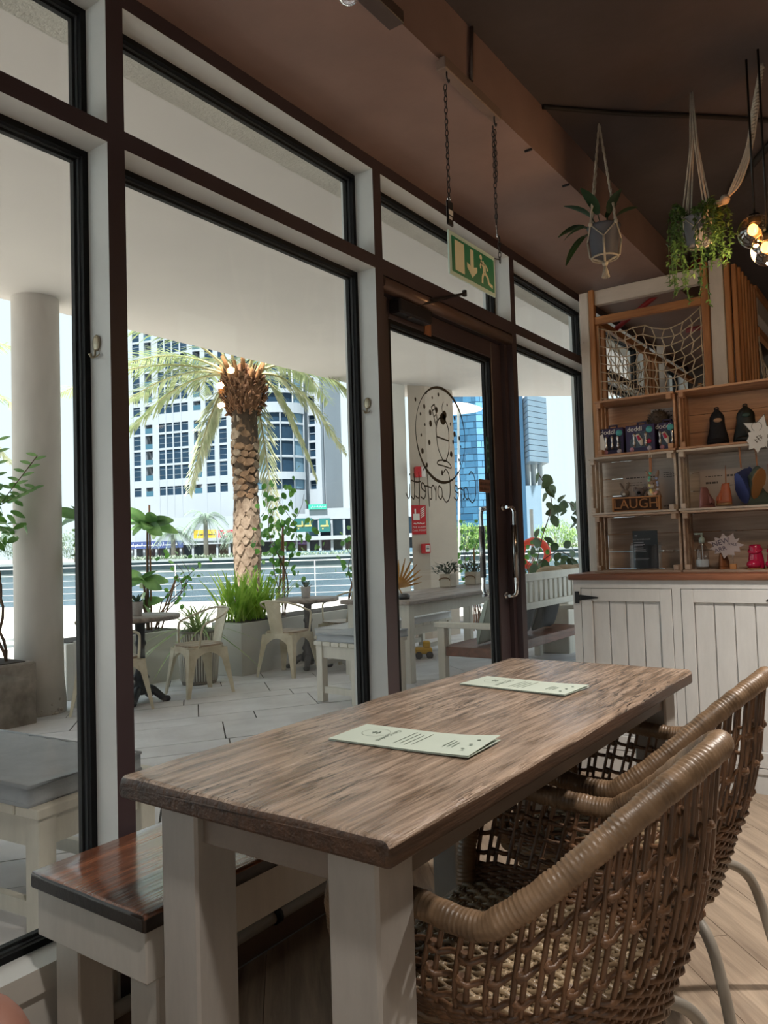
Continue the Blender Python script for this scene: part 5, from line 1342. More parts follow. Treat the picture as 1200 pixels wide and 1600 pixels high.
# square pillar with fire call point
pc = Vector((-4.18, 9.70))
p0, p1, p2 = Vector((-4.277, 9.04)), Vector((-4.115, 9.24)), Vector((-3.99, 9.80))
pil = struct(gempty('column_2', (-4.3, 9.5, GZ)), 'square beige pillar with red fire alarm fittings')
f1 = (p1 - p0).normalized(); f2 = (p2 - p1).normalized(); p3 = p2 + (p0 - p1)
MB().prism([tuple(p0), tuple(p1), tuple(p2), tuple(p3)], GZ, CZ0, M=None).build('shaft', mat('pillar_beige', 'bfb0a0', .85, var=.08, vscale=1.5), pil)
MB().prism([(-4.36, 8.6), (-4.31, 9.02), (-4.75, 9.4), (-4.95, 8.9)], GZ, CZ0).build('return_wall', mat('pillar_white', 'd8d2c8', .85, var=.05, vscale=1.5), pil)
n1 = Vector((f1.y, -f1.x, 0)); fx = Vector((f1.x, f1.y, 0))
def onp(t, z, h=.004): p = p0 + (p1 - p0) * t; return (p.x + n1.x * h, p.y + n1.y * h, z)
M_fire = mat('fire_red', 'c02026', .4); M_fw = mat('fire_white', 'e4dcd4', .5)
fs = tag(MB().box((-.095, 0, -.19), (.095, .19 * 2, .0)).build('tmp', M_fire), 'x', 'x'); bpy.data.objects.remove(fs)
Mf = frame(onp(.42, 1.505), fx, (0, 0, 1))
sg_ = tag(gempty('fire_sign', onp(.42, 1.31)), 'red fire alarm call point sign on the beige pillar', 'sign')
MB().box((-.105, -.205, 0), (.105, .205, .004), M=Mf).build('plate', M_fire, sg_)
q = MB().box((-.085, -.005, .0045), (.01, .085, .0052), M=Mf).box((-.062, .085, .0045), (-.040, .155, .0052), M=Mf)
for k in range(5): q.add([(.025 + .0, .02 + k * .028, .005), (.085, .06 + k * .028, .005), (.085, .075 + k * .028, .005), (.025, .035 + k * .028, .005)], [(0, 1, 2, 3)], 0, False, Mf)
text_mesh('FIRE ALARM', .036, Mf @ Matrix.Translation((0, -.105, .0055)), mb=q); text_mesh('CALL POINT', .036, Mf @ Matrix.Translation((0, -.150, .0055)), mb=q)
q2 = [(-.08, -.055), (-.06, -.045), (-.045, -.06), (-.02, -.042), (0, -.058), (.02, -.044), (.05, -.06), (.08, -.046)]
for i in range(len(q2) - 1): q.bar(Mf @ Vector((*q2[i], .005)), Mf @ Vector((*q2[i + 1], .005)), .010, .001, up=tuple(n1))
q.build('legend', M_fw, sg_)
Mc = frame(onp(.72, 1.10), fx, (0, 0, 1))
o = tag(gempty('fire_call_point', onp(.72, 1.05)), 'small red break-glass call point under the fire sign', 'alarm')
MB().box((-.062, -.068, 0), (.062, .068, .055), M=Mc, bev=.006).build('case', M_fire, o)
MB().box((-.01, -.045, .055), (.05, .045, .057), M=Mc).build('window', M_fw, o); MB().box((0, -.012, .057), (.04, .006, .058), M=Mc).box((0, .016, .057), (.04, .028, .058), M=Mc).build('print', M_iron, o)
Mb = frame(onp(.52, 2.17), fx, (0, 0, 1))
o = tag(gempty('alarm_sounder', onp(.52, 2.1)), 'red and white alarm sounder high on the beige pillar', 'alarm')
MB().box((-.075, -.075, 0), (.01, .075, .08), M=Mb, bev=.006).build('red_case', M_fire, o); MB().box((.012, -.07, 0), (.075, .07, .06), M=Mb, bev=.006).build('white_case', M_fw, o)
# white parasol far behind the pillar
o = tag(gempty('parasol', (-6.364, 13.942, 0.747)), 'white parasol open beyond the beige pillar', 'parasol')
q = (-6.273, 14.007, 3.938); qb = (-6.352, 13.951, 0.417)
MB().lathe([(0, .16), (.25, .10), (.50, 0), (.50, -.02), (.25, .08), (0, .13)], 16, M=Matrix.Translation(q)).build('canopy', mat('parasol_white', 'e2e2de', .8), o)
MB().tube([q, qb], .025, 8).build('pole', M_white, o)

# ---------------------------------------------------------------- patio furniture
M_fw2 = painted('patio_white_wood', 'd3ccbf', '8a7866', amount=.32, rough=.6, axis=2, soft=.04)
M_ptop = wood('patio_table_top', '6a5a50', 'a2948a', axis=0, rough=.5, bump=.4, cracks=.5)
M_cush = mat('grey_cushion', 'a9adb2', .9, var=.12, vscale=8, bump=.3, bscale=120)
M_cushl = mat('pale_cushion', 'c3c3c4', .9, var=.08, vscale=6, bump=.3, bscale=120)
M_cream2 = mat('cream_steel', 'd5cab2', .42, c2='b9ab90', vscale=6, bump=.03)
M_seatw = wood('bistro_seat', '6d543f', 'b9a48c', axis=0, rough=.5, bump=.3)
M_cast = mat('cast_iron', '20242b', .45, var=.2, vscale=10)
def bistro_chair():
    c = empty('bistro_armchair')
    sq = []
    for k in range(28):
        a = 2 * PI * k / 28; e_ = 4.0; ca, sa = math.cos(a), math.sin(a); rad = .192 / ((abs(ca) ** e_ + abs(sa) ** e_) ** (1 / e_)); sq.append((rad * ca, rad * sa))
    MB().prism([(a * .97, b_ * .97) for a, b_ in sq], .446, .462).build('seat', M_seatw, c)
    MB().prism(sq, .425, .446).build('seat_pan', M_cream2, c)
    for k in range(4):   # arched apron panel on every side
        Mr = Matrix.Rotation(k * PI / 2, 4, 'Z'); P = [(-.18, 0), (-.18, .10)]; P = [(-.19, .43), (-.196, .24)] + [(-.165 + .33 * i / 12, .30 + .095 * math.sin(PI * i / 12)) for i in range(13)] + [(.196, .24), (.19, .43)]
        MB().prism(P, .183, .189, M=Mr @ Matrix(((1, 0, 0, 0), (0, 0, -1, 0), (0, 1, 0, 0), (0, 0, 0, 1)))).build('apron', M_cream2, c)
    for sx_ in (-1, 1):
        for sy_ in (-1, 1):
            vs = []
            for z, o_, w in ((.43, .188, .088), (.30, .200, .066), (.12, .222, .042), (0, .236, .030)):
                vs += [(sx_ * o_, sy_ * o_, z), (sx_ * (o_ - w), sy_ * o_, z), (sx_ * (o_ - w * .5), sy_ * (o_ - w * .5), z), (sx_ * o_, sy_ * (o_ - w), z)]
            MB().add(vs, [(i * 4 + j, i * 4 + (j + 1) % 4, i * 4 + 4 + (j + 1) % 4, i * 4 + 4 + j) for i in range(3) for j in range(4)] + [(12, 13, 14, 15)]).build('leg', M_cream2, c)
    vs = []; 
    for i in range(9):
        t = i / 8; z = .44 + .33 * t; x = .178 + .075 * t; w = .075 + .02 * t
        for j in range(5): y = -w + 2 * w * j / 4; vs.append((x + .012 * (1 - (y / w) ** 2) + (.006 if j in (1, 3) and 1 < i < 7 else 0), y, z))
    fs_ = [(i * 5 + j, i * 5 + j + 1, i * 5 + j + 6, i * 5 + j + 5) for i in range(8) for j in range(4)]
    m_ = len(vs); vs += [(a + .004, b_, z) for a, b_, z in vs]; fs_ += [(m_ + a, m_ + d_, m_ + e_, m_ + f_) for a, f_, e_, d_ in fs_]
    MB().add(vs, fs_, 0, True).build('backrest', M_cream2, c)
    half = [(-.10, -.205, .44), (-.085, -.235, .60), (-.055, -.252, .655), (.03, -.252, .685), (.13, -.235, .725), (.215, -.165, .760), (.255, -.08, .775)]
    MB().tube(bez(half + [(.262, 0, .777)] + [(a, -b_, z) for a, b_, z in half[::-1]], 6), .0105, 10).build('arm_tube', M_cream2, c)
    return c
def bistro_table(x, y, label):
    t = tag(empty('bistro_table', (x, y, gz(x))), label, 'table', 'round bistro tables on the patio')
    MB().lathe([(0, .725), (.33, .725), (.345, .735), (.345, .757), (.335, .765), (0, .765)], 40).build('table_top', M_ptop, t)
    MB().lathe([(.02, .725), (.09, .725), (.09, .70), (.045, .69), (.040, .55), (.052, .52), (.038, .49), (.042, .30), (.055, .26), (.075, .22), (.055, .19), (.085, .14), (.095, .09), (.03, .07)], 20).build('pedestal', M_cast, t)
    for k in range(4):
        a = k * PI / 2 + .6; P = bez([(.05, .14), (.13, .13), (.20, .06), (.26, .028), (.285, .022)], 4)if False else None
        pts = [Vector((rr_ * math.cos(a), rr_ * math.sin(a), z)) for rr_, z in ((.04, .12), (.09, .12), (.14, .085), (.19, .045), (.225, .032))]
        MB().tube(bez(pts, 4), [.040 - .0008 * i for i in range(17)], 8).ball(pts[-1], .034, 10, 6, sc=(1.1, 1.1, .85)).build('foot', M_cast, t)
    return t
bistro_table(-4.12, 4.36, 'round bistro table with dark iron foot nearer the column')
bistro_table(-3.97, 6.44, 'round bistro table with dark iron foot before the long white planter')
c0 = bistro_chair()
for k, (x, y, rz, lab) in enumerate(((-3.93, 4.86, PI / 2 - .25, 'cream steel armchair right of the nearer bistro table'), (-3.93, 3.93, -PI / 2 + .1, 'cream steel armchair left of the nearer bistro table, half hidden by the mullion'),
                                     (-3.87, 6.00, -PI / 2 + .12, 'cream steel armchair left of the far bistro table'), (-3.95, 7.00, PI / 2 - .2, 'cream steel armchair right of the far bistro table'))):
    c = c0 if k == 0 else copy_tree(c0)
    c.location = (x, y, gz(x)); c.rotation_euler = (0, 0, rz); tag(c, lab, 'chair', 'cream steel bistro armchairs')
# little succulents on the bistro tables
G_suc = leafmat('succulent_green', '2c4436', '4a6650')
def succulent(x, y, z, label, r=.055, grp='succulents on the bistro tables'):
    o = tag(empty('potted_succulent', (x, y, z)), label, 'potted plant', grp)
    MB().lathe([(0, 0), (r * .75, 0), (r * .8, .004), (r, .115), (r * 1.02, .12), (r * .9, .12), (0, .10)], 18).build('pot', mat('ribbed_white_pot', 'bdb6b2', .6, var=.15, vscale=30), o)
    for k in range(16):
        a = k * 2.4; e_ = .25 + .9 * (k % 4) / 3
        MB().leaf((0, 0, .108), (math.cos(a), math.sin(a), e_), (0, 0, 1), .10, .026, -.15, 0, 3).build('leaf', G_suc, o)
succulent(-4.16, 4.36, gz(-4.12) + .765, 'succulent in a ribbed white pot on the nearer bistro table')
succulent(-3.99, 6.44, gz(-3.97) + .765, 'succulent in a ribbed white pot on the far bistro table')
# long patio tables and benches
def patio_table(cx, cy, L_, Wd, rz, label):
    t = tag(empty('patio_table', (cx, cy, gz(cx)), rz), label, 'table', 'long white patio tables')
    n = 4
    for k in range(n):
        a = -Wd / 2 + Wd * k / n; MB().box((-L_ / 2, a + .002, .715), (L_ / 2, a + Wd / n - .002, .755), bev=.008).build('top_board', M_ptop, t)
    for sx_ in (-1, 1):
        for sy_ in (-1, 1): x = sx_ * (L_ / 2 - .11); y = sy_ * (Wd / 2 - .09); MB().box((x - .045, y - .045, 0), (x + .045, y + .045, .715), bev=.005).build('leg', M_fw2, t)
        MB().box((sx_ * (L_ / 2 - .11) - .012, -Wd / 2 + .14, .60), (sx_ * (L_ / 2 - .11) + .012, Wd / 2 - .14, .715)).build('apron', M_fw2, t)
        MB().box((-L_ / 2 + .16, sx_ * (Wd / 2 - .09) - .012, .60), (L_ / 2 - .16, sx_ * (Wd / 2 - .09) + .012, .715)).build('apron', M_fw2, t)
    return t
def patio_bench(cx, cy, L_, Wd, rz, label, h=.45, brace=False, end_step=.085):
    t = tag(empty('patio_bench', (cx, cy, gz(cx)), rz), label, 'bench', 'white slatted patio benches')
    n = max(2, round(L_ / end_step)); 
    for k in range(n):
        a = -L_ / 2 + L_ * k / n; MB().box((a + .004, -Wd / 2, h - .032), (a + L_ / n - .004, Wd / 2, h), bev=.004).build('slat', M_fw2, t)
    for sx_ in (-1, 1):
        for sy_ in (-1, 1):
            x = sx_ * (L_ / 2 - .05); y = sy_ * (Wd / 2 - .045); MB().box((x - .032, y - .032, 0), (x + .032, y + .032, h - .032), bev=.003).build('leg', M_fw2, t)
        MB().box((-L_ / 2 + .08, sx_ * (Wd / 2 - .045) - .016, h - .13), (L_ / 2 - .08, sx_ * (Wd / 2 - .045) + .016, h - .034)).build('rail', M_fw2, t)
        MB().box((sx_ * (L_ / 2 - .05) - .014, -Wd / 2 + .075, h - .13), (sx_ * (L_ / 2 - .05) + .014, Wd / 2 - .075, h - .034)).build('end_rail', M_fw2, t)
        MB().box((-L_ / 2 + .08, sx_ * (Wd / 2 - .045) - .014, .07), (L_ / 2 - .08, sx_ * (Wd / 2 - .045) + .014, .12)).build('stretcher', M_fw2, t)
    return t
def cushion(cx, cy, z, L_, Wd, H, rz, label, m, grp='seat cushions on the patio'):
    c = tag(empty('seat_cushion', (cx, cy, z), rz), label, 'cushion', grp)
    nx_, ny_ = 26, 12; vs = []; fs_ = []
    for top in (1, 0):
        for i in range(nx_ + 1):
            for j in range(ny_ + 1):
                u = -1 + 2 * i / nx_; w = -1 + 2 * j / ny_
                pu = (1 - abs(u) ** 8) ** .5; pw = (1 - abs(w) ** 8) ** .5; d_ = min(pu, pw)
                ru = .004 * math.sin(i * 2.3) * max(0, abs(w) - .6) * 2 if top else 0
                vs.append((u * L_ / 2, w * Wd / 2, (H * .82 + H * .18 * d_ * (1 - .25 * (u * u + w * w)) + ru) if top else H * .0))
    o_ = (nx_ + 1) * (ny_ + 1)
    for i in range(nx_):
        for j in range(ny_): a = i * (ny_ + 1) + j; fs_ += [(a, a + ny_ + 1, a + ny_ + 2, a + 1), (o_ + a, o_ + a + 1, o_ + a + ny_ + 2, o_ + a + ny_ + 1)]
    for i in range(nx_):
        for j in (0, ny_): a = i * (ny_ + 1) + j; fs_.append((a, a + ny_ + 1, o_ + a + ny_ + 1, o_ + a))
    for j in range(ny_):
        for i in (0, nx_): a = i * (ny_ + 1) + j; fs_.append((a, a + 1, o_ + a + 1, o_ + a))
    MB().add(vs, fs_, 0, True).build('cover', m, c)
    e_ = [(-L_ / 2, -Wd / 2), (L_ / 2, -Wd / 2), (L_ / 2, Wd / 2), (-L_ / 2, Wd / 2)]
    for zz in (H * .82, H * .06):
        MB().tube([(a, b_, zz) for a, b_ in e_], .006, 6, closed=True).build('piping', m, c)
    return c
# group by the second table
patio_table(-2.58, 6.97, 2.60, .76, PI / 2 + .05, 'long patio table standing beyond the door')
patio_bench(-2.22, 5.08, .48, .62, -.10, 'white slatted stool-bench in front of the long patio table', .48, end_step=.095)
cushion(-2.21, 5.09, gz(-2.22) + .48, .46, .60, .07, -.10, 'grey quilted cushion on the small slatted bench', M_cush)
patio_bench(-3.42, 7.2, 2.2, .46, PI / 2 + .05, 'long white bench on the far side of the long patio table', .38, end_step=.18)
cushion(-3.42, 7.2, gz(-3.42) + .38, 2.15, .46, .09, PI / 2 + .05, 'long pale cushion on the far bench', M_cushl)
# group at the left edge
patio_table(-1.205, -.07, 2.60, .75, PI / 2, 'long patio table cut by the left picture edge')
patio_bench(-1.163, 1.52, 1.05, .50, .10, 'white slatted bench outside the first window', .42, end_step=.12)
cushion(-1.18, 1.50, gz(-1.163) + .42, 1.0, .44, .075, .08, 'blue-grey piped cushion on the bench outside the first window', M_cush)

# white sofa bench by the door
o = tag(gempty('garden_sofa', (-1.6, 6.7, gz(-1.6))), 'white wooden garden sofa with brown seat and slatted back beyond the door', 'sofa')
sf0, sf1, sX0, sX1 = 5.72, 7.75, -1.88, -1.30
M_brs = wood('sofa_seat_brown', '4f2c1e', '7d4c38', axis=1, rough=.5, bump=.3)
for y in (sf0, sf1 - .07):
    MB().box((sX0, y, gz(sX0)), (sX0 + .07, y + .07, .44), bev=.004).build('front_leg', M_fw2, o); MB().box((sX1 - .07, y, gz(sX1)), (sX1, y + .07, .86), bev=.004).build('back_leg', M_fw2, o)
    MB().box((sX0 - .03, y - .01, .44), (sX1, y + .08, .485), bev=.006).build('armrest', M_fw2, o)
MB().box((sX0 + .02, sf0 + .02, .20), (sX1 - .05, sf1 - .02, .28), bev=.004).build('seat', M_brs, o)
for z0_, z1_, nm in ((.80, .87, 'top_rail'), (.55, .61, 'lower_rail')): MB().box((sX1 - .055, sf0 + .05, z0_), (sX1 - .015, sf1 - .05, z1_), bev=.004).build(nm, M_fw2, o)
n = 16
for k in range(n):
    y = sf0 + .11 + (sf1 - sf0 - .22) * (k + .1) / n; MB().box((sX1 - .045, y, .61), (sX1 - .025, y + .072, .80), bev=.003).build('back_slat', M_fw2, o)
def scatter(x, y, z, w, lean, rz, label, m):
    c = tag(empty('scatter_cushion', (x, y, z), rz), label, 'cushion', 'scatter cushions on the garden sofa'); c.rotation_euler = (0, lean, rz)
    n_ = 14; vs = []; fs_ = []
    for s_2 in (1, -1):
        for i in range(n_ + 1):
            for j in range(n_ + 1):
                u, q_ = -1 + 2 * i / n_, -1 + 2 * j / n_; th = .075 * ((1 - u ** 4) * (1 - q_ ** 4)) ** .5 + .004
                vs.append((s_2 * th, u * w / 2 * (1 - .06 * (1 - q_ * q_)), w / 2 + q_ * w / 2 * (1 - .06 * (1 - u * u))))
    o_ = (n_ + 1) ** 2
    for i in range(n_):
        for j in range(n_): a = i * (n_ + 1) + j; fs_ += [(a, a + n_ + 1, a + n_ + 2, a + 1), (o_ + a, o_ + a + 1, o_ + a + n_ + 2, o_ + a + n_ + 1)]
    MB().add(vs, fs_, 0, True).build('cover', m, c)
    vs2 = [(math.copysign(.006, k) * 0, 0, 0) for k in (1,)]
    MB().tube([(0, -w / 2 * .98, .02), (0, w / 2 * .98, .02), (0, w / 2 * .98, w * .98), (0, -w / 2 * .98, w * .98)], .005, 6, closed=True).build('piping', m, c)
    return c
scatter(-1.575, 6.08, .29, .40, .28, .0, 'sage scatter cushion leaning in the near end of the garden sofa', mat('sage_cushion', '9aa39a', .9))
scatter(-1.575, 6.62, .29, .44, .28, 0, 'dark charcoal scatter cushion behind the sofa slats', mat('charcoal_cushion', '4c4a4a', .9, var=.15, vscale=8, bump=.3))
scatter(-1.575, 7.20, .29, .44, .28, 0, 'second dark cushion at the far end of the garden sofa', mat('charcoal_cushion', '4c4a4a', .9))
# burlap sack on the sofa's far side
q = MB()
for k in range(5): q.ball((-1.75 - .1 * (k % 2), 7.9 + .22 * k, .80), .16, 14, 8, sc=(1, 1.1, .5))
tag(q.build('burlap_cover', mat('burlap', '9b8468', .95, var=.2, vscale=20, bump=.6)), 'crumpled burlap cover above the garden sofa back', 'cover')
tag(MB().box((-1.95, 7.85, gz(-1.75)), (-1.55, 9.0, .75), bev=.01).build('white_planter', M_fw2), 'white planter box carrying the burlap behind the sofa', 'planter')
# plants on the long table, dried palm leaf, toy under the bench
G_grey = leafmat('leaf_grey_green', '3a4438', '566152')
def table_shrub(x, y, z, label, seed):
    o = tag(empty('potted_shrub', (x, y, z)), label, 'potted plant', 'potted shrubs on the long patio table'); rr = random.Random(seed)
    MB().box((-.075, -.075, 0), (.075, .075, .15), bev=.01).build('pot', mat('beige_pot', 'b9ab9a', .8, var=.1), o)
    MB().tube([(-.07 * math.cos(a), -.078 , .11 + .03 * math.sin(a) - .03) for a in [PI * i / 8 for i in range(9)]], .006, 6).build('handle', mat('rope_brown', '7a5c42', .8), o)
    q = MB()
    for k in range(150):
        a = rr.uniform(0, 2 * PI); r_ = rr.uniform(.02, .17); z_ = .15 + rr.uniform(0, .14) * (1 - (r_ / .22) ** 2)
        q.leaf((r_ * math.cos(a), r_ * math.sin(a), z_), (math.cos(a) + rr.uniform(-.6, .6), math.sin(a) + rr.uniform(-.6, .6), rr.uniform(.1, 1.2)), (0, 0, 1), rr.uniform(.04, .075), .026, .2, 0, 2)
    for k in range(10): a = k * .63; q.tube([(0, 0, .13), (.10 * math.cos(a), .10 * math.sin(a), .24)], .003, 4)
    stuff(q.build('foliage', G_grey, o))
table_shrub(-2.88, 7.62, gz(-2.58) + .755, 'grey-green shrub in a beige pot, left one on the long patio table', 1)
table_shrub(-2.82, 8.10, gz(-2.58) + .755, 'grey-green shrub in a beige pot, right one on the long patio table', 2)
o = tag(gempty('dried_palm_leaf', (-2.33, 5.90, gz(-2.58) + .757)), 'orange-brown dried palm leaf standing on the long patio table', 'dried plant')
M_dry = leafmat('dried_leaf', '8a5a24', 'b9853c')
st0 = Vector((-2.33, 5.90, gz(-2.58) + .757)); MB().tube([st0, st0 + Vector((-.06, -.03, .14))], .006, 6).build('stem', M_dry, o)
for k in range(9): a = -.9 + .22 * k; d_ = E1 * math.sin(a + .5) + Vector((0, 0, 1)) * math.cos(a + .5); MB().leaf(st0 + Vector((-.05, -.02, .10)), d_, E2 * -1, .30 - .02 * abs(k - 4), .022, .05, 0, 3).build('blade', M_dry, o)
MB().lathe([(0, 0), (.05, 0), (.055, .03), (.03, .05), (0, .05)], 14, M=Matrix.Translation(st0)).build('vase', M_cast, o)
o = tag(empty('toy_digger', (-3.05, 7.35, gz(-3.05)), .6), 'yellow plastic toy digger lying under the far bench', 'toy')
M_yel = mat('toy_yellow', 'd9a514', .4)
MB().box((-.11, -.06, .05), (.08, .06, .12), bev=.015).build('body', M_yel, o); MB().box((-.02, -.05, .12), (.06, .05, .19), bev=.012).build('cab', M_yel, o)
MB().bar((-.10, 0, .10), (-.22, 0, .16), .04, .03).bar((-.22, 0, .16), (-.27, 0, .06), .05, .03).build('digger_arm', M_yel, o)
for sx_ in (-.07, .05):
    for sy_ in (-.07, .07): MB().tube([(sx_, sy_ - .012, .04), (sx_, sy_ + .012, .04)], .04, 12).build('wheel', M_black, o)

# ================================================================ planters and their plants
M_plw = mat('planter_white', 'd0cdc6', .6, var=.08, vscale=3, bump=.05)
M_soil = mat('soil', '3b2f26', .95, var=.3, vscale=30, bump=.6)
G_lime = leafmat('blade_lime', '86ac3c', 'bcd666', trans=.45); G_spider = leafmat('blade_spider', '7f9a58', 'b9c48a', trans=.35)
G_vine = leafmat('vine_leaf', '3f6e30', '6ea048', trans=.4); G_frang = leafmat('frangipani_leaf', '587e48', '86aa68', rough=.3, trans=.35)
G_agave = leafmat('agave_leaf', '4d6a58', '7a8f7a')
M_stem = mat('woody_stem', '6a5240', .9, c2='4a382c', vscale=20, bump=.5)
M_stake = mat('cane_stake', '8a5f42', .7)
def blades(o, x, y, z, n, h, spread, wd, m, seed, droop=.35, wx=.1, wy=.1, name='blade'):
    rr = random.Random(seed)
    for k in range(n):
        a = rr.uniform(0, 2 * PI); e_ = rr.uniform(.15, 1) * spread
        MB().leaf((x + rr.uniform(-wx, wx), y + rr.uniform(-wy, wy), z), (math.cos(a) * e_, math.sin(a) * e_, 1), (math.cos(a + PI), math.sin(a + PI), .2), h * rr.uniform(.65, 1.1), wd * rr.uniform(.8, 1.2), droop * rr.uniform(.4, 1.5) * (.4 + e_), 0, 5).build(name, m, o)
# long white planter
pl0 = tag(gempty('white_planter', (-4.57, 7.0, GZ)), 'long white planter box behind the far bistro table', 'planter', 'white planter boxes')
MB().box((-4.80, 5.80, GZ), (-4.34, 8.25, .385), bev=.006).build('box', M_plw, pl0); MB().box((-4.77, 5.83, .34), (-4.37, 8.22, .392)).build('soil', M_soil, pl0)
pl1 = tag(gempty('white_planter', (-5.2, 4.9, GZ)), 'low white planter box behind the nearer bistro table', 'planter', 'white planter boxes')
MB().box((-5.45, 4.20, GZ - .1), (-5.00, 5.55, .335), bev=.006).build('box', M_plw, pl1); MB().box((-5.42, 4.23, .30), (-5.03, 5.52, .342)).build('soil', M_soil, pl1)
for k, y in enumerate((5.95, 6.15, 6.35)):
    g = tag(gempty('grass_clump', (-4.57, y, .39)), ['bright green strap-leaved clump at the near end of the white planter', 'bright green strap-leaved clump in the middle of the row', 'bright green strap-leaved clump next to the climbing vine'][k], 'plant', 'strap-leaved clumps in the white planter')
    blades(g, -4.57, y, .385, 54, .56, .55, .030, G_lime, 20 + k, wx=.14, wy=.13)
# ribbed basket pot with spider plant
bk = tag(gempty('basket_pot', (-4.47, 5.33, GZ)), 'ribbed grey-white basket pot with a spiky spider plant', 'potted plant')
q = MB(); n = 44
for j in range(9):
    pass
MB().lathe([(0, GZ), (.165, GZ), (.175, GZ + .04), (.205, .34), (.21, .365), (.195, .365), (0, .33)], 44, M=Matrix.Translation((-4.47, 5.33, 0))).build('pot', mat('basket_body', '8a8178', .9), bk)  # pot wall in a darker tone than its ribs
for k in range(n):
    a = 2 * PI * k / n; MB().tube([(-4.47 + r_ * math.cos(a), 5.33 + r_ * math.sin(a), z) for r_, z in ((.176, GZ + .05), (.192, .08), (.208, .345))], .0085, 5).build('rib', mat('basket_rib', 'd2ccc2', .8), bk)
blades(bk, -4.47, 5.33, .34, 70, .46, 1.5, .020, G_spider, 31, .8, .06, .06)
# dark pot with agave
ag = tag(gempty('agave_pot', (-4.62, 7.95, .39)), 'dark grey bowl with a small agave beyond the far bistro chair', 'potted plant')
pgx, pgy = -4.02, 7.95
MB().lathe([(0, GZ), (.20, GZ), (.27, .28), (.29, .32), (.26, .32), (0, .27)], 28, M=Matrix.Translation((pgx, pgy, 0))).build('pot', mat('slate_pot', '4a5254', .7, var=.1), ag)
blades(ag, pgx, pgy, .28, 16, .26, .9, .045, G_agave, 33, .1, .03, .03)
# tall square planter by the column
tp = tag(gempty('tall_planter', (-4.47, 4.07, GZ)), 'tall slim white planter beside the round column', 'planter')
MB().box((-4.56, 3.985, GZ), (-4.38, 4.165, .41), bev=.008).build('box', M_plw, tp); MB().box((-4.54, 4.005, .39), (-4.40, 4.145, .414)).build('soil', M_soil, tp)
def big_leaf_plant(x, y, z0, heads, label, seed, stake=None):
    o = tag(gempty('frangipani', (x, y, z0)), label, 'plant', 'frangipani plants with broad leaves'); rr = random.Random(seed)
    for (dx_, dy_, dz_, n_, L_) in heads:
        c = Vector((x + dx_, y + dy_, z0 + dz_))
        MB().tube(bez([(x, y, z0), (x + dx_ * .25, y + dy_ * .25, z0 + dz_ * .5), c], 5), [.020 - .0010 * i for i in range(11)], 8).build('stem', M_stem, o)
        for k in range(n_):
            a = k * 2.4 + rr.uniform(-.3, .3); e_ = -.45 + 1.3 * (k / n_)
            MB().leaf(c, (math.cos(a), math.sin(a), e_), (rr.uniform(-.8, .8) + .45, rr.uniform(-.8, .8) - .45, .55), L_ * rr.uniform(.8, 1.1), L_ * .46, .22, 0, 6, .2).build('leaf', G_frang, o)
    if stake: MB().tube([(x + stake[0], y + stake[1], z0 - .05), (x + stake[0], y + stake[1], z0 + stake[2])], .010, 8).build('stake', M_stake, o)
    return o
big_leaf_plant(-4.47, 4.09, .40, ((-.09, .0, 1.10, 12, .26), (.10, .02, .72, 11, .24), (-.06, .10, .9, 8, .22)), 'broad-leaved plant in the tall planter by the column', 3)
big_leaf_plant(-5.20, 5.28, .33, ((.02, .0, 1.14, 16, .30), (.06, -.10, .55, 9, .26), (-.02, -.05, .30, 6, .22)), 'broad-leaved plant with a cane stake behind the nearer bistro table', 4, (.03, .02, 1.34))
def heart_leaves(o, pts, n, L_, m, seed, spread):
    rr = random.Random(seed)
    for k in range(n):
        p = Vector(pts[rr.randrange(len(pts))]) + Vector((rr.gauss(0, spread), rr.gauss(0, spread), rr.gauss(0, spread)))
        a = rr.uniform(0, 2 * PI); MB().leaf(p, (math.cos(a) * .7, math.sin(a) * .7, rr.uniform(-1.2, -.3)), (rr.uniform(-1, 1) + .5, rr.uniform(-1, 1) - .5, .3), L_ * rr.uniform(.7, 1.25), L_ * .85, .15, 0, 4, .15).build('leaf', m, o)
def vine(x, y, z0, h, label, seed, n=90, L_=.075, width=.16, stakes=3, lean=(0, 0)):
    o = tag(gempty('climbing_vine', (x, y, z0)), label, 'plant', 'climbing vines on canes'); rr = random.Random(seed); pts = []
    for k in range(stakes):
        a = 2 * PI * k / stakes; MB().tube([(x + .05 * math.cos(a), y + .05 * math.sin(a), z0 - .03), (x + lean[0] * .7, y + lean[1] * .7, z0 + h * .78)], .009, 6).build('stake', M_stake, o)
    for k in range(4):
        ph = rr.uniform(0, 6); P = []
        for i in range(15):
            t = i / 14; w = width * (.25 + t * 1.0) ; P.append((x + lean[0] * t + w * .5 * math.sin(ph + t * 6), y + lean[1] * t + w * .5 * math.cos(ph + t * 5), z0 + h * t * rr.uniform(.96, 1.02)))
        MB().tube(P, [.008 - .0004 * i for i in range(15)], 5).build('stem', M_stem, o); pts += P[6:]
    heart_leaves(o, pts, n, L_, G_vine, seed + 1, width * .42)
    return o
vine(-4.52, 6.62, .38, 1.42, 'green climbing vine on dark canes in the long white planter', 5, 150, .075, .28, 3, (-.03, .12))
vine(-4.55, 7.95, .38, .95, 'loose climbing vine at the far end of the white planter', 6, 60, .075, .22, 2, (.1, .15))
vine(-5.20, 5.40, .33, .72, 'thin twining vine beside the cane stake', 7, 40, .06, .20, 2, (.05, .35))
vine(*(-3.968, 10.248), -.28, 1.75, 'pale green vine on canes right of the beige pillar', 8, 70, .07, .25, 3)
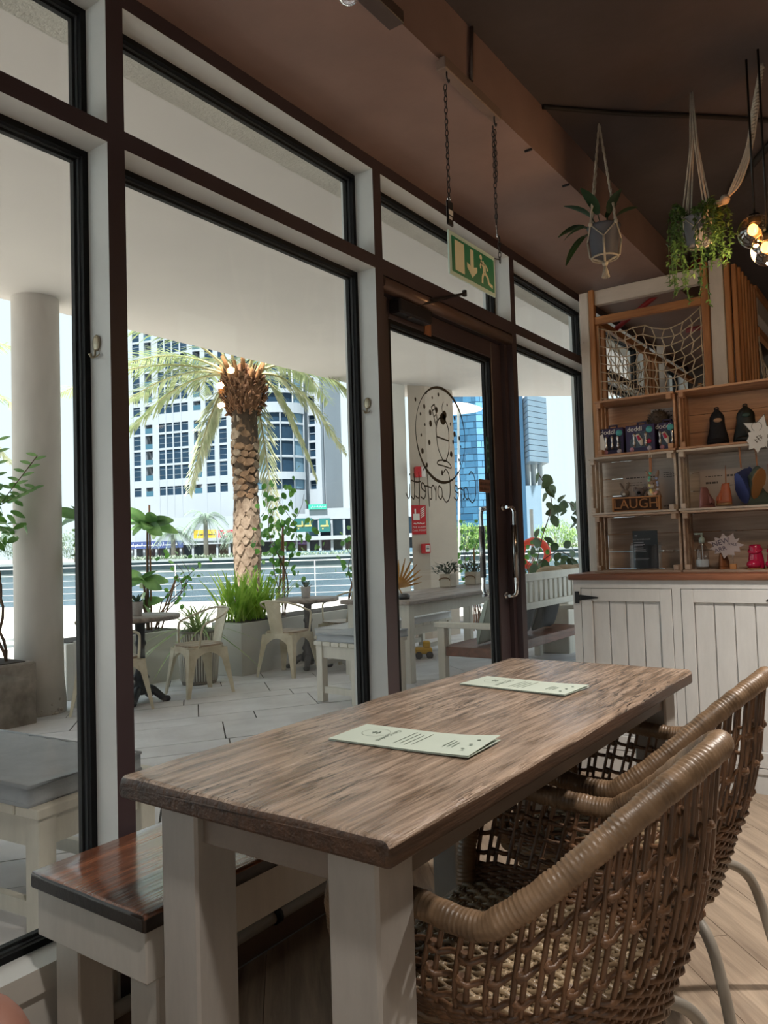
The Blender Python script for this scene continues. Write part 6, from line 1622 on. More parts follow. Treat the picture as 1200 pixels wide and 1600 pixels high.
# leafy shrub with bare twining stems in the concrete trough
tr_ = tag(gempty('concrete_trough', (-4.55, 2.6, GZ)), 'weathered concrete planting trough left of the column', 'planter')
MB().box((-4.92, 1.4, GZ), (-4.24, 3.46, .325), bev=.012).build('trough', M_conc, tr_); MB().box((-4.86, 1.46, .28), (-4.30, 3.40, .332)).build('soil', M_soil, tr_)
sh = tag(gempty('shrub', (-4.5, 3.2, .33)), 'bushy green shrub with bare twining stems in the concrete trough', 'shrub'); rr = random.Random(12); pts = []
for k in range(6):
    ph = rr.uniform(0, 6); P = []
    for i in range(14): t = i / 13; P.append((-4.50 + .06 * math.sin(ph + t * 9) - .03 * t, 3.30 - .10 * t + .05 * math.cos(ph + t * 7), .32 + 1.15 * t))
    MB().tube(P, [.013 - .0005 * i for i in range(14)], 6).build('stem', M_stem, sh); pts += P[9:]
for k in range(130):
    p = Vector((-4.55, 3.20, 1.52)) + Vector((rr.gauss(0, .13), rr.gauss(0, .12), rr.gauss(0, .16))); a = rr.uniform(0, 6.28)
    MB().leaf(p, (math.cos(a), math.sin(a), rr.uniform(-.8, .6)), (rr.uniform(-1, 1), rr.uniform(-1, 1), .4), rr.uniform(.08, .13), .055, .2, 0, 3).build('leaf', G_mid if k % 3 else G_vine, sh)
for (b0, b1) in (((-4.45, 3.30, 1.6), (-4.30, 3.52, 1.98)), ((-4.5, 3.25, 1.6), (-4.45, 3.28, 2.15)), ((-4.5, 3.25, 1.55), (-4.30, 3.50, 1.72))):
    b0 = Vector(b0); b1 = Vector(b1); MB().tube([b0, b1], .004, 5).build('twig', M_stem, sh)
    for k in range(9):
        p = b0.lerp(b1, .3 + .7 * k / 8); e_ = 1 if k % 2 else -1; MB().leaf(p, E1 * e_ + Vector((0, 0, .35)), (.6, -.7, .5), .10, .034, .12, 0, 3).build('leaf', G_frang, sh)
G_branch = leafmat('branch_leaf', '3c5236', '566e48', trans=.2)
# hanging heart-leaved branch by the far window
hb = tag(gempty('leafy_branch', (-1.55, 8.6, .75)), 'arching heart-leaved branch outside the window beside the crates', 'plant'); pts = []
for P in (bez([(-2.20, 8.45, .74), (-2.15, 8.62, 1.20), (-2.07, 8.75, 1.62), (-2.16, 8.62, 1.95)], 6), bez([(-2.07, 8.80, 1.50), (-1.98, 9.05, 1.62), (-1.88, 9.20, 1.40), (-1.84, 9.30, 1.1)], 6), bez([(-2.17, 8.55, .9), (-2.05, 8.80, 1.02), (-1.95, 9.0, .95), (-1.88, 9.15, .78)], 6), bez([(-1.9, 9.2, .74), (-1.8, 9.35, 1.2), (-1.75, 9.4, 1.85)], 6)):
    MB().tube(P, .006, 5).build('stem', M_stem, hb); pts += [tuple(p) for p in P[2:]]
heart_leaves(hb, pts, 75, .13, G_branch, 14, .06)
vine(*(-2.630, 9.234), -.28, 1.45, 'fresh green vine on a cane in front of the lifebuoy', 9, 50, .075, .20, 1)
# lifebuoy on its post
lb = tag(gempty('lifebuoy', (-3.403, 11.137, 0.567)), 'orange-red lifebuoy hanging on a white post by the water', 'lifebuoy')
c = Vector((-3.398, 11.140, 0.953)); MB().tube([c + E1 * (.205 * math.cos(a)) + Vector((0, 0, .205 * math.sin(a))) for a in [2 * PI * i / 32 for i in range(32)]], .058, 12, closed=True).build('ring', mat('lifebuoy_orange', 'd8452c', .5), lb)
MB().tube([c + E2 * .12 + Vector((0, 0, -1.2)), c + E2 * .12 + Vector((0, 0, .7))], .03, 8).build('post', M_white, lb)
for k in range(4): a = PI / 4 + k * PI / 2; p = c + E1 * (.205 * math.cos(a)) + Vector((0, 0, .205 * math.sin(a))); MB().ball(p, .062, 10, 8, sc=(.8, .8, .8)).build('band', mat('lifebuoy_white', 'e4dcd4', .5), lb)

# ---------------------------------------------------------------- date palms
M_trunk = mat('palm_trunk', '4a3828', .95, c2='35271b', vscale=9, bump=.8, bscale=40)
M_boot = mat('palm_boot', '94806c', .9, c2='6f5a48', vscale=14, bump=.6, bscale=60)
M_boot2 = mat('palm_boot_brown', '8a6a4e', .95, c2='5c4430', vscale=12, bump=.8, bscale=60)
M_fiber = mat('palm_fiber', '94694a', .95, c2='5c3d28', vscale=16, bump=1, bscale=50)
G_palm = leafmat('palm_green', '8fa06a', 'b5bd8e', trans=.3); G_palm2 = leafmat('palm_pale', 'a3aa84', 'c2c3a2', trans=.3); M_rach = mat('palm_rachis', 'b3a878', .6)
def frond(o, base, end, rise, n=58, leafL=.46, m=None, seed=0):
    rr = random.Random(seed); base = Vector(base); end = Vector(end); mid = base.lerp(end, .42) + Vector((0, 0, rise))
    P = [((1 - t) ** 2) * base + 2 * t * (1 - t) * mid + t * t * end for t in [i / 24 for i in range(25)]]
    f = MB().tube(P, [.022 - .0008 * i for i in range(25)], 5).build('frond', M_rach, o); mb = MB()
    for k in range(n):
        t = .22 + .78 * k / n; fi = t * 24; i = min(int(fi), 23); p = P[i].lerp(P[i + 1], fi - i); d_ = (P[i + 1] - P[i]).normalized()
        sd = d_.cross(Vector((0, 0, 1))); sd = sd.normalized() if sd.length > .05 else E1.copy(); L_ = leafL * math.sin(PI * min(1, .18 + t * .72)) * rr.uniform(.85, 1.1)
        for e_ in (-1, 1):
            dd = sd * e_ * .9 + d_ * .62 + Vector((0, 0, rr.uniform(-.25, .30))); mb.leaf(p, dd, (0, 0, 1), L_, .026, .16, 0, 2, .3)
    mb.build('leaflets', m or G_palm, f)
def palm(x, y, z0, label, h=3.45, fronds=(), group='tall date palms by the patio', seed=1, rough=True):
    o = tag(gempty('date_palm', (x, y, z0)), label, 'palm tree', group); rr = random.Random(seed)
    MB().tube([(x + .01 * math.sin(i), y, z0 + (h - z0) * i / 10) for i in range(11)], [.165 + .012 * math.sin(i * 1.7) for i in range(11)], 18).build('trunk', M_trunk, o)
    if rough:   # cut leaf bases in spirals up the trunk
        rowsn = 28
        for j in range(rowsn):
            z = z0 + .08 + (h - z0 - .45) * j / rowsn; up = j > 17
            proto = {}
            for k in range(9):
                a = 2 * PI * (k + .5 * (j % 2)) / 9 + .01 * j + rr.uniform(-.10, .10); s_2 = rr.uniform(.80, 1.18); zj = z + rr.uniform(-.045, .045) * (1 if up else .5)
                r_ = .160 + .012 * math.sin(j * .6); w = (.078 if not up else .085) * s_2; hh = (.108 if not up else .050) * s_2
                M_ = Matrix.Translation((x + r_ * math.cos(a), y + r_ * math.sin(a), zj)) @ Matrix.Rotation(a, 4, 'Z') @ Matrix.Rotation(-.16 + rr.uniform(-.08, .08), 4, 'Y') @ Matrix.Rotation(rr.uniform(-.3, .3) * (1.5 if up else .6), 4, 'X')
                hx = [(-.30, -.98), (.30, -.98), (.92, -.25), (.88, .25), (.42, .98), (-.42, .98), (-.88, .25), (-.92, -.25)]
                vs = [(-.016, a_ * w, b_ * hh) for a_, b_ in hx] + [(.006 + .014 * (b_ * .5 + .5), a_ * w * .80, b_ * hh * .84) for a_, b_ in hx]
                MB().add(vs, [tuple(range(8, 16))] + [(q_, (q_ + 1) % 8, 8 + (q_ + 1) % 8, 8 + q_) for q_ in range(8)], 0, False, M_).build('leaf_base', M_boot2 if up and k % 3 else M_boot, o)
    q = MB()
    for k in range(420):
        a = rr.uniform(0, 2 * PI); z = h - .42 + rr.uniform(0, .62); r_ = .15 + .12 * math.sin(PI * (z - h + .45) / .7); p = Vector((x + r_ * math.cos(a), y + r_ * math.sin(a), z))
        q.tube([p, p + Vector((.07 * math.cos(a), .07 * math.sin(a), rr.uniform(-.05, .12)))], [.020, .006], 4)
    q.lathe([(.12, h - .45), (.20, h - .3), (.25, h - .1), (.22, h + .15), (.05, h + .3)], 16, M=Matrix.Translation((x, y, 0)))
    stuff(q.build('crown_fibre', M_fiber, o))
    for k in range(16):
        a = 2 * PI * k / 16; p = Vector((x + .20 * math.cos(a), y + .20 * math.sin(a), h - .02 + .1 * (k % 3)))
        MB().tube([p, p + Vector((.10 * math.cos(a), .10 * math.sin(a), .20))], [.035, .022], 6).build('cut_stub', mat('stub_tan', 'b07a4c', .9, var=.3, vscale=20), o)
    for k, (e1, e2, ez, ri) in enumerate(fronds):
        a = math.atan2(e2, e1); b_ = Vector((x, y, h + .12)) + (E1 * math.cos(a) + E2 * math.sin(a)) * .14
        frond(o, b_, Vector((x, y, h + .1)) + E1 * e1 + E2 * e2 + Vector((0, 0, ez)), ri, seed=k, m=G_palm2 if ez < -.9 else G_palm)
    return o
FR1 = [(-2.5, -.3, -.25, .55), (-2.3, .5, .1, .7), (-1.65, -.2, -.85, .55), (-1.9, .3, -.35, .5), (-.80, .1, -1.55, .55), (.95, .1, -1.40, .65), (1.35, .2, -1.05, .70), (1.65, -.1, -.45, .65), (.36, .25, -2.1, .35), (1.1, .9, -.2, .8), (-.9, 1.2, 0, .8), (.2, 1.5, .1, .9), (-.5, -1.2, .5, .9), (.9, -1.1, .6, .9), (-1.9, -.9, .35, .8), (.3, .4, 1.8, .6), (-.4, .2, 1.9, .5), (1.5, .6, .9, .8), (-1.5, .8, 1.0, .9)]
palm(-5.92, 7.48, -.3, 'tall date palm with rough trunk standing beyond the planters', 3.40, FR1, seed=2)
FR2 = [(2.3, -.2, -.5, .6), (1.9, .2, -1.2, .6), (1.6, -.3, .1, .7), (.8, .4, -1.6, .5), (-1.5, .2, -.6, .6), (-.6, .5, -1.3, .5), (.2, 1.2, .3, .8), (1.9, .6, .6, .8), (.5, -.8, .9, .9), (-1.2, -.9, .4, .8)]
palm(*(-10.615, 4.815), -.3, 'date palm mostly outside the left picture edge, its fronds by the column', 3.55, FR2, seed=5, rough=False)

# ================================================================ waterfront railing, canal, far bank
M_rail = mat('railing_white', 'b4b8ba', .4, var=.05)
rl = tag(gempty('waterfront_railing', K(0, 22.2, -.3)), 'white horizontal-bar railing along the canal edge', 'railing')
for k in range(-15, 10): MB().tube([K(k * 2.0, 22.2, -.3), K(k * 2.0, 22.2, .80)], .016, 6).build('post', M_rail, rl)
for j, z in enumerate((-.12, .06, .24, .42, .60, .80)):
    MB().tube([K(-31, 22.2, z), K(19, 22.2, z)], .009 if j < 5 else .018, 6).build('rail', M_rail, rl)
M_water, nt, b = new_mat('canal_water')
b.inputs['Base Color'].default_value = (*hexc('3a5260'), 1); b.inputs['Roughness'].default_value = .08
tc = nt.nodes.new('ShaderNodeTexCoord'); mp = nt.nodes.new('ShaderNodeMapping'); mp.inputs['Rotation'].default_value = (0, 0, -.615); mp.inputs['Scale'].default_value = (.5, 1.5, 1)
n_ = nt.nodes.new('ShaderNodeTexNoise'); n_.inputs['Scale'].default_value = 1.3; n_.inputs['Detail'].default_value = 5
bp = nt.nodes.new('ShaderNodeBump'); bp.inputs['Strength'].default_value = .9; bp.inputs['Distance'].default_value = .35
nt.links.new(tc.outputs['Object'], mp.inputs[0]); nt.links.new(mp.outputs[0], n_.inputs['Vector']); nt.links.new(n_.outputs[0], bp.inputs['Height']); nt.links.new(bp.outputs[0], b.inputs['Normal'])
wt = MB().prism([tuple(K(-160, 22.6)[:2]), tuple(K(160, 22.6)[:2]), tuple(K(160, 122)[:2]), tuple(K(-160, 122)[:2])], -3.0, -2.0).build('canal_water', M_water)
struct(wt, 'rippled blue canal water beyond the railing')
M_quay = mat('quay_concrete', '7f8783', .9, c2='6c7470', vscale=.4)
M_bank = mat('far_paving', '8f8d86', .9, var=.1, vscale=.1)
struct(MB().prism([tuple(K(-260, 120)[:2]), tuple(K(260, 120)[:2]), tuple(K(260, 420)[:2]), tuple(K(-260, 420)[:2])], -3.0, -.55).build('far_bank', M_bank), 'far bank of the canal with its quay')
struct(MB().prism([tuple(K(-260, 119.2)[:2]), tuple(K(260, 119.2)[:2]), tuple(K(260, 120)[:2]), tuple(K(-260, 120)[:2])], -3.0, -.30).build('quay_wall', M_quay), 'grey quay wall on the far side of the canal')
struct(MB().prism([tuple(K(-260, 118.6)[:2]), tuple(K(260, 118.6)[:2]), tuple(K(260, 120.2)[:2]), tuple(K(-260, 120.2)[:2])], -.30, .05).build('quay_coping', mat('coping_pale', '959b98', .8)))

M_tw = mat('tower_white', '989fa5', .8, var=.04, vscale=.2)
M_tg = mat('tower_glass', '22384a', .35, spec=.2, var=.25, vscale=.35); M_tg2 = mat('tower_glass_pale', '5f7a8a', .35, spec=.2, var=.15, vscale=.3); M_tm = mat('tower_mullion', '7d878f', .6)
M_bal = mat('balcony_glass', '3d6070', .35, spec=.2)
# ---- tall white residential tower: facade frame (a along the wall, z up, n outwards)
A0 = K(-51.0, 158.0); AD = (E1 * .933 - E2 * .36).normalized(); AN = (E1 * -.36 - E2 * .933).normalized()
def FA(a, z, n=0.0): p = A0 + AD * a + AN * n; return Vector((p.x, p.y, z))
MA = Matrix(((AD.x, 0, AN.x, A0.x), (AD.y, 0, AN.y, A0.y), (0, 1, 0, 0), (0, 0, 0, 1)))       # local (a, z, n)
tw = tag(gempty('residential_tower', K(-38, 160, -.5)), 'tall white apartment tower with dark windows and a curved glazed bay', 'building')
ZF = 3.18; base = 11.798; 
rowsT = []      # (bottom, top) of the window rows, top one hidden by the canopy
zb = 12.514
kinds = ['s', 't', 't', 't', 's', 's', 't', 't', 't', 't', 't', 't']
z = zb
for kd in kinds:
    hgt = 2.75 if kd == 't' else 1.75
    if kd == 's' and len(rowsT) in (4,): rowsT.append((z, z + hgt))
    else: rowsT.append((z, z + hgt))
    z += ZF
# fix the bottoms: short rows hang from their floor line
rowsT = [(zb + ZF * i + (0.55 if kinds[i] == 's' and i in (5,) else 0.0), zb + ZF * i + (2.75 if kinds[i] == 't' else (1.75 if i != 5 else 2.35))) for i in range(len(kinds))]
ztop = zb + ZF * len(kinds) + .5
cols = [(.85, 2.55, 'w'), (3.75, 5.5, 'b'), (7.05, 8.5, 'w'), (8.8, 10.3, 'w'), (10.6, 12.2, 'w'), (12.5, 14.1, 'w'), (15.4, 17.1, 'b'), (18.2, 20.1, 'w'), (21.2, 22.9, 'w'), (24.2, 25.6, 'w')]
WL = 27.0
wall = MB()
xs_ = [0.0] + [v for c_ in cols for v in c_[:2]] + [WL]
for i in range(0, len(xs_), 2): wall.box((xs_[i], -.6, 0), (xs_[i + 1], ztop, .6), M=MA)
zz = [-.6] + [v for r_ in rowsT for v in r_] + [ztop]
for c_ in cols:
    for i in range(0, len(zz), 2): wall.box((c_[0], zz[i], 0), (c_[1], zz[i + 1], .56 if c_[2] == 'w' else .6), M=MA)
wall.box((0, -.6, -14), (WL, ztop, -1.6), M=MA).box((0, -.6, -1.7), (.6, ztop, .1), M=MA)
wall.build('wall', M_tw, tw)
for ci, c_ in enumerate(cols):
    for (z0_, z1_) in rowsT:
        if c_[2] == 'w':
            w_ = MB().box((c_[0], z0_, .30), (c_[1], z1_, .42), M=MA).build('window', M_tg, tw)
            f = MB().box((c_[0], z1_ - (z1_ - z0_) * .28, .42), (c_[1], z1_ - (z1_ - z0_) * .28 + .08, .46), M=MA)
            if z1_ - z0_ > 2.2: f.box((c_[0], z0_ + .85, .42), (c_[1], z0_ + .92, .46), M=MA)
            f.build('glazing_bar', M_tm, w_)
        else:
            w_ = MB().box((c_[0] + .7, z0_, -1.3), (c_[1], z1_, -1.2), M=MA).box((c_[0], z0_, -1.5), (c_[0] + .05, z1_, .3), 1, M=MA).box((c_[0], z0_, -1.55), (c_[1], z1_, -1.45), 1, M=MA).build('balcony', [M_tg, M_tw], tw)
            MB().box((c_[0], z0_, .55), (c_[1], z0_ + 1.0, .62), M=MA).build('balustrade', M_bal, w_)
# curved bay and right wing
cb = FA(30.2, 0, -5.8); RB = 7.0; bands = MB(); nb = len(kinds)
a_mid = math.atan2(AN.y, AN.x)
def ringband(mb, z0_, z1_, r0, r1, aa, ab, n=22):
    mb.add([(cb.x + r * math.cos(aa + (ab - aa) * i / n), cb.y + r * math.sin(aa + (ab - aa) * i / n), z) for i in range(n + 1) for r in (r0, r1) for z in (z0_, z1_)],
           [f for i in range(n) for f in ((4 * i, 4 * i + 1, 4 * i + 5, 4 * i + 4), (4 * i + 2, 4 * i + 6, 4 * i + 7, 4 * i + 3), (4 * i + 1, 4 * i + 3, 4 * i + 7, 4 * i + 5), (4 * i, 4 * i + 4, 4 * i + 6, 4 * i + 2))])
aL, aR = a_mid - 1.25, a_mid + 1.35
ringband(bands, -.6, zz[1] - .2, RB - .6, RB + .25, aL, aR)
for i in range(1, len(zz) - 1, 1):
    if i % 2 == 0: ringband(bands, zz[i], zz[i + 1], RB - .6, RB + (.28 if zz[i + 1] - zz[i] > .8 else .12), aL, aR)
for t in (0.0, .16, .30, .44, .58, .72, .86, 1.0):
    a = aL + (aR - aL) * t; p = Vector((cb.x + (RB + .1) * math.cos(a), cb.y + (RB + .1) * math.sin(a), 0)); bands.tube([p + Vector((0, 0, -.5)), p + Vector((0, 0, ztop))], .16, 6)
bands.build('bay_bands', M_tw, tw)
for (z0_, z1_) in rowsT:
    for k in range(7):
        ts = (0.0, .16, .30, .44, .58, .72, .86, 1.0); a0_, a1_ = aL + (aR - aL) * ts[k], aL + (aR - aL) * ts[k + 1]
        g = MB(); ringband(g, z0_, z1_, RB - .3, RB - .1, a0_, a1_, 3); g.build('window', M_tg if k % 3 else M_tg2, tw)
wing = MB(); wx0, wx1 = 33.5, 39.8; wc = [(34.6, 36.3, 'w'), (37.2, 38.6, 'w')]
xw = [wx0] + [v for c_ in wc for v in c_[:2]] + [wx1]
for i in range(0, len(xw), 2): wing.box((xw[i], -.6, -7.2), (xw[i + 1], ztop - 0, -6.2), M=MA)
for c_ in wc:
    for i in range(0, len(zz), 2): wing.box((c_[0], zz[i], -7.2), (c_[1], zz[i + 1], -6.25), M=MA)
wing.box((wx0, -.6, -16), (wx1, ztop, -7.8), M=MA); wing.build('wing_wall', M_tw, tw)
for c_ in wc:
    for (z0_, z1_) in rowsT:
        w_ = MB().box((c_[0], z0_, -6.9), (c_[1], z1_, -6.8), M=MA).build('window', M_tg2 if c_[0] < 36 else M_tg, tw); MB().box((c_[0], (z0_ + z1_) / 2, -6.8), (c_[1], (z0_ + z1_) / 2 + .14, -6.7), M=MA).build('glazing_bar', M_tm, w_)
# green banner on the podium roof
# ---- podium with shops (nearer than the tower)
DP = 136.0
def KB(s, z, n=0.0): return K(s, DP - n, z)
MP = Matrix(((E1.x, 0, -E2.x, K(0, DP).x), (E1.y, 0, -E2.y, K(0, DP).y), (0, 1, 0, 0), (0, 0, 0, 1)))   # local (s, z, n towards us)
pd = tag(gempty('shop_podium', K(-20, DP, -.5)), 'low white two-storey shopping podium at the foot of the tower', 'building')
S_ = lambda px: (px - 600) * DP / 1209.0
zt = 8.012; z2 = 6.097; z1f = 2.611; zg = -.55
q = MB().box((S_(478), z2, -10), (S_(700), zt, 0), M=MP).box((S_(360), z1f - .15, -10), (S_(700), z1f + .55, .8), M=MP).box((S_(190), z1f - .3, -6), (S_(360), z1f + .3, .4), M=MP).box((S_(190), zg, -10), (S_(700), zt - .5, -8), M=MP)
q.build('slabs', M_tw, pd)
for k in range(15):
    s0 = S_(424 + k * 18.6); MB().box((s0, zg, -.6), (s0 + .45, z1f, .1), M=MP).build('column', M_tw, pd)
for k in range(11):
    s0 = S_(478 + k * 19.5); MB().box((s0, z1f + .5, -.8), (s0 + .4, z2, -.1), M=MP).build('column', M_tw, pd)
for k in range(9):
    s0 = S_(205 + k * 19); MB().box((s0, zg, -.6), (s0 + .35, z1f - .3, .1), M=MP).build('column', M_tw, pd)
shopc = ['4a5a66', '6f5f5c', '7d6a58', '565f6a', '6b5a64', '5f6a68', '7a6e66', '4f5f70']
for k in range(15):
    s0 = S_(424 + k * 18.6); MB().box((s0, zg, -3.2), (s0 + S_(618.6) , z1f - .2, -3.0), M=MP).build('shop_front', mat('shopfront_' + shopc[k % 8], shopc[k % 8], .4, var=.4, vscale=1.2), pd)
    MB().box((s0, zg + .15, .15), (s0 + S_(618), zg + 1.15, .2), M=MP).build('glass_balustrade', M_tg2, pd)
for k in range(11):
    s0 = S_(478 + k * 19.5); MB().box((s0, z1f + .5, -3.2), (s0 + S_(619.5), z2, -3.0), M=MP).build('shop_front', M_tg if k % 2 else M_tg2, pd)
for k in range(9):
    s0 = S_(205 + k * 19); MB().box((s0, zg, -3.2), (s0 + S_(619), z1f - .3, -3.0), M=MP).build('shop_front', mat('shopfront_' + shopc[(k + 3) % 8], shopc[(k + 3) % 8], .4, var=.4, vscale=1.2), pd)
# sign boards
def sign(px0, px1, za, zb_, c_, label, n, strokes, sc_):
    o = tag(gempty('shop_sign', KB((S_(px0) + S_(px1)) / 2, za, n)), label, 'sign', 'shop signs across the canal')
    MB().box((S_(px0), za, n), (S_(px1), zb_, n + .2), M=MP).build('board', mat('sign_' + c_, c_, .5), o)
    mb = MB(); rr = random.Random(px0); L_ = S_(px1) - S_(px0); h = zb_ - za; x_ = S_(px0) + L_ * .12
    while x_ < S_(px1) - L_ * .12:     # cursive right-to-left script: joined strokes and dots
        w_ = min(rr.uniform(.25, .7) * h, S_(px1) - x_ - .1); mb.box((x_, za + h * .38, n + .2), (x_ + w_, za + h * .50, n + .24), M=MP); mb.box((x_ + w_ * .7, za + h * .38, n + .2), (x_ + w_ * .85, za + h * rr.uniform(.6, .85), n + .24), M=MP)
        if rr.random() < .6: mb.box((x_ + w_ * .2, za + h * .2, n + .2), (x_ + w_ * .35, za + h * .29, n + .24), M=MP)
        x_ += w_ + .06 * h
    mb.build('lettering', mat('signink_' + sc_, sc_, .5), o)
sign(196, 289, 1.870, 3.105, '3b4a78', 'dark blue shop sign with white Arabic lettering', 1.0, 8, 'd5d9e2')
sign(305, 340, 3.390, 4.852, 'c9a42a', 'yellow shop sign above the left arcade', .6, 4, '4a4638')
sign(343, 372, 3.381, 4.730, 'b02f48', 'crimson shop sign beside the yellow one', .6, 4, 'dccfd2')
sign(461, 489, 3.977, 6.340, '1f5a58', 'teal shop sign with gold Arabic lettering', .3, 5, 'c9b66a')
sign(500, 517, 3.862, 6.225, '236460', 'second teal shop sign right of the corner', .3, 3, 'c9b66a')
sign(484, 512, 7.837, 8.739, '2fa68a', 'bright green banner on the podium roof', .3, 3, 'bfe6da')
sign(456, 484, 1.747, 2.308, '6a4a80', 'narrow violet shop sign under the balcony', -.9, 5, 'd9c9e0')
# ---- blue glass tower beyond the door
M_blue, nt, b = new_mat('blue_panel_glass')
tc = nt.nodes.new('ShaderNodeTexCoord'); mp = nt.nodes.new('ShaderNodeMapping'); mp.inputs['Rotation'].default_value = (PI / 2, 0, 0)
br = nt.nodes.new('ShaderNodeTexBrick'); br.inputs['Scale'].default_value = .42; br.inputs['Color1'].default_value = (*hexc('5f93b4'), 1); br.inputs['Color2'].default_value = (*hexc('3f6f92'), 1); br.inputs['Mortar'].default_value = (*hexc('2f5570'), 1)
br.inputs['Mortar Size'].default_value = .018; br.inputs['Brick Width'].default_value = .9; br.inputs['Row Height'].default_value = .55
nt.links.new(tc.outputs['Object'], mp.inputs[0]); nt.links.new(mp.outputs[0], br.inputs['Vector']); nt.links.new(br.outputs[0], b.inputs['Base Color']); b.inputs['Roughness'].default_value = .2
bt = tag(gempty('glass_tower', K(25, 172, -.5)), 'blue glass office tower with a projecting metal-clad box', 'building')
DB = 165.0; SB = lambda px: (px - 600) * DB / 1209.0; ZB_ = lambda y, x=760: (21.3264 + (y - 700) * -0.13765 + (x - 760) * -0.00423)
MBm = Matrix(((E1.x, 0, -E2.x, K(0, DB).x), (E1.y, 0, -E2.y, K(0, DB).y), (0, 1, 0, 0), (0, 0, 0, 1)))
def tri_face(name, pxa, na, pxb, nb_, z0_, z1_, m):
    """panel grid between two vertical edges of the tower: real slightly proud panels"""
    a = Vector((SB(pxa), 0, na)); b2 = Vector((SB(pxb), 0, nb_)); L_ = (b2 - a).length; d_ = (b2 - a).normalized(); n__ = Vector((d_.z, 0, -d_.x)); n__ = n__ if n__.z > 0 else -n__
    rr = random.Random(pxa); rows_ = int((z1_ - z0_) / 1.35); core = MB(); core.bar(MBm @ (a + Vector((0, (z0_ + z1_) / 2, 0)) - n__ * .5), MBm @ (b2 + Vector((0, (z0_ + z1_) / 2, 0)) - n__ * .5), .9, z1_ - z0_); core.build('core', mat('tower_joint', '2f5570', .4), bt)
    g = [MB(), MB(), MB()]
    for j in range(rows_):
        x_ = 0.0
        while x_ < L_ - .1:
            w_ = min(rr.uniform(1.0, 3.4), L_ - x_); k_ = rr.randrange(3); zc_ = z0_ + (j + .5) * (z1_ - z0_) / rows_
            g[k_].bar(MBm @ (a + d_ * (x_ + .06) + Vector((0, zc_, 0))), MBm @ (a + d_ * (x_ + w_ - .06) + Vector((0, zc_, 0))), .12 + .05 * k_, (z1_ - z0_) / rows_ - .14); x_ += w_
    for k_ in range(3): stuff(g[k_].build(name, m[k_], bt))
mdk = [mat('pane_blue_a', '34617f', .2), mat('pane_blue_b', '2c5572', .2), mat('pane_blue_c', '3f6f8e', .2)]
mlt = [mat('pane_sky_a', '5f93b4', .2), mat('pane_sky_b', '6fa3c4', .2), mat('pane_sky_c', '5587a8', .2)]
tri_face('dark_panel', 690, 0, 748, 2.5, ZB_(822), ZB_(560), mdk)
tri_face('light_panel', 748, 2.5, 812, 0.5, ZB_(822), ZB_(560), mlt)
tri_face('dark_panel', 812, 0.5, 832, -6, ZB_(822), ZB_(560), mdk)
MB().box((SB(690), -.5, -30), (SB(826), ZB_(560), -1.2), M=MBm).build('mass', mat('tower_joint', '2f5570', .4), bt)
M_clad = mat('clad_pale', '7d95a6', .4, var=.06, vscale=.2)
bx = [(SB(829), 2.5), (SB(866), -2.5), (SB(866), -22), (SB(829), -22)]
cl_ = MB()
for j in range(12):
    z0_ = ZB_(722, 830) + (ZB_(618, 830) - ZB_(722, 830)) * j / 12; hgt = (ZB_(618, 830) - ZB_(722, 830)) / 12 - .12
    MB().prism([(a, -c) for a, c in bx], z0_, z0_ + hgt, M=Matrix(((E1.x, E2.x, 0, K(0, DB).x), (E1.y, E2.y, 0, K(0, DB).y), (0, 0, 1, 0), (0, 0, 0, 1)))).build('cladding_course', M_clad, bt)
for px in (836, 846, 857):
    MB().tube([K(SB(px), DB + 6, ZB_(760, px)), K(SB(px), DB + 6, ZB_(560, px))], .55, 10).build('column', mat('tower_col', 'a9b3b9', .7), bt)
MB().box((SB(826), -.5, -26), (SB(850), ZB_(758, 830), -1), M=MBm).build('lower_block', M_clad, bt)
MB().box((SB(824), ZB_(758, 830), -26), (SB(836), ZB_(720, 830), -10), M=MBm).build('link', M_tw, bt)
# ---- trees across the water
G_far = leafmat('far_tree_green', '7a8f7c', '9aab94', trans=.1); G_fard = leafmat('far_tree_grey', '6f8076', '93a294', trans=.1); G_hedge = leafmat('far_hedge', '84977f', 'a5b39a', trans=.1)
def far_palm(s, d, h, label, seed, r=4.2):
    o = tag(gempty('far_palm', K(s, d, -.5)), label, 'palm tree', 'small palms across the canal'); rr = random.Random(seed)
    MB().tube([K(s, d, -.5), K(s, d, h)], [.42, .34], 8).build('trunk', mat('far_trunk', '8f8a80', .9), o)
    for k in range(26):
        a = k * 2.4; e_ = rr.uniform(-.25, 1.0); L_ = r * rr.uniform(.8, 1.1); dd = Vector((math.cos(a), math.sin(a), 0)); c = K(s, d, h)
        P = [c + dd * (L_ * t * (1 - .25 * max(0, e_))) + Vector((0, 0, L_ * (e_ * t - .85 * t * t))) for t in [i / 7 for i in range(8)]]
        mb = MB()
        for i in range(1, 7):
            for q_ in range(3):
                p = P[i].lerp(P[i + 1], q_ / 3); t_ = (P[i + 1] - P[i]).normalized(); sd = t_.cross(Vector((0, 0, 1))).normalized()
                for e2 in (-1, 1): mb.leaf(p, sd * e2 + t_ * .6 + Vector((0, 0, -.3)), (0, 0, 1), r * .24, .16, .2, 0, 1)
        mb.tube(P, .05, 4); mb.build('frond', G_far if k % 3 else G_fard, o)
far_palm((322 - 600) * 128 / 1209, 128, 6.641, 'taller small palm in front of the tower foot', 1)
far_palm((271 - 600) * 130 / 1209, 130, 4.314, 'shorter small palm before the blue shop sign', 2, 3.8)
far_palm((368 - 600) * 129 / 1209, 129, 3.651, 'small palm half hidden behind the big palm trunk', 3, 3.4)
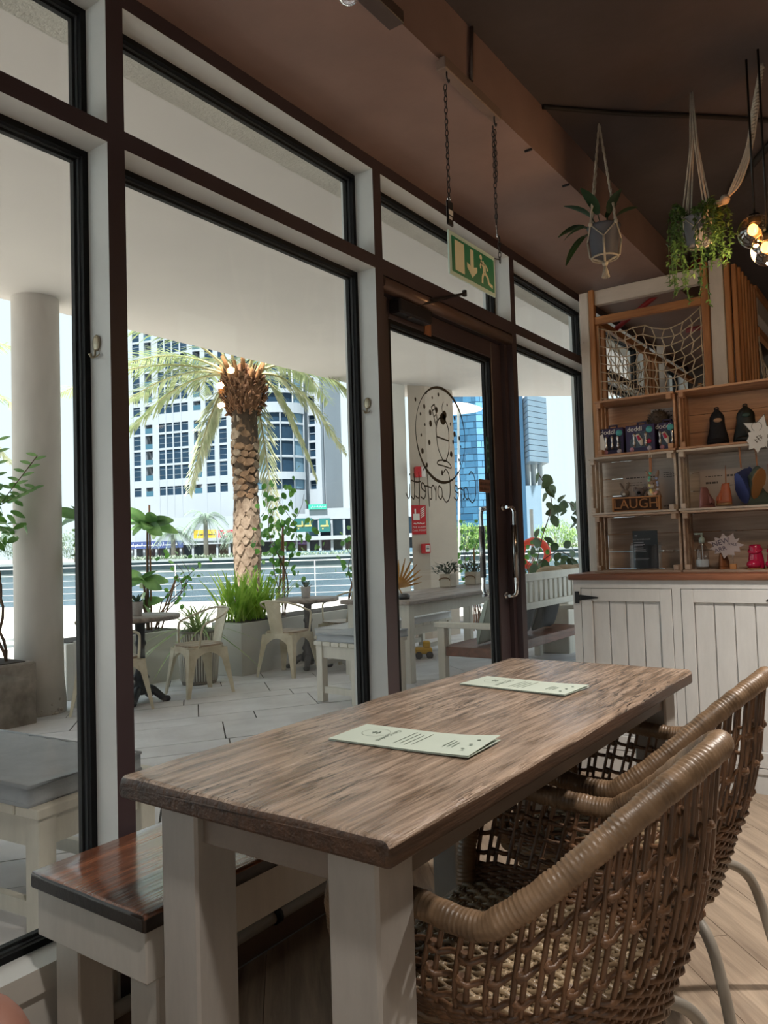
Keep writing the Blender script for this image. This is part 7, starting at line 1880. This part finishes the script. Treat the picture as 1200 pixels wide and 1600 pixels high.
def far_tree(s, d, h, r, label, seed, m):
    o = tag(gempty('far_tree', K(s, d, -.5)), label, 'tree', 'trees across the canal'); rr = random.Random(seed); mb = MB()
    for k in range(1500):
        v = Vector((rr.gauss(0, 1), rr.gauss(0, 1), rr.gauss(0, 1))).normalized() * rr.uniform(.55, 1.0); lump = 1 + .25 * math.sin(v.x * 5 + seed) * math.cos(v.y * 4)
        p = K(s, d, h) + Vector((v.x * r * lump, v.y * r * lump, v.z * r * .75 * lump)); mb.leaf(p, (rr.uniform(-1, 1), rr.uniform(-1, 1), rr.uniform(-1, .4)), (0, 0, 1), r * .13, r * .09, .2, 0, 1)
    stuff(mb.build('foliage', m, o)); MB().tube([K(s, d, -.5), K(s, d, h)], r * .06, 6).build('trunk', mat('far_trunk', '8f8a80', .9), o)
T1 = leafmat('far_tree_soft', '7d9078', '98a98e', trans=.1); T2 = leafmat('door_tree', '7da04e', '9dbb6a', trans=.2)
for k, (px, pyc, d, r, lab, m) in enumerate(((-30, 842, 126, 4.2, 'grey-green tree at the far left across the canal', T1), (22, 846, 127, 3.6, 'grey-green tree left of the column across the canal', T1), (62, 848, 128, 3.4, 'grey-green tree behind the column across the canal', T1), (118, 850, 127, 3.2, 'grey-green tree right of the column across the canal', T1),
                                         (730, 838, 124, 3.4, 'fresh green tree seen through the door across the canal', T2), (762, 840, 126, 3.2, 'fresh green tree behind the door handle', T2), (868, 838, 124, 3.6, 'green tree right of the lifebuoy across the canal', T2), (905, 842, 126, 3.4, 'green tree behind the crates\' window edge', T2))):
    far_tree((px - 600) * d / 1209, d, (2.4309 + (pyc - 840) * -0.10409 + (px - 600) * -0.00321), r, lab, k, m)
rr = random.Random(4)
for k in range(9):
    s0 = S_(200 + k * 42); hd = MB()
    for i in range(420): hd.leaf(K(s0 + rr.uniform(0, 4.6), 121.5 + rr.uniform(0, 1.4), -.5 + rr.uniform(0, .9)), (rr.uniform(-1, 1), rr.uniform(-1, 1), rr.uniform(0, 1)), (0, 0, 1), .5, .28, .2, 0, 1)
    if k == 0: hh = hd
    else: hh.v and hh.add(hd.v, hd.f, 0, True)
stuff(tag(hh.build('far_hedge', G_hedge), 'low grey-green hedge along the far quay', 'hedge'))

# ================================================================ seated guest whose bent knee shows at the lower left corner
def skin_body(name, pts, edges, root, mat_, parent, sub=2):
    me = bpy.data.meshes.new(name); me.from_pydata([p[:3] for p in pts], edges, []); ob = bpy.data.objects.new(name, me); COL.objects.link(ob)
    sk = ob.modifiers.new('skin', 'SKIN'); sk.use_smooth_shade = True
    ss = ob.modifiers.new('sub', 'SUBSURF'); ss.levels = sub; ss.render_levels = sub
    for i, p in enumerate(pts):
        d_ = me.skin_vertices[0].data[i]; r = p[3]; d_.radius = r if isinstance(r, tuple) else (r, r); d_.use_root = (i == root)
    bpy.context.view_layer.update()
    dg = bpy.context.evaluated_depsgraph_get(); nm = bpy.data.meshes.new_from_object(ob.evaluated_get(dg))
    bpy.data.objects.remove(ob); bpy.data.meshes.remove(me)
    nm.materials.clear(); nm.materials.append(mat_); nm.name = name
    for p in nm.polygons: p.use_smooth = True
    o = bpy.data.objects.new(name, nm); COL.objects.link(o)
    if parent is not None:
        o.parent = parent
        if parent.name in GLOB: o.matrix_parent_inverse = Matrix.Translation(-GLOB[parent.name])
    return o
M_skin = mat('skin', '946a5c', .5, var=.12, vscale=14, bump=.1, bscale=120)
M_shirt = mat('dark_shirt', '24262c', .85, var=.2, vscale=10, bump=.3)
M_short = mat('charcoal_shorts', '1e1c1e', .9, var=.2, vscale=10, bump=.3)
# low stool the guest sits on, outside the picture
st = tag(gempty('low_stool', (.20, .12, 0)), 'low round wooden stool under the seated guest', 'stool')
MB().lathe([(0, .40), (.17, .40), (.18, .41), (.18, .435), (.17, .445), (0, .445)], 28, M=Matrix.Translation((.20, .12, 0))).build('seat', M_bench, st)
for k in range(3):
    a = .5 + k * 2 * PI / 3; MB().tube([(.20 + .10 * math.cos(a), .12 + .10 * math.sin(a), .40), (.20 + .17 * math.cos(a), .12 + .17 * math.sin(a), .004)], [.02, .015], 10).build('leg', M_bp, st)
pn = tag(gempty('person', (.20, .12, 0)), 'seated person with one bare knee raised, at the lower left corner', 'person')
hip = Vector((.20, .12, .54)); kneeR = Vector((.690, .490, .600)); kneeL = Vector((.36, .58, .50))
pts = [(*hip, .135), (.20, .11, .70, (.145, .11)), (.195, .10, .88, (.16, .115)), (.195, .09, 1.01, (.12, .09)), (.20, .10, 1.075, .052), (.205, .115, 1.13, .055), (.21, .13, 1.20, (.082, .095)), (.21, .13, 1.28, (.076, .088)),
       # raised leg: thigh, knee, calf, ankle, foot
       (.27, .15, .545, .092), (.44, .29, .585, .078), (*kneeR, .058), (.675, .505, .48, .056), (.64, .515, .31, .050), (.61, .52, .12, .034), (.61, .525, .05, .034), (.69, .58, .030, .028), (.73, .61, .024, .020),
       # other leg
       (.19, .20, .535, .092), (.27, .40, .52, .078), (*kneeL, .058), (.365, .575, .40, .055), (.36, .56, .22, .048), (.355, .55, .09, .034), (.36, .56, .045, .034), (.41, .64, .028, .028), (.43, .68, .022, .020),
       # arms
       (.33, .07, .985, .060), (.40, .12, .84, .046), (.43, .18, .74, .040), (.47, .28, .71, .034), (.49, .34, .70, .026),
       (.06, .08, .985, .060), (.0, .13, .84, .046), (.01, .20, .72, .040), (.10, .32, .645, .034), (.16, .38, .62, .026)]
E_ = [(0, 1), (1, 2), (2, 3), (3, 4), (4, 5), (5, 6), (6, 7), (0, 8), (8, 9), (9, 10), (10, 11), (11, 12), (12, 13), (13, 14), (14, 15), (15, 16), (0, 17), (17, 18), (18, 19), (19, 20), (20, 21), (21, 22), (22, 23), (23, 24), (24, 25), (3, 26), (26, 27), (27, 28), (28, 29), (29, 30), (3, 31), (31, 32), (32, 33), (33, 34), (34, 35)]
skin_body('body', pts, E_, 0, M_skin, pn)
def hand(w, d_, s_):
    w = Vector(w); d_ = Vector(d_).normalized(); up = Vector((0, 0, 1)); sd = d_.cross(up).normalized() * s_
    mb = MB()
    P = [(*w, .022), (*(w + d_ * .045), (.036, .014)), (*(w + d_ * .085), (.036, .012))]
    skin_body('palm', P, [(0, 1), (1, 2)], 0, M_skin, pn, 1)
    for k, L_ in enumerate((.062, .072, .068, .052)):
        b_ = w + d_ * .088 + sd * (-.027 + .018 * k)
        q = [(*b_, .0085), (*(b_ + d_ * L_ * .45 - up * .006), .0085), (*(b_ + d_ * L_ * .75 - up * .018), .008), (*(b_ + d_ * L_ * .88 - up * .034), .007)]
        skin_body('finger', q, [(0, 1), (1, 2), (2, 3)], 0, M_skin, pn, 1)
    b_ = w + d_ * .035 - sd * .030
    skin_body('thumb', [(*b_, .011), (*(b_ + d_ * .028 - sd * .020 - up * .006), .010), (*(b_ + d_ * .055 - sd * .022 - up * .014), .008)], [(0, 1), (1, 2)], 0, M_skin, pn, 1)
hand((.49, .34, .70), (.35, .8, -.25), 1); hand((.16, .38, .62), (.55, .8, -.3), -1)
# clothing over the body
skin_body('shirt', [(.20, .115, .58, .155), (.20, .11, .72, (.162, .128)), (.195, .10, .90, (.176, .130)), (.195, .09, 1.03, (.125, .098)), (.34, .07, .99, .074), (.395, .112, .86, .062), (.05, .08, .99, .074), (.005, .122, .86, .062)], [(0, 1), (1, 2), (2, 3), (3, 4), (4, 5), (3, 6), (6, 7)], 0, M_shirt, pn)
skin_body('shorts', [(.20, .12, .545, .150), (.28, .155, .555, .108), (.46, .30, .605, .086), (.19, .21, .540, .108), (.265, .395, .525, .092)], [(0, 1), (1, 2), (0, 3), (3, 4)], 0, M_short, pn)
hd = MB().ball((.21, .13, 1.245), .098, 24, 16, sc=(.80, .95, 1.18)).build('head_hair', mat('dark_hair', '1a1412', .6, bump=.6, bscale=120), pn)
fc = MB().ball((.222, .150, 1.225), .090, 24, 16, sc=(.80, .92, 1.15)).build('face', M_skin, pn)
fd = Vector((.6, .8, 0)).normalized(); fs_ = Vector((.8, -.6, 0)).normalized(); fo = Vector((.222, .150, 1.225))
MB().tube([fo + fd * .080 + Vector((0, 0, .012)), fo + fd * .096 + Vector((0, 0, -.016)), fo + fd * .086 + Vector((0, 0, -.024))], [.008, .012, .008], 8).build('nose', M_skin, fc)
MB().tube([fo + fd * .079 - fs_ * .022 + Vector((0, 0, -.046)), fo + fd * .085 + Vector((0, 0, -.047)), fo + fd * .079 + fs_ * .022 + Vector((0, 0, -.046))], [.003, .006, .003], 8).build('mouth', mat('lips', '9a5a50', .5), fc)
for e_ in (-1, 1):
    MB().ball(fo + fd * .074 + fs_ * (.028 * e_) + Vector((0, 0, .016)), .011, 10, 8).build('eye', mat('eye_white', 'd8d4d0', .3), fc); MB().ball(fo + fd * .081 + fs_ * (.028 * e_) + Vector((0, 0, .016)), .006, 8, 6).build('iris', mat('iris_dark', '20140e', .3), fc)
    MB().ball(fo - fd * .01 + fs_ * (.076 * e_) + Vector((0, 0, .004)), .022, 10, 8, sc=(.5, .8, 1.3)).build('ear', M_skin, fc)
